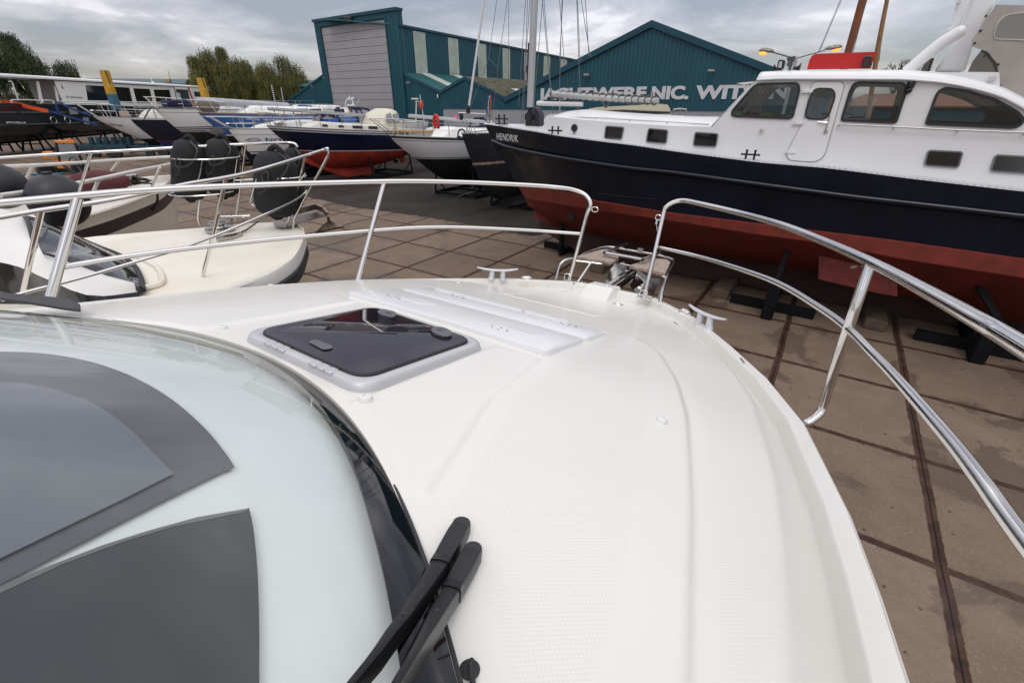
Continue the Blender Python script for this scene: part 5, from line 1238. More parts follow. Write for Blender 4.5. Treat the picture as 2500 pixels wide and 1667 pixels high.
# door
dpts=[(1965,290),(1978,218),(1986,203),(1994,201),(2048,200.5),(2057,203),(2060,212),(2014,375),(2004,388),(1987,395),(1931,391),(1924,386),(1921,375)]
do_=c2d(dpts,CI); d2=rpoly2(do_,.08)
holed('door_seal',rpoly2([(a+(a-sum(p for p,_ in do_)/len(do_))*.045,b_+(b_-sum(p for _,p in do_)/len(do_))*.018) for a,b_ in do_],.09),[d2],panelM(CI-.006),.016,mat('grey_door_seal',(.30,.30,.31),.6),hen)
door=holed('door',d2,[rpoly2(c2d(W2,CI),.04)],panelM(CI-.012),.022,WHITEP,hen)
q=MB(); q.poly([HP3(a,CI-.016,b_) for a,b_ in rpoly2(c2d(W2,CI),.04)],HN*.006); dg_=q.build('door_window',GLC,door,root=hen,smooth=0)
_w=c2d(W2,CI); holed('window_frame',rpoly2([(a+(a-sum(p for p,_ in _w)/len(_w))*.06,b_+(b_-sum(p for _,p in _w)/len(_w))*.04) for a,b_ in _w],.04),[rpoly2([(a-(a-sum(p for p,_ in _w)/len(_w))*.08,b_-(b_-sum(p for _,p in _w)/len(_w))*.05) for a,b_ in _w],.04)],panelM(CI-.028),.02,RUBBER,door,root=hen)
for x,y in((1970,223),(1949,301),(1929,371)):
    q=MB(); p=cab(x,y,CI-.03); q.box(p+HD*.02,(.16,.025,.06),Matrix.Rotation(-R(34.6),3,'Z'),bev=.006); q.tube([p-HD*.08-Vector((0,0,.03)),p-HD*.08+Vector((0,0,.03))],.018,10); q.build('door_hinge',WHITEP,door,root=hen)
q=MB(); p=cab(2021,300,CI-.05); q.tube([p-HD*.16+Vector((0,0,.01)),p],.012,8); q.tube([p+Vector((0,0,.12)),p-Vector((0,0,.16))],.014,8); hl=q.build('door_handle',STEEL,door,root=hen)
p=cab(2016,322,CI-.03); q=MB(); q.tube([p-HN*.012,p+HN*.03],.035,18); q.build('door_lock',STEELD,door,root=hen)
# black porthole cover and steel vent
q=MB(); p=cab(1402,313,CI-.02); q.tube([p-HN*.015,p+HN*.03],.085,20); q.beam(p+Vector((0,0,.10))+HN*.0,p-Vector((0,0,.13)),.025,.03); q.build('porthole_cover',BLACKP,hen)
p=cab(1860,318,CI-.03); q=MB(); q.lathe([(.001,0),(.045,0),(.035,.02),(.02,.05),(.001,.055)],p,rot=Matrix((HD,Vector((0,0,1)),-HN)).transposed(),n=20); q.build('vent',STEEL,hen)
# grab rails
q=MB(); q.tube([cab(x,y,CI-.07) for x,y in((2048,304),(2182,310),(2337,318),(2500,324),(2600,330))],.014,10)
for x,y in((2048,304),(2182,310),(2337,318),(2500,324)): q.tube([cab(x,y,CI-.07),cab(x,y+3,CI)],.016,8)
q.build('grab_rail',STEELD,hen)
q=MB(); q.tube([cab(x,y,CI+.12) for x,y in((1380,286),(1455,288),(1537,293),(1629,298),(1732,304))],.012,8)
for x,y in((1380,286),(1455,288),(1537,293),(1629,298),(1728,303)): q.tube([cab(x,y,CI+.12),cab(x,y+6,CI+.12)],.012,6)
q.build('roof_rail',STEELD,hen)
# bollards
def bollard(x,y,s):
    p=hin(x,y,lambda t:f0(t)+.06); b0=H3(p); q=MB(); 
    for d in(-.12,.12): q.tube([b0+HD*d*s-Vector((0,0,.02)),b0+HD*d*s+Vector((0,0,.29))*s],[.032*s,.032*s],12); q.tube([b0+HD*d*s+Vector((0,0,.27))*s,b0+HD*d*s+Vector((0,0,.31))*s],.04*s,12)
    q.tube([b0-HD*.26*s+Vector((0,0,.17))*s,b0+HD*.26*s+Vector((0,0,.17))*s],.028*s,12)
    for d in(-.26,.26): q.tube([b0+HD*(d-.012)*s+Vector((0,0,.17))*s,b0+HD*(d+.012)*s+Vector((0,0,.17))*s],.036*s,12)
    q.box(b0,(.5*s,.14*s,.03),Matrix.Rotation(-R(34.6),3,'Z')); return q.build('bollard',mat('black_bollard_paint',(.008,.010,.016),.3),hen)
bollard(1355,332,.72); bollard(1829,392,.66); 
b_=bollard(1225,303,.8)
# mast in its tabernacle on the foredeck
mb_=hin(1292,312,lambda s:HB2-.3); mp_=HP3(mb_.x,HB2-.3,mb_.z)
def MX(x,y): return PL(x,y,mp_,HN)
GREYM=mat('silver_mast',(.46,.47,.48),.4,.4,var=.08,vscale=1)
q=MB(); q.tube([MX(1294,262),MX(1300,120),MX(1305,0),MX(1309,-130)],.10,14); ms=q.build('mast',GREYM,hen)
q=MB(); q.tube([MX(1296,200)-HD*.11-HN*.02,MX(1299,105)-HD*.105-HN*.02],.022,6); q.tube([MX(1297,178)-HD*.12,MX(1297,160)-HD*.12],.05,8); q.build('mast_track',BLACKP,ms,root=hen)
q=MB(); q.poly([MX(1282,311),MX(1284,280),MX(1292,264),MX(1300,262),MX(1308,264),MX(1317,280),MX(1317,313)],HN*.26); q.tube([MX(1294,286)-HN*.12,MX(1294,286)+HN*.1],[.12,.13],20); q.build('tabernacle',mat('black_steel',(.012,.014,.02),.45,var=.3,vscale=4),hen)
q=MB(); q.poly([MX(1278,315),MX(1278,308),MX(1317,309),MX(1318,317)],HN*.30-HN*.02); q.build('rusty_foot',mat('rust_paint',(.30,.12,.05),.8,var=.8,vscale=9,tint=(.5,.48,.45)),hen)
# boom and spar lying on the cabin roof
BO=HO+HN*1.4  # boom lies along the cabin roof
def BX(x,y): return PL(x,y,BO,HN)
q=MB(); q.tube([BX(1350,230),BX(1420,236),BX(1500,242),BX(1608,246)],[.085,.08,.07,.06],12)
bo=q.build('boom',mat('boom_grey',(.42,.42,.42),.45,.2,var=.2,vscale=5),hen)
q=MB(); rd=random.Random(5)
for k in range(16):
    t=k/15; p=BX(1356+t*240,231+t*15); q.tube([p+HD*(.02)+Vector((.09*math.cos(a),0,.095*math.sin(a))) for a in np.linspace(0,2*math.pi,9)],.022,5)
for x0,x1,y0,dp in((1360,1395,236,24),(1398,1425,238,28),(1468,1490,243,20),(1520,1560,246,9)):
    q.tube([BX(x0,y0),BX((x0+x1)/2,y0+dp),BX(x1,y0+3)],.020,5,smooth=5)
q.tube([BX(1352,232),BX(1345,228),BX(1350,236),BX(1347,241)],.055,6,smooth=3)
q.build('rope',mat('grey_rope',(.12,.105,.085),.9),bo,root=hen)
q=MB(); q.tube([BX(1312,253),BX(1422,255)],.058,12); q.build('spar',mat('white_spar',(.6,.6,.6),.4),hen)
q=MB(); q.tube([BX(1366,284),BX(1367,240)],.022,8); q.tube([BX(1590,245),BX(1592,225)],.03,8); q.build('boom_crutch',STEELD,hen)
# roof furniture ---------------------------------------------------------
def RX(x,y,i=.9): return PL(x,y,HO+HN*i,HN)
q=MB(); q.poly([RX(1970,170,1.0),RX(1976,148,1.0),RX(1982,137,1.0),RX(1990,132,1.0),RX(2139,127,1.0),RX(2126,168,1.0)],HN*.05); rb=q.build('red_board',mat('red_board_paint',(.50,.012,.012),.5,var=.12,vscale=3),hen)
q=MB(); q.poly([RX(2102,166,.96),RX(2107,143,.96),RX(2115,137,.96),RX(2130,137,.96),RX(2127,164,.96)],-HN*.08); nl=q.build('navigation_lamp',BLACKP,rb,root=hen,bevel=.02); q=MB(); q.poly([RX(2106,162,.87),RX(2110,145,.87),RX(2123,144,.87),RX(2120,161,.87)],-HN*.012); q.build('lens',mat('dark_red_lens',(.05,.02,.02),.15),nl,root=hen)
q=MB(); 
for i in(.7,1.0): q.tube([RX(1878,184,i),RX(1880,178,i),RX(2010,173,i),RX(2090,172.5,i),RX(2180,174,i),RX(2186,178,i)],.016,8)
for x in(1885,1955,2012,2094,2178): q.tube([RX(x,185,.7),RX(x,175,.7)],.014,6)
q.build('roof_rack',mat('white_rail',(.6,.6,.6),.35),hen)
q=MB(); q.poly([RX(1896,168),RX(1900,148),RX(1903,146),RX(1915,147),RX(1916,152),RX(1911,169)],HN*.16); q.tube([RX(1905,176),RX(1905,167)],.03,8); sl_o=q.build('searchlight',BLACKP,hen,bevel=.015); q=MB(); q.poly([RX(1900,166,.88),RX(1903,151,.88),RX(1910,151,.88),RX(1908,166,.88)],-HN*.01); q.build('lens',mat('grey_lens',(.45,.46,.45),.3),sl_o,root=hen)
for x0,x1,y in((1888,1905,171),(1936,1953,167)):
    q=MB(); a=RX(x0,y) if x0<1900 else RX(x1,y); b_=RX(x1,y) if x0<1900 else RX(x0,y); d=b_-a; q.tube([a,a+d*.25,a+d*.5,b_],[.10,.055,.03,.022],14); q.build('horn',BLACKP,hen)
q=MB(); q.tube([RX(1928,175),RX(1929,150)],.03,8); q.tube([RX(1922,156),RX(1936,157)],.045,10); q.tube([RX(1931,154),RX(1932,140)],[.05,.08],14); q.build('signal_light',mat('grey_lamp_body',(.10,.11,.12),.3,.5),hen)
# --- aft: big white raked mast, struts, canvas
def polyplate(pts,i,th,m,nm,par=hen,bevel=0,lab=None):
    q=MB(); q.poly([RX(x,y,i) for x,y in pts],HN*th); return q.build(nm,m,par,root=hen,bevel=bevel,label=lab)
polyplate([(2283,175),(2345,85),(2372,0),(2400,-120),(2460,-120),(2432,0),(2400,70),(2378,108),(2357,176)],1.7,.35,WHITEP,'raked_mast',bevel=.05)
polyplate([(2310,76),(2320,68),(2330,35),(2345,0),(2362,-60),(2376,-60),(2368,0),(2345,60),(2322,85)],1.5,.12,WHITEP,'radar_spar',bevel=.03)
q=MB(); q.tube([RX(2212,177,1.1),RX(2290,112,1.1),RX(2338,82,1.1)],.10,16,smooth=3); q.sphere(RX(2341,80,1.1),.10,n=12); q.build('strut',WHITEP,hen,smooth=50)
q=MB(); q.tube([RX(2332,26,1.4),RX(2338,12,1.4),RX(2341,0,1.4),RX(2342,-10,1.4)],.02,8); q.tube([RX(2338,10,1.4),RX(2342,4,1.4)],.035,10); q.build('mast_light',mat('white_plastic2',(.6,.6,.6),.4),hen)
polyplate([(2233,177),(2440,178),(2441,214),(2400,203),(2340,192),(2280,184)],.6,.03,WHITEP,'bulwark_plate')
q=MB(); p=RX(2422,193,.57); q.poly([RX(2412,198,.57),RX(2414,188,.57),RX(2434,187,.57),RX(2431,198,.57)],-HN*.012); q.build('sign_plate',mat('cream_plate',(.55,.54,.48),.5),hen)
CANV=mat('grey_canvas',(.40,.375,.34),.85,var=.3,vscale=1.4,bump=.5,bscale=5,detail=6,tint=(.29,.265,.24))
def cv(pts,i): return [(( RX(x,y,i)-HO).dot(HD),RX(x,y,i).z) for x,y in pts]
CVI=.75
outc=cv([(2432,12),(2500,14),(2620,20),(2640,320),(2500,256),(2444,230),(2438,176),(2434,155),(2410,126),(2374,115),(2372,100),(2400,60)],CVI)
hol=rpoly2(cv([(2426,95),(2430,72),(2440,52),(2458,38),(2500,33),(2560,36),(2560,100),(2500,96)],CVI),.12)
cn=holed('canvas_hood',outc,[hol],panelM(CVI),.012,CANV,hen)
hol2=rpoly2(cv([(2424,97),(2428,70),(2438,48),(2458,34),(2500,29),(2564,32),(2564,104),(2500,100)],CVI),.12)
holed('window_hem',hol2,[hol],panelM(CVI-.012),.012,mat('canvas_hem',(.50,.48,.45),.8),cn,root=hen)
q=MB(); q.poly([RX(x,y,CVI+.02) for x,y in((2426,95),(2430,72),(2440,52),(2458,38),(2500,33),(2560,36),(2560,100),(2500,96))],HN*.004); q.build('vinyl_window',glass_mat('cloudy_vinyl',(.52,.47,.42),fac=1.0,dark=.12,rough=.12),cn,root=hen,smooth=0)
polyplate([(2363,176),(2375,150),(2400,118),(2420,130),(2436,158),(2440,177)],.9,.02,glass_mat('smoked_vinyl',(.30,.28,.26),fac=1.0,dark=.08,rough=.1),'vinyl_panel',cn)
q=MB()
for x,y in((2407,40),(2394,76),(2380,106),(2413,134),(2437,158),(2441,210),(2446,225),(2480,245)): p=RX(x,y,CVI-.012); q.tube([p-HN*.008,p+HN*.01],.018,8)
q.build('canvas_fastener',BLACKP,cn,root=hen)
q=MB(); q.loft([[RX(2432,10,CVI+dz_) ,RX(2500,8,CVI+dz_),RX(2620,14,CVI+dz_)] for dz_ in(0,1.4,2.6)],closed=False,cap=False); q.build('canvas_roof',CANV,cn,root=hen)
# deck camera by the window
q=MB(); p=RX(2224,207,.38); q.box(p,(.10,.08,.11),bev=.01); q.tube([p-Vector((0,0,.07))-HN*.02,p-Vector((0,0,.07))-HN*.0+HD*.0],.0,4); q.sphere(p-Vector((0,0,.09)),.05,n=10); q.build('deck_light',BLACKP,hen)
# --- steel stands under the vessel, each a thing
STD=mat('dark_stand_steel',(.006,.006,.008),.8,var=.5,vscale=5,spec=.15)
def stand(name,label,base,top,w_=.30,grp=None):
    o=thing(name,label,'boat stand',base,group=grp); q=MB(); b0=Vector(base);t0=Vector(top); rot=Matrix.Rotation(-R(34.6),3,'Z')
    q.box(b0+Vector((0,0,.45)),(w_*.8,w_*1.1,.90),rot,bev=.03); q.build('pedestal',STD,o)
    q=MB(); q.beam(b0+Vector((0,0,.9)),t0,.10,.10,up=HD); q.box(t0,(.2,.2,.12),rot,bev=.02); q.build('prop',STD,o)
    q=MB(); q.beam(b0+HD*-.9+HN*.5+Vector((0,0,.12)),b0+HD*.9+HN*.5+Vector((0,0,.12)),.14,.2); q.beam(b0+Vector((0,0,.10)),b0+HN*3.2+Vector((0,0,.10)),.16,.18); q.build('base_beam',STD,o); return o
stand('boat_stand','dark steel stand under the red bottom, left of the bilge keel block',P(1871,775),HP3(.0,.5,1.55),grp='stands under the motor vessel')
stand('boat_stand','dark steel stand right of the bilge keel block, nearest the right frame edge',P(2378,880),HP3(3.0,.5,1.6),grp='stands under the motor vessel')
stand('boat_stand','small dark stand under the forefoot of the motor vessel bow',P(1620,520,0.0)+Vector((0,0,0)) if False else HP3(-6.3,1.7,0),HP3(-6.4,1.8,1.6),w_=.16,grp='stands under the motor vessel')
for k,(i_,lab) in enumerate(((3.0,'added dark beam blocking light under the far side of the motor vessel'),)):
    q=MB(); q.beam(HP3(-5.2,i_,.62),HP3(6.5,i_,.62),.30,.9)  # beam added out of sight to block light and darken the ground
    for s_ in(-4.5,-1.5,1.5,4.5): q.beam(HP3(s_,i_-.25,.25),HP3(s_,i_+.25,.25),.4,.5)
    tag(q.build('shade_beam',STD,smooth=0),lab,'light-blocking beam')
# keel blocks
for k,s in enumerate((-4.6,-1.2,2.0)):
    q=MB(); q.box(HP3(s,HB2-.75,.12),(1.1,.4,.24),Matrix.Rotation(-R(34.6)+R(90),3,'Z'),bev=.02); o=q.build('keel_block',mat('timber_block',(.09,.065,.045),.85,var=.4,vscale=6),smooth=0); tag(o,['timber block under the vessel keel, nearest its bow','timber block under the middle of the vessel keel','timber block under the after part of the vessel keel'][k],'keel block','timber blocks under the keel')
# ------------------------------------------------------------------ cruiser alongside, just beyond the port rail
NZ=3.3
def N0(x,y,z=NZ): return P(x,y,z)
NAX=Vector((math.sin(R(38)),math.cos(R(38)),0)); NAC=Vector((NAX.y,-NAX.x,0))
nei=thing('cabin_cruiser','cream cabin cruiser moored alongside with anchor, steel rail and dark raked windscreen','boat',(-3.4,2.6,NZ),az_rot(R(38)))
OLDW=mat('yellowed_gelcoat',(.76,.735,.67),.4,var=.12,vscale=1.8,detail=7,tint=(.70,.64,.52)); 
OLDW2=mat('worn_white_gelcoat',(.72,.71,.68),.38,var=.07,vscale=3,detail=6)
port=[N0(741,556),N0(722,547),N0(698,542),N0(640,544),N0(560,549),N0(494,556),N0(400,563),N0(282,573),N0(194,582)]; last=port[-1]
port+=[last+Vector((-.9,-.75,0)),last+Vector((-2.2,-2.2,0)),last+Vector((-3.2,-3.6,0))]
star=[N0(744,570),N0(738,590),N0(726,615),N0(706,637),N0(653,669),N0(582,694),N0(500,728)]; last=star[-1]
star+=[last+Vector((-.25,-.35,0)),last+Vector((-.75,-1.0,0)),last+Vector((-1.6,-2.3,0)),last+Vector((-2.3,-3.4,0))]
def resample(pts,n):
    p=catmull(pts,6); d=[0]
    for a,b_ in zip(p,p[1:]): d.append(d[-1]+(b_-a).length)
    o=[]
    for i in range(n):
        t=d[-1]*i/(n-1); j=max(0,min(len(p)-2,int(np.searchsorted(d,t))-1)); f=(t-d[j])/max(1e-9,d[j+1]-d[j]); o.append(p[j].lerp(p[j+1],f))
    return o
Pp=resample(port,60); Ss=resample(star,60)
# deck: gentle camber between port and starboard edges
def ndeck(i,u):
    a,b_=Pp[i],Ss[i]; p=a.lerp(b_,u); w_=(b_-a).length; cam=.045*min(1,w_/1.5)*math.sin(math.pi*u)**.6
    e=min(u,1-u)*w_; lip=.03*(1-float(smooth((e-.04)/.04))); return p+Vector((0,0,cam*min(1,e/.12)-.03+lip))
q=MB(); q.loft([[ndeck(i,float(u)) for u in np.concatenate([np.linspace(0,.12,9),np.linspace(.16,.84,14),np.linspace(.88,1,9)])] for i in range(60)],closed=False,cap=False); q.build('deck',OLDW,nei,smooth=50)
ctr=[(a+b_)/2 for a,b_ in zip(Pp,Ss)]
def nside(row,dz,k): return [Vector((c.x+(p.x-c.x)*k,c.y+(p.y-c.y)*k,NZ+dz)) for p,c in zip(row,ctr)]
q=MB()
for row in(Pp,Ss):
    nrm=[]; 
    rows=[nside(row,-.0,1.0),nside(row,-.015,1.01),nside(row,-.10,1.0)]
    q.loft([[r[i] for r in rows] for i in range(60)],closed=False,cap=False)
q.build('topside',OLDW2,nei,smooth=40)
q=MB()
for row in(Pp,Ss):
    rows=[nside(row,-.10,1.0),nside(row,-.105,1.035),nside(row,-.19,1.035),nside(row,-.20,1.0)]; q.loft([[r[i] for r in rows] for i in range(60)],closed=False,cap=False)
q.build('rubbing_strake',RUBBER,nei,smooth=30)
q=MB()
bowp=Pp[0]
for row in(Pp,Ss):
    def low(dz,k,pull):
        return [Vector((c.x+(p.x-c.x)*k-NAX.x*pull*max(0,1-i/25),c.y+(p.y-c.y)*k-NAX.y*pull*max(0,1-i/25),NZ+dz)) for i,(p,c) in enumerate(zip(row,ctr))]
    rows=[nside(row,-.20,1.0),low(-.7,.92,.35),low(-1.3,.72,.9),low(-1.9,.10,1.6)]; q.loft([[r[i] for r in rows] for i in range(60)],closed=False,cap=False)
q.build('hull',OLDW2,nei,smooth=50)
# cabin: white side, dark windscreen lying along the deck, dark side window
def NQ(x,y,z): return P(x,y,z)
wb=[NQ(183,577,NZ+.05),NQ(235,600,NZ+.05),NQ(293,623,NZ+.04),NQ(325,645,NZ+.03),NQ(340,668,NZ+.03),NQ(348,692,NZ+.03),NQ(350,708,NZ+.03)]
wt=[NQ(60,525,NZ+.42),NQ(70,545,NZ+.42),NQ(92,612,NZ+.30),NQ(125,625,NZ+.27),NQ(160,637,NZ+.22),NQ(250,670,NZ+.12),NQ(340,707,NZ+.05)]
q=MB(); q.loft([[a.lerp(b_,t)+Vector((0,0,.03*math.sin(math.pi*t))) for t in np.linspace(0,1,8)] for a,b_ in zip(catmull(wb,4),catmull(wt,4))],closed=False,cap=False)
wsn=q.build('windscreen',mat('dark_screen_glass',(.012,.014,.02),.03,coat=.5,spec=.6),nei,smooth=60)
q=MB(); q.tube(catmull(wb,4),.016,8); q.tube(catmull(wt,4),.013,8); q.build('screen_frame',RUBBER,wsn,root=nei)
# inner bars reflected in the screen / grey wiper and mullion
q=MB(); q.tube([NQ(95,585,NZ+.36),NQ(110,560,NZ+.34),NQ(103,545,NZ+.36)],.018,8,smooth=3); q.build('screen_mullion',HP,wsn,root=nei)
# cabin body
tops=wt[2:]; off1=[Vector((-1.6,-1.0,.12)),Vector((-1.5,-1.0,.10))]
q=MB()
edge=catmull([NQ(-60,505,NZ+.5)]+wt[1:],4)
lowr=[]
for i,p in enumerate(edge):
    t=i/(len(edge)-1); lowr.append(p.lerp(NQ(340,712,NZ+.01),.0)+Vector((-.75*(1-t)**1,-.62*(1-t),-.02)))
sidet=catmull([NQ(-900,560,NZ+.45),NQ(-400,575,NZ+.42),NQ(0,640,NZ+.26),NQ(110,680,NZ+.19),NQ(221,722,NZ+.10),NQ(345,712,NZ+.03)],6)
def rs(p,n):
    d=[0]
    for a,b_ in zip(p,p[1:]): d.append(d[-1]+(b_-a).length)
    return [p[max(0,min(len(p)-2,int(np.searchsorted(d,d[-1]*i/(n-1)))-1))].lerp(p[min(len(p)-1,max(0,int(np.searchsorted(d,d[-1]*i/(n-1)))))],.5) for i in range(n)]
e1=rs(catmull([NQ(-900,420,NZ+.62),NQ(-300,470,NZ+.60)]+wt[:1]+wt[2:],6),40); e2=rs(sidet,40)
q.loft([[a.lerp(b_,t)+Vector((0,0,.05*math.sin(math.pi*t))) for t in np.linspace(0,1,8)] for a,b_ in zip(e1,e2)],closed=False,cap=False); q.build('cabin_top',OLDW2,nei,smooth=60)
q=MB(); dn=[p+Vector((.10,-.06,-.32)) for p in e2]; q.loft([[a,b_] for a,b_ in zip(e2,dn)],closed=False,cap=False); q.build('cabin_side_window',mat('black_side_glass',(.006,.006,.008),.08,coat=.4),nei,smooth=60)
# side coaming between window and deck
q=MB(); q.tube([N0(349,704,NZ+.02),N0(395,690,NZ+.015),N0(385,655,NZ+.015),N0(340,630,NZ+.02)],.02,8,smooth=4); q.build('deck_moulding',OLDW,nei)
# rails: given height by the near gunwale
def NR(x,y,row,off=0.0):
    """point on the ray above the polyline of a gunwale (plan view)"""
    r=ray(x,y); best=None
    for a,b_ in zip(row,row[1:]):
        ex,ey=b_.x-a.x,b_.y-a.y; den=r.x*ey-r.y*ex
        if abs(den)<1e-9: continue
        t=(a.x*ey-a.y*ex)/den; u=(a.x*r.y-a.y*r.x)/den if False else None
        px,py=r.x*t,r.y*t; uu=((px-a.x)*ex+(py-a.y)*ey)/(ex*ex+ey*ey)
        if t>0 and -.02<=uu<=1.02:
            p=CO+r*t
            if best is None or p.length<best.length: best=p
    return best
inS=[Vector((p.x+(c.x-p.x)*.04,p.y+(c.y-p.y)*.04,0)) for p,c in zip(Ss,ctr)]
inP=[Vector((p.x+(c.x-p.x)*.04,p.y+(c.y-p.y)*.04,0)) for p,c in zip(Pp,ctr)]
def rowpts(pts,row):
    o=[]
    for x,y in pts:
        p=NR(x,y,row)
        if p is not None: o.append(p)
    return o
ts=rowpts([(722,397),(640,413),(550,434),(460,449),(374,468),(250,492),(106,513),(0,531)],inS)
FPt=ts[0] if ts else None
q=MB()
def depthpt(x,y,ref): r=ray(x,y); return CO+r*(ref.y/r.y)
bowref=Vector((bowp.x,bowp.y,0))
tp=[depthpt(801,366,bowref),depthpt(798,363,bowref),depthpt(775,371,bowref)]+ts
nx=tp[-1]+(tp[-1]-tp[-2]).normalized()*1.2; tp.append(nx)
rl=None; q.tube(tp,.0125,12,smooth=5); rl=q.build('pulpit_rail',STEEL,nei)
q=MB(); q.tube([depthpt(801,366,bowref),depthpt(799,385,bowref),depthpt(762,450,bowref),depthpt(722,525,bowref),depthpt(718,540,bowref),depthpt(712,570,bowref)],.0125,12,smooth=4); q.build('rail_post',STEEL,rl,root=nei)
q=MB(); q.tube([depthpt(745,380,bowref),depthpt(722,470,bowref),depthpt(697,560,bowref),depthpt(692,572,bowref),depthpt(694,608,bowref)],.0125,12,smooth=4); q.build('rail_post',STEEL,rl,root=nei)
pt=NR(552,434,inS); q=MB(); q.tube([pt,depthpt(520,577,pt),depthpt(497,668,pt),depthpt(500,680,pt),depthpt(506,696,pt)],.0125,12,smooth=4); q.build('rail_post',STEEL,rl,root=nei)
pt=NR(100,515,inS); q=MB(); q.tube([pt,depthpt(53,729,pt)],.0135,12); q.build('rail_post',STEEL,rl,root=nei)
ms_=rowpts([(720,489),(640,527),(522,577),(440,607),(353,633),(200,678),(70,712),(0,733)],inS); ms_=[depthpt(762,448,bowref),depthpt(745,470,bowref)]+ms_
q=MB(); q.tube(ms_,.0095,10,smooth=4); q.build('lower_rail',STEEL,rl,root=nei)
tpf=rowpts([(690,349),(600,352),(441,360),(340,366),(226,372),(100,379),(0,386)],inP)
far0=tpf[0]; tpf=[depthpt(726,360,far0),depthpt(718,351,far0)]+tpf; tpf.append(tpf[-1]+(tpf[-1]-tpf[-2]).normalized()*1.0)
q=MB(); q.tube(tpf,.0125,12,smooth=4); rf_=q.build('pulpit_rail',STEEL,nei)
for top,bot,kn in(((222,374),(194,468),None),((494,440),(489,551),(483,528)),((600,352),(575,540),None)):
    pt=NR(top[0],min(top[1],372) if kn is None else 356,inP); 
    if pt is None: continue
    q=MB(); pp=[depthpt(*top,pt)]+([depthpt(*kn,pt)] if kn else [])+[depthpt(*bot,pt)]; q.tube(pp,.012,10,smooth=3); q.build('rail_post',STEEL,rf_,root=nei)
# lower far rail seen through the baskets
ptl=rowpts([(640,437),(560,441),(470,449),(400,455)],inP)
if len(ptl)>1: q=MB(); q.tube(ptl,.009,8); q.build('lower_rail',STEEL,rf_,root=nei)
# cleat, windlass, chain, anchor
def bent(x,y,dz=0.0): return P(x,y,NZ+dz)
q=MB(); q.tube([bent(540,529,.10),bent(612,527,.10)],.012,10)
for x in(566,594): q.tube([bent(x,529,.10),bent(x,543,.0)],.010,8)
q.build('mooring_cleat',STEEL,nei)
q=MB(); c=bent(538,561,.02); q.lathe([(.001,0),(.13,0),(.13,.02),(.07,.03),(.055,.05),(.08,.065),(.085,.08),(.03,.09),(.001,.09)],c,n=28); q.poly([bent(527,583,.02),bent(590,571,.02),bent(592,575,.02),bent(570,583,.02),bent(530,590,.02)],(0,0,.02)); q.build('windlass',STEELD,nei)
q=MB(); c0=bent(548,577,.07); c1=bent(629,541,.05)
for k in range(26):
    t=k/25; p=c0.lerp(c1,t)+Vector((0,0,-.03*math.sin(math.pi*t))); d=(c1-c0).normalized(); s=Vector((d.y,-d.x,0)); o_=s if k%2 else Vector((0,0,1))
    q.tube([p+d*.017*math.cos(a)+o_*.009*math.sin(a) for a in np.linspace(0,2*math.pi,9,endpoint=False)],.0035,6,closed=True)
q.build('anchor_chain',mat('galvanised_chain',(.16,.13,.11),.5,.8,var=.4,vscale=30),nei)
RUSTS=mat('stained_steel',(.30,.24,.19),.35,.9,var=.5,vscale=10)
q=MB(); q.poly([bent(667,546,.02),bent(669,540,.02),bent(770,506,.06),bent(790,512,.05),bent(786,528,.02),bent(760,535,.0),bent(700,552,.02),bent(680,553,.02)],Vector((.03,-.05,0))); q.build('bow_roller',RUSTS,nei,bevel=.004)
q=MB(); an_=[bent(706,520,.10),bent(770,504,.10),bent(790,512,.08),bent(800,524,.04),bent(803,540,-.04)]; 
for a,b_ in zip(an_,an_[1:]): q.beam(a,b_,.03,.06,bev=.004)
q.poly([bent(803,538,-.05),bent(838,552,-.10),bent(800,560,-.14),bent(768,569,-.16),bent(785,552,-.10)],(.01,.02,-.02)); q.build('anchor',RUSTS,nei,smooth=30)
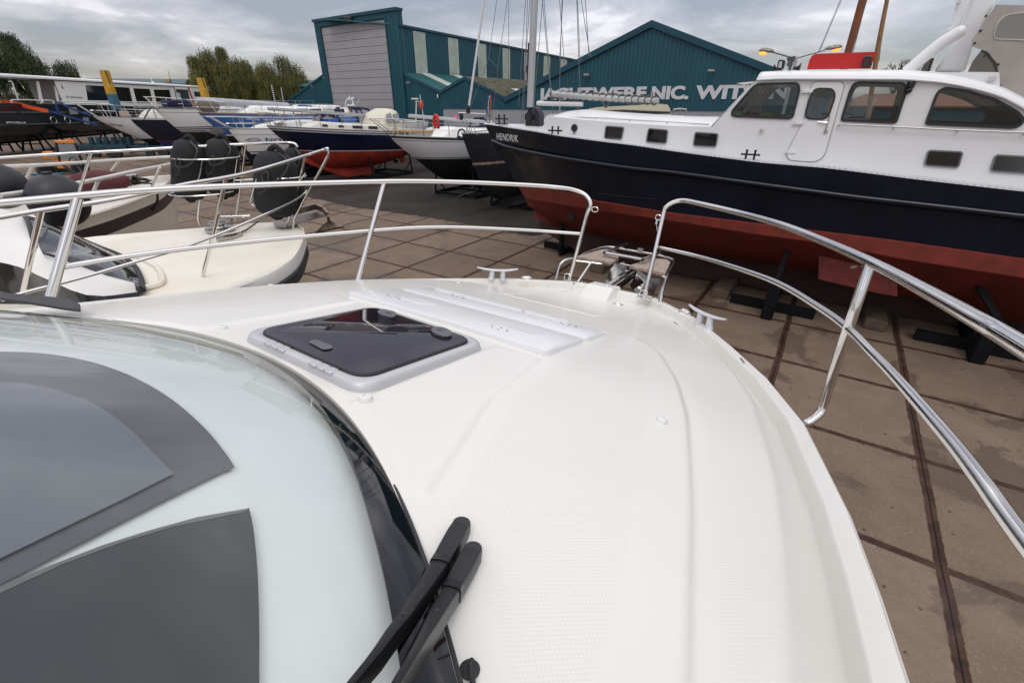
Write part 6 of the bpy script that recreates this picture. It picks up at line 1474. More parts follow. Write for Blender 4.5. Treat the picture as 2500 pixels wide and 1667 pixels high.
# far side: dashboard of reflections not modelled
# --- fender baskets (part of the rail) and the fenders standing in them
FEN=mat('dark_fender_cover',(.011,.0115,.013),.85,bump=.25,bscale=250,var=.2,vscale=12)
def fender(label,x0,x1,ytop,ybot,Yd,seed,lean=0):
    pt=D((x0+x1)/2,ytop,Yd); pb=D((x0+x1)/2,ybot,Yd); wv=(D(x1,(ytop+ybot)/2,Yd)-D(x0,(ytop+ybot)/2,Yd)).length/2
    H=(pt-pb).length; ax=(pt-pb).normalized(); rot=Vector((0,0,1)).rotation_difference(ax).to_matrix(); o=thing('fender',label,'fender',pb,group='dark fenders in the rail baskets')
    q=MB(); q.lathe([(.0001,.085*H),(wv*.35,.09*H),(wv*.72,.115*H),(wv*.93,.17*H),(wv,.25*H),(wv,.70*H),(wv*.95,.79*H),(wv*.80,.87*H),(wv*.55,.915*H),(wv*.25,.935*H),(.0001,.94*H)],pb,rot=rot,n=28)
    q.build('body',FEN,o,smooth=60)
    X=rot@Vector((1,0,0)); Yv=rot@Vector((0,1,0))
    q=MB(); e=pb+ax*H*.93; q.tube([e-X*wv*.36-ax*.06*H,e-X*wv*.26+ax*.02*H,e+ax*.065*H,e+X*wv*.26+ax*.02*H,e+X*wv*.36-ax*.06*H],wv*.13,8,smooth=4); q.build('top_eye',FEN,o)
    q=MB(); e=pb+ax*H*.11; q.poly([e-X*wv*.4,e-X*wv*.26-ax*H*.075,e-ax*H*.10,e+X*wv*.26-ax*H*.075,e+X*wv*.4],Yv*wv*.22); q.build('bottom_eye',FEN,o,bevel=.004)
    rd=random.Random(seed); q=MB(); e=pb+ax*H*.90-Yv*wv*.4; lo=[e+X*wv*.3+ax*.05*H,e+X*wv*.9-ax*.04*H-Yv*wv*.3,e+X*wv*.7-ax*.22*H-Yv*wv*.7,e+X*wv*.1-ax*.30*H-Yv*wv*.95,e-X*wv*.1-ax*.24*H-Yv*wv*.8,e+X*wv*.15-ax*.18*H-Yv*wv*.75,e+X*wv*.2-ax*.36*H-Yv*wv*.95,e-X*wv*.15-ax*.45*H-Yv*wv*.95,e-X*wv*.25-ax*.33*H-Yv*wv*.9]
    q.tube(lo,.009,7,smooth=4); q.build('line',BLACKP,o); return o
fY=NR(494,400,inP).y; print('fender Y',fY)
fender('front-left fender of the pair in the far rail basket, dark cover, rope loop hanging down',425,500,332,497,fY,1)
fender('fender behind the white rail post, right one of the far basket pair',505,579,330,490,fY+.12,2)
fY2=bowp.y-.05
fender('large dark fender leaning in the bow basket near the anchor',625,722,358,540,fY2,3)
fender('fender half hidden behind the large one in the bow basket',690,742,350,520,fY2+.3,4)
def hoop(x0,x1,y,Yd,dy=6,r=.005,ya=None):
    a=D(x0,y,Yd);b_=D(x1,ya if ya is not None else y,Yd); c=(a+b_)/2; q=[]
    X=(b_-a)/2; Yv=Vector((0,1,0))*X.length*.75
    return [c+X*math.cos(t)+Yv*math.sin(t) for t in np.linspace(0,2*math.pi,28,endpoint=False)]
q=MB(); q.tube(hoop(427,580,384,fY+.02),.0065,8,closed=True); q.tube(hoop(421,566,471,fY+.02,ya=468),.0065,8,closed=True)
for x0,y0,x1,y1 in((427,388,419,470),(495,390,484,440),(579,388,569,460)): q.tube([D(x0,y0,fY-.15 if x0==495 else fY),D(x1,y1,fY-.15 if x0==495 else fY)],.0055,8)
q.build('fender_basket',STEEL,rf_,root=nei)
q=MB(); q.tube(hoop(632,745,430,fY2,ya=431),.0065,8,closed=True); q.tube(hoop(612,690,492,fY2,ya=512),.0065,8,closed=True)
for x0,y0,x1,y1 in((655,440,636,503),(632,418,612,488),(745,424,726,450)): q.tube([D(x0,y0,fY2-.15),D(x1,y1,fY2-.15)],.0055,8)
q.build('fender_basket',STEEL,rl,root=nei)
# --- ivory sloop with white tubular rails behind it
SZ=3.1
sl2=thing('ivory_launch','ivory launch with white tubular rails, brown stripe and burgundy cover on its foredeck','boat',P(250,520,SZ))
IV=mat('ivory_paint',(.60,.55,.46),.45,var=.12,vscale=2,detail=6); BRN=mat('brown_stripe',(.035,.022,.020),.5); WT=mat('white_tube_paint',(.66,.64,.60),.45,var=.15,vscale=9)
spt=[P(421,430,SZ),P(417,437,SZ),P(405,449,SZ),P(380,466,SZ),P(330,486,SZ),P(260,510,SZ),P(190,530,SZ),P(113,552,SZ),P(0,590,SZ)]
ppt=[P(421,430,SZ),P(418,427,SZ),P(400,428,SZ),P(350,432,SZ),P(290,442,SZ),P(220,455,SZ),P(140,470,SZ),P(60,485,SZ),P(-60,506,SZ)]
SA=resample(spt,40); SBp=resample(ppt,40)
cB=[(a+b_)/2 for a,b_ in zip(SA,SBp)]
def sd_(row,dz,k,pull=0): 
    ax=(SA[0]-cB[20]).normalized(); return [Vector((c.x+(p.x-c.x)*k-ax.x*pull*max(0,1-i/14.),c.y+(p.y-c.y)*k-ax.y*pull*max(0,1-i/14.),SZ+dz)) for i,(p,c) in enumerate(zip(row,cB))]
q=MB()
for row in(SA,SBp):
    rows=[sd_(row,0,1),sd_(row,-.02,1.02),sd_(row,-.06,1.0),sd_(row,-.16,.985,.05)]; q.loft([[r[i] for r in rows] for i in range(40)],closed=False,cap=False)
q.build('gunwale',IV,sl2,smooth=40)
q=MB()
for row in(SA,SBp):
    rows=[sd_(row,-.16,.985,.05),sd_(row,-.33,.95,.12)]; q.loft([[r[i] for r in rows] for i in range(40)],closed=False,cap=False)
q.build('brown_band',BRN,sl2,smooth=40)
q=MB()
for row in(SA,SBp):
    rows=[sd_(row,-.33,.95,.12),sd_(row,-.8,.82,.32),sd_(row,-1.4,.55,.7),sd_(row,-1.8,.05,1.1)]; q.loft([[r[i] for r in rows] for i in range(40)],closed=False,cap=False)
q.build('hull',IV,sl2,smooth=50)
q=MB(); q.loft([[a+Vector((0,0,-.0)),a.lerp(b_,.03)+Vector((0,0,-.02)),a.lerp(b_,.06)+Vector((0,0,-.13)),a.lerp(b_,.5)+Vector((0,0,-.10)),a.lerp(b_,.94)+Vector((0,0,-.13)),a.lerp(b_,.97)+Vector((0,0,-.02)),b_] for a,b_ in zip(SA,SBp)],closed=False,cap=False); q.build('deck',mat('ivory_deck',(.66,.63,.57),.5,var=.1,vscale=3),sl2,smooth=30)
inSA=[Vector((p.x,p.y,0)) for p in sd_(SA,0,.97)]; inSB=[Vector((p.x,p.y,0)) for p in sd_(SBp,0,.97)]
t1=rowpts([(247,436),(330,416),(400,402)],inSA); 
def at_depth(pts,p): return [depthpt(x,y,p) for x,y in pts]
bowY=SA[0]; 
trA=[depthpt(427,397,bowY),depthpt(385,407,bowY)]+rowpts([(330,418),(247,436),(150,455),(70,468),(0,478),(-80,490)],inSA)
trB=[depthpt(430,383,bowY),depthpt(400,384,bowY)]+rowpts([(296,390),(200,397),(100,403),(10,407),(-80,412)],inSB)
q=MB(); q.tube(trA,.026,10,smooth=3); ra=q.build('tube_rail',WT,sl2)
q=MB(); q.tube(trB,.026,10,smooth=3); rb_=q.build('tube_rail',WT,sl2)
q=MB(); q.tube([depthpt(430,383,bowY),depthpt(427,397,bowY)],.018,8); q.tube([depthpt(430,383,bowY),depthpt(420,428,bowY)],.006,6); q.build('rail_end',WT,ra,root=sl2)
for (a,b_,row,par) in(((391,408),(368,462),inSA,ra),((240,441),(213,505),inSA,ra),((290,392),(262,433),inSB,rb_),((80,405),(56,452),inSB,rb_),((120,460),(100,500),inSA,ra)):
    pt=NR(*a,row)
    if pt is None: continue
    q=MB(); q.tube([pt,depthpt(*b_,pt)],.022,8); q.build('rail_post',WT,par,root=sl2)
# burgundy cover, cleat, mooring line
BUR=mat('burgundy_canvas',(.085,.012,.018),.8,bump=.5,bscale=14,var=.3,vscale=5)
c=P(252,461,SZ+.0); q=MB(); q.sphere(c+Vector((0,0,.12)),.5,(1.0,.45,.36),16); q.build('hatch_cover',BUR,sl2,smooth=60)
q=MB(); c=P(322,452,SZ); q.cyl(c,c+Vector((0,0,.14)),.06,n=14); q.cyl(c+Vector((0,0,.14)),c+Vector((0,0,.17)),.13,n=18); q.build('bollard',STEEL,sl2)
q=MB(); rd=random.Random(2)
for k in range(7): q.tube([c+Vector((rd.uniform(-.3,.3),rd.uniform(-.12,.12),rd.uniform(.0,.12))) for _ in range(4)],.016,6,smooth=3)
q.build('black_line',BLACKP,sl2)
q=MB(); q.tube([P(384,474,SZ),D(384,490,P(384,474,SZ).y),D(372,512,P(384,474,SZ).y),D(358,520,P(384,474,SZ).y)],.018,8,smooth=4); q.build('bow_line',BLACKP,sl2)
q=MB(); q.poly([D(258,560,SA[18].y-.0),D(272,540,SA[18].y-.0),D(316,544,SA[14].y),D(304,573,SA[14].y)],(.03,.02,0)); 
# two big dark round fenders lying on the launch
RF=mat('navy_rubber_fender',(.010,.011,.018),.5,var=.3,vscale=6,coat=.05)
def roundf(label,x,y,rx,ry,Yd):
    c=D(x,y,Yd); r=(D(x+rx,y,Yd)-c).length; r2=(D(x,y-ry,Yd)-c).length; o=thing('round_fender',label,'fender',c-Vector((0,0,r2)),group='round fenders on the ivory launch')
    q=MB(); q.sphere(c,1,(r,r*.9,r2),24); q.build('ball',RF,o,smooth=60); q=MB(); q.tube([c+Vector((0,0,r2*.97)),c+Vector((0,0,r2*1.05))],.05,10); q.build('fender_neck',BLACKP,o); return o
Ys=NR(150,470,inSA).y
roundf('navy round fender under the white rail, between the rail posts',143,490,62,60,Ys-.35)
roundf('black round fender cut off by the left frame edge',-5,455,60,50,Ys-.2)
q=MB(); cc=D(80,438,Ys-.3); q.tube([cc+Vector((.09*math.cos(t),.04,.05*math.sin(t)-.12)) for t in np.linspace(0,2*math.pi,20)],.014,6); q.build('rail_lashing',BLACKP,ra,root=sl2)
# ------------------------------------------------------------------ yachts laid up on stands
YH=R(214.76)   # bows point this way: left and towards the camera, side by side in a row
def yacht(name,label,bow,Yb,L,B,az=YH,fb=None,zwl=1.6,zkeel=.0,rake=1.6,topm=None,botm=None,stripe=None,boot=None,deckm=None,sheer=.35,trans=.25,full=1.0,bilge=2.2,draft_body=.55,cat='sailboat',group=None,k=1.0,tilt=0.0):
    """bow = photo position of the stem head, Yb its distance; zwl = waterline height above ground"""
    p=D(*bow,Yb); zb=p.z
    d=Vector((math.sin(az),math.cos(az),0)); o=thing(name,label,cat,(p.x-d.x*L/2,p.y-d.y*L/2,0),az_rot(az),group)
    M=WM[o.name]
    # local frame: +y towards the bow; stem head at y=L/2
    def half(s):   # s=0 bow .. 1 stern
        return B/2*full*(min(1,(math.sin(min(1,s*1.12+.0)*math.pi*.62)**.80)) if s>0 else 0)*(1-(1-trans*1.0)*0*max(0,s-.6))*(1-.28*max(0,(s-.55)/.45)**2)
    zs=lambda s: zb-sheer*(1.6*s-1.0*s*s)
    db=draft_body*1.45; zk=lambda s: zwl-db*(.42+.58*(1-(1-min(1,s/.28))**2))*(1-.75*max(0,(s-.45)/.55)**2)
    n=40; S=[ (i/(n-1))**1.15 for i in range(n)]
    def pt(s,h,sd,extra=0):
        h=min(1.,max(0.,h)); z=zk(s)+(zs(s)-zk(s))*h; y=half(s)*(1-(1-h)**bilge)**(1/1.6)+extra*(1 if half(s)>0 else 0)
        yy=L/2-L*s-rake*(1-h)**1.2*max(0,1-s)**2.5-(0 if s<.9 else -.0)
        return Vector((sd*y,yy,z-tilt*s))
    vs=[];bands=[]
    # height fractions -> absolute colour bands made as separate meshes
    def band(h0f,h1f,mname,mm,kk,extra=0):
        q=MB()
        for sd in(-1,1): q.loft([[pt(s,h0f(s)+(h1f(s)-h0f(s))*j/(kk-1),sd,extra) for j in range(kk)] for s in S],closed=False,cap=False)
        return q.build(mname,mm,o,local=True,smooth=50)
    hf=lambda z: (lambda s: max(0.0,min(1.0,(z-zk(s))/(zs(s)-zk(s)))))
    wl=hf(zwl); 
    q=MB()
    for sd in(-1,1): q.loft([[pt(s,wl(s)+(1-wl(s))*j/11,sd) for j in range(12)] for s in S],closed=False,cap=False)
    # transom
    tp=[pt(1,wl(1)+(1-wl(1))*j/11,1) for j in range(12)]+[pt(1,wl(1)+(1-wl(1))*j/11,-1) for j in range(11,-1,-1)]; q.add(tp,[tuple(range(24))])
    hull=q.build('hull',topm,o,local=True,smooth=50)
    q=MB()
    for sd in(-1,1): q.loft([[pt(s,wl(s)*j/9,sd) for j in range(10)] for s in S],closed=False,cap=False)
    q.build('underbody',botm,o,local=True,smooth=50)
    if boot:
        for z0,z1,bm_ in boot:
            band(hf(z0),hf(z1),'boot_stripe',bm_,3,.006)
    if stripe:
        for a,b_,bm_ in stripe:   # distance below the sheer
            band(lambda s,a=a:1-b_/(zs(s)-zk(s)),lambda s,a=a:1-a/(zs(s)-zk(s)),'sheer_stripe',bm_,3,.008)
    q=MB(); q.loft([[pt(s,1,-1),Vector((0,pt(s,1,1).y,zs(s)+.05-tilt*s)),pt(s,1,1)] for s in S],closed=False,cap=False); q.build('deck',deckm or WHITEG,o,local=True,smooth=30)
    q=MB()
    for sd in(-1,1): q.tube([pt(s,1,sd)+Vector((0,0,.025)) for s in S],.028,6)
    q.build('toe_rail',mat('toe_rail_grey',(.30,.29,.27),.5,.2),o,local=True)
    o['_dummy']=0; del o['_dummy']
    return dict(k=k,tilt=tilt,o=o,pt=pt,zs=zs,half=half,L=L,M=M,zk=zk,hull=hull,hf=hf)
def yc(Yd,c,a,z): # local helper: a measured from bow aft
    return Vector((c,Yd['L']/2-a*Yd['k'],z-Yd['tilt']*a*Yd['k']/Yd['L']))
def cabin(Yd,a0,a1,w0,w1,h,m,nm='cabin_trunk',win=None,wm=None,zadd=0,round_=.0,rk=.6):
    q=MB(); secs=[]; L=Yd['L']
    for t in np.linspace(0,1,14):
        a=a0+(a1-a0)*t; s=a*Yd['k']/L; w_=w0+(w1-w0)*min(1,t*1.5); z0=Yd['zs'](s)-.02; hh=h*min(1,(t/.16))**.7 if t<.16 else h*(1-.10*t)
        if t>.97: hh*=.9
        secs.append([yc(Yd,x*w_,a,z0+z) for x,z in((-1,0),(-.97,hh*.75),(-.86,hh*.96),(-.5,hh*1.06),(0,hh*1.1),(.5,hh*1.06),(.86,hh*.96),(.97,hh*.75),(1,0))])
    q.loft(secs,cap=True); c=q.build(nm,m,Yd['o'],local=True,smooth=40)
    for (u0,u1,z0,z1) in(win or []):
        for sd in(-1,1):
            q=MB(); a=a0+(a1-a0)*u0;b_=a0+(a1-a0)*u1; wa=w0+(w1-w0)*min(1,u0*1.5); wb_=w0+(w1-w0)*min(1,u1*1.5); za=Yd['zs'](a*Yd['k']/L);zb=Yd['zs'](b_*Yd['k']/L)
            k=.985
            q.poly(round_poly([yc(Yd,sd*wa*k,a,za+h*z0),yc(Yd,sd*wb_*k,b_,zb+h*z0),yc(Yd,sd*wb_*k,b_,zb+h*z1),yc(Yd,sd*wa*k,a,za+h*z1)],.04,3),(sd*.025,0,0)); q.build('cabin_window',wm or GLDK,c,root=Yd['o'],local=True,smooth=0)
    return c
GLDK=mat('smoked_window',(.02,.022,.025),.06,coat=.4,spec=.6)
def rails(Yd,h=.62,s0=.0,s1=.95,n=7,pulp=True,r=.016,bowover=.35,two=True):
    L=Yd['L']; q=MB(); o=Yd['o']
    for sd in(-1,1):
        for k in range(n+1):
            s=.13+(s1-.13)*k/n; p=Yd['pt'](s,1,sd)*1.0; p.x*=.96; q.tube([p,p+Vector((0,0,h))],r,6)
            if k: q.tube([pv+Vector((0,0,h-.02)),p+Vector((0,0,h-.02))],r*.45,5); 
            if k and two: q.tube([pv+Vector((0,0,h*.5)),p+Vector((0,0,h*.5))],r*.4,5)
            pv=p
    g_=q.build('guard_rail',STEELD,o,local=True)
    if pulp:
        q=MB(); p0=Yd['pt'](.13,1,1);p1=Yd['pt'](.13,1,-1); top=Yd['pt'](0,1,1)+Vector((0,bowover,h+.06))
        q.tube([p0+Vector((0,0,h)),Yd['pt'](.05,1,1)+Vector((.05,.1,h+.04)),top+Vector((.12,0,0)),top-Vector((.12,0,0)),Yd['pt'](.05,1,-1)+Vector((-.05,.1,h+.04)),p1+Vector((0,0,h))],r*1.2,8,smooth=4)
        for sd in(-1,1):
            q.tube([Yd['pt'](.02,1,sd),top+Vector((sd*.12,-.02,0))],r*1.1,7); q.tube([Yd['pt'](.08,1,sd),Yd['pt'](.06,1,sd)+Vector((0,.05,h+.03))],r,7)
            q.tube([p0 if sd>0 else p1,(p0 if sd>0 else p1)+Vector((0,0,h))],r,7)
        q.tube([p0+Vector((0,0,h*.5)),Yd['pt'](.02,1,1)+Vector((.04,.12,h*.5)),Yd['pt'](.02,1,-1)+Vector((-.04,.12,h*.5)),p1+Vector((0,0,h*.5))],r*.8,6,smooth=3)
        q.build('pulpit',STEEL,o,local=True)
def finkeel(Yd,s0,s1,z1,m,t=.16,sweep=.4,zt=None,nm='keel'):
    L=Yd['L']; q=MB(); secs=[]; z1+=Yd['tilt']*(s0+s1)/2
    for k in np.linspace(0,1,6):
        z=(zt or Yd['zk']((s0+s1)/2)+.25)*(1-k)+z1*k; a0=s0*L+sweep*k*L*.1; a1=s1*L+sweep*k*L*.05; a0/=Yd['k'];a1/=Yd['k'];ch=a1-a0
        secs.append([yc(Yd,t*(.6 if 0<i<8 else 0)*math.sin(math.pi*(i/8))**.6*(1.4 if k>.9 else 1),a0+ch*i/8,z) for i in range(9)]+[yc(Yd,-t*.6*math.sin(math.pi*(i/8))**.6*(1.4 if k>.9 else 1),a0+ch*i/8,z) for i in range(7,0,-1)])
    q.loft(secs); return q.build(nm,m,Yd['o'],local=True,smooth=40)
def ystand(pt,ztop,label,lean=(0,0),name='yacht_stand',grp='steel props under the laid-up yachts'):
    b0=Vector((pt[0],pt[1],0)); o=thing(name,label,'boat stand',b0,group=grp); q=MB(); top=b0+Vector((lean[0],lean[1],ztop))
    q.tube([b0+Vector((0,0,0.05)),top],.05,8); q.box(top,(.22,.22,.10)); q.build('prop',STD,o)
    q=MB(); 
    for a in(0,120,240): e=b0+Vector((math.cos(R(a)),math.sin(R(a)),0))*.7; q.tube([e+Vector((0,0,.04)),b0+Vector((lean[0]*.6,lean[1]*.6,ztop*.6))],.035,6)
    q.build('tripod_leg',STD,o); return o
def cradle(c,az,L_,W_,H_,label,grp='steel cradles under the yachts'):
    o=thing('boat_cradle',label,'cradle',(c[0],c[1],0),az_rot(az),grp); q=MB()
    for x in(-W_/2,W_/2): q.beam((x,-L_/2,.10),(x,L_/2,.10),.12,.14)
    for y in(-L_/2,0,L_/2): q.beam((-W_/2,y,.12),(W_/2,y,.12),.10,.10)
    q.build('base_frame',STD,o,local=True); 
    for y in(-L_/2,L_/2):
        for x in(-W_/2,W_/2):
            q=MB(); q.tube([(x,y,.1),(x*.86,y,H_)],.05,8); q.beam((x*.86,y-.15,H_),(x*.86,y+.15,H_),.10,.20); q.tube([(x,y+.8*(-1 if y>0 else 1),.12),(x*.93,y,H_*.55)],.035,6); q.build('support_post',STD,o,local=True)
    return o
NVT=mat('navy_topside',(.004,.007,.024),.16,coat=.3,var=.15,vscale=1,rvar=.05); RAF=mat('orange_red_antifouling',(.42,.035,.012),.6,var=.35,vscale=1.5,detail=7,tint=(.20,.022,.010)); BLK=mat('black_antifouling',(.010,.010,.011),.7,var=.3,vscale=2)
WTP=mat('white_topside',(.77,.76,.74),.28,var=.05,vscale=.8,coat=.2); GRT=mat('pale_grey_topside',(.70,.69,.70),.25,coat=.2,var=.05,vscale=.8); BLU=mat('bright_blue_topside',(.035,.13,.36),.25,coat=.3,var=.15,vscale=1); DKB=mat('dark_blue_line',(.01,.015,.08),.3); SILV=mat('silver_line',(.5,.5,.5),.4); CAB=mat('cream_cabin',(.66,.64,.58),.35,var=.06,vscale=2); DECKG=mat('grey_teak_deck',(.38,.35,.31),.7,var=.2,vscale=8)
BLUC=mat('blue_canvas',(.015,.10,.42),.75,bump=.4,bscale=6,var=.2,vscale=3); NVC=mat('navy_canvas',(.012,.014,.06),.8,bump=.4,bscale=5,var=.3,vscale=3); VIN=mat('clear_vinyl',(.30,.31,.33),.12,var=.3,vscale=3)
# 1. navy yacht with orange-red underbody
y1=yacht('sailing_yacht','long navy sailing yacht with cream cabin and orange-red underbody, upright on props','sail',(1,1),38,13) if False else None
def mk_navy():
    Y=yacht('sailing_yacht','navy blue yacht with orange-red underbody and a long cream cabin, standing on props',(652,308),26.9,10.4,3.6,k=.78,tilt=.5,zwl=1.98,rake=2.0,topm=NVT,botm=RAF,boot=[(1.96,2.02,SILV)],stripe=[(.16,.20,SILV),(.02,.10,SILV)],deckm=DECKG,sheer=.30,draft_body=.75,bilge=2.6)
    cabin(Y,2.6,9.2,.35,1.25,.40,CAB,win=[(.18,.24,.35,.65),(.36,.42,.35,.65),(.52,.64,.3,.7),(.72,.86,.3,.7)])
    rails(Y,.62); 
    # long keel with a cut-away and skeg-hung rudder
    L=Y['L']; q=MB(); prof=[(2.0,1.45),(3.6,.95),(5.0,.5),(5.8,.36),(8.2,.42),(8.6,.46),(8.4,.8),(8.9,1.2),(9.6,1.45),(8.5,1.6),(3,1.7)]
    for sd in(-1,1): q.poly([yc(Y,sd*.10,a,z) for a,z in prof],(-sd*.10,0,0))
    q.build('keel',RAF,Y['o'],local=True,bevel=.06)
    q=MB(); q.poly([yc(Y,-.04,a,z) for a,z in((11.6,2.0),(12.2,2.0),(12.3,1.05),(11.9,1.0),(11.5,1.5))],(.08,0,0)); q.build('rudder',RAF,Y['o'],local=True)
    q=MB(); c=yc(Y,0,11.2,1.15); q.lathe([(.001,-.03),(.22,-.02),(.22,.02),(.001,.03)],c,rot=Matrix.Rotation(R(90),3,'X'),n=14,sx=1,sy=.5); q.build('propeller',DARKST,Y['o'],local=True)
    # hood over the companionway: cream doghouse with windows
    q=MB(); secs=[]
    for a,w_,h_ in((9.0,1.0,.55),(9.5,1.15,1.15),(10.2,1.2,1.35),(10.8,1.2,1.32),(11.0,1.18,.6)):
        z0=Y['zs'](a*Y['k']/L); secs.append([yc(Y,x*w_,a,z0+z*h_) for x,z in((-1,0),(-.95,.6),(-.8,.9),(-.4,1),(.4,1),(.8,.9),(.95,.6),(1,0))])
    q.loft(secs); dg=q.build('doghouse',mat('cream_doghouse',(.62,.59,.46),.4),Y['o'],local=True,smooth=50)
    for a0,a1 in((9.35,9.95),(10.05,10.75)):
        for sd in(-1,1): q=MB(); z0=Y['zs'](.75); q.poly(round_poly([yc(Y,sd*1.16,a0,z0+.55),yc(Y,sd*1.2,a1,z0+.55),yc(Y,sd*1.12,a1,z0+1.1),yc(Y,sd*1.06,a0+.15,z0+1.0)],.05,3),(sd*.03,0,0)); q.build('window',VIN,dg,root=Y['o'],local=True,smooth=0)
    # mast stowed along the deck
    q=MB(); z0=Y['zs'](.4)+.85; q.tube([yc(Y,.9,1.0,z0+.15),yc(Y,.95,12.8,z0-.05)],.085,10); q.build('stowed_mast',GREYM,Y['o'],local=True)
    q=MB(); 
    for a in np.linspace(1.4,12.2,16): q.tube([yc(Y,.9,a,z0+.12),yc(Y,.9,a+.05,z0-.15)],.03,5)
    q.tube([yc(Y,.84,1.2,z0+.2),yc(Y,.88,12.5,z0+.0)],.018,5); q.build('rigging_bundle',mat('grey_wire_bundle',(.2,.2,.2),.5),Y['o'],local=True)
    q=MB(); q.sphere(yc(Y,0,.9,Y['zs'](.07)+.18),.2,(1,1.3,.8),12); q.build('windlass',STEELD,Y['o'],local=True); return Y
def navy_hood(Y):
    o=Y['o']; Yd=32.6
    q=MB(); q.loft([[D(x,y,Yd+dd) for x,y in((762,298),(770,280),(790,278),(822,281),(834,290),(838,299))] for dd in(0,2.2)]); s=q.build('sprayhood',NVC,o,smooth=0)
    q=MB(); q.poly([D(x,y,Yd-.03) for x,y in((766,297),(772,283),(784,282),(778,297))],(0,.02,0)); q.poly([D(x,y,Yd-.03) for x,y in((788,291),(796,283),(808,286),(814,291))],(0,.02,0)); q.build('vinyl_window',VIN,s,root=o)
    q=MB(); q.loft([[D(x,y,Yd-.1+dd) for x,y in((788,299),(789,292),(826,292),(828,299))] for dd in(0,.4)]); q.build('blue_side_cloth',BLUC,o,smooth=0)
Yn=mk_navy(); navy_hood(Yn)
# 2. pale grey / black yacht
def mk_white():
    Y=yacht('sailing_yacht','pale grey yacht with black underbody and toe rail, in front of the roller door',(952,333),21.5,11.0,3.5,k=.95,tilt=.45,zwl=2.05,rake=2.3,topm=GRT,botm=BLK,boot=[(2.03,2.09,BLK),(2.13,2.16,BLK)],stripe=[(.14,.16,mat('black_line',(.01,.01,.01),.4)),(.0,.07,BLK)],sheer=.25,draft_body=.8,bilge=2.4)
    cabin(Y,3.0,7.5,.4,1.2,.5,WTP,win=[(.4,.6,.35,.6)]); rails(Y,.65,bowover=.9); finkeel(Y,.40,.60,.08,BLK,sweep=1.6)
    q=MB(); z=Y['zs'](.2)+.14; q.tube([yc(Y,1.0,1.2,z+.1),yc(Y,1.2,7,z+.02)],.075,8); q.build('spinnaker_pole',GOLDWOOD,Y['o'],local=True)
    q=MB(); q.tube([yc(Y,.6,1.9,z+.75),yc(Y,.9,9,z+.55)],.08,8); q.build('stowed_boom',GREYM,Y['o'],local=True)
    q=MB(); q.sphere(yc(Y,.8,5.6,z+.72),.13,(1.1,.7,1),10); q.build('pink_ribbon',mat('pink_ribbon',(.6,.06,.22),.7,bump=.6,bscale=20),Y['o'],local=True)
    q=MB(); q.tube([yc(Y,-.9+.13*math.cos(t),2.1,z+.5+.30*math.sin(t)) for t in np.linspace(-.9,4.0,18)],.07,8); q.build('lifebuoy',mat('red_lifebuoy',(.55,.03,.02),.6),Y['o'],local=True); return Y
Yw=mk_white()
# 3. blue yacht
def mk_blue():
    Y=yacht('sailing_yacht','bright blue yacht with a silver-wrapped boom and white name on its topside',(484,276),31.2,10.8,3.8,k=.75,zwl=2.48,rake=1.9,topm=BLU,botm=BLK,stripe=[(.16,.20,WTP),(.0,.05,WOOD)],boot=[(2.47,2.55,WTP)],sheer=.28,draft_body=.8)
    cabin(Y,3.2,10.5,.4,1.35,.5,WTP,win=[(.62,.78,.35,.7),(.80,.97,.35,.7)]); rails(Y,.65,n=9); finkeel(Y,.42,.6,.1,BLK)
    z=Y['zs'](.2)+.55; q=MB(); q.tube([yc(Y,0,.1,z+.2),yc(Y,0,1.5,z+.12),yc(Y,.2,8.2,z-.12)],[.20,.24,.20],12); q.build('wrapped_boom',mat('silver_tarp',(.40,.41,.45),.5,var=.2,vscale=3,bump=.4,bscale=6),Y['o'],local=True)
    q=MB(); q.sphere(yc(Y,0,.9,z-.1),.42,(.8,1.7,1),12); q.build('sail_bag',mat('taupe_sailcover',(.17,.145,.125),.85,bump=.5,bscale=5),Y['o'],local=True)
    return Y
Yb_=mk_blue()
# 4. white yacht with three dark stripes
def mk_stripe():
    Y=yacht('sailing_yacht','white yacht with three dark stripes above its black underbody',(378,266),34.8,12.0,3.7,k=.92,zwl=2.5,rake=1.6,topm=WTP,botm=BLK,boot=[(2.53,2.60,DKB),(2.66,2.73,DKB),(2.79,2.85,DKB)],stripe=[(.20,.22,DKB)],sheer=.2,draft_body=.7)
    cabin(Y,3.2,9,.4,1.3,.5,WTP); rails(Y,.65); finkeel(Y,.42,.6,.1,BLK)
    q=MB(); z=Y['zs'](.1); q.box(yc(Y,0,1.6,z+.35),(1.2,1.6,.45),bev=.1); q.build('dark_deck_bag',NVC,Y['o'],local=True)
    q=MB(); q.tube([yc(Y,-.5,2.6,z+.0),yc(Y,-.45,2.5,z+1.35)],.06,8); q.build('orange_wooden_post',mat('orange_brown_paint',(.22,.05,.015),.6),Y['o'],local=True)
    q=MB(); q.beam(yc(Y,0,.4,z+.06),yc(Y,0,-1.2,z+.10),.35,.05); q.beam(yc(Y,.1,-.3,z+.02),yc(Y,.1,-.9,z-.6),.08,.10); q.build('bow_anchor',STEELD,Y['o'],local=True); return Y
Yst=mk_stripe()
# 5. dark navy yacht
def mk_dark():
    Y=yacht('sailing_yacht','dark navy yacht squeezed between two white bows, blue band at its foot',(319,293),37.6,11.0,3.5,k=.92,zwl=1.69,rake=1.7,topm=NVT,botm=mat('blue_antifouling',(.008,.03,.16),.6),boot=[(1.69,1.74,mat('red_line',(.25,.01,.01),.5))],sheer=.2,draft_body=.7)
    cabin(Y,3.2,9,.4,1.25,.45,CAB); rails(Y,.65); finkeel(Y,.42,.6,.1,BLK); return Y
mk_dark()
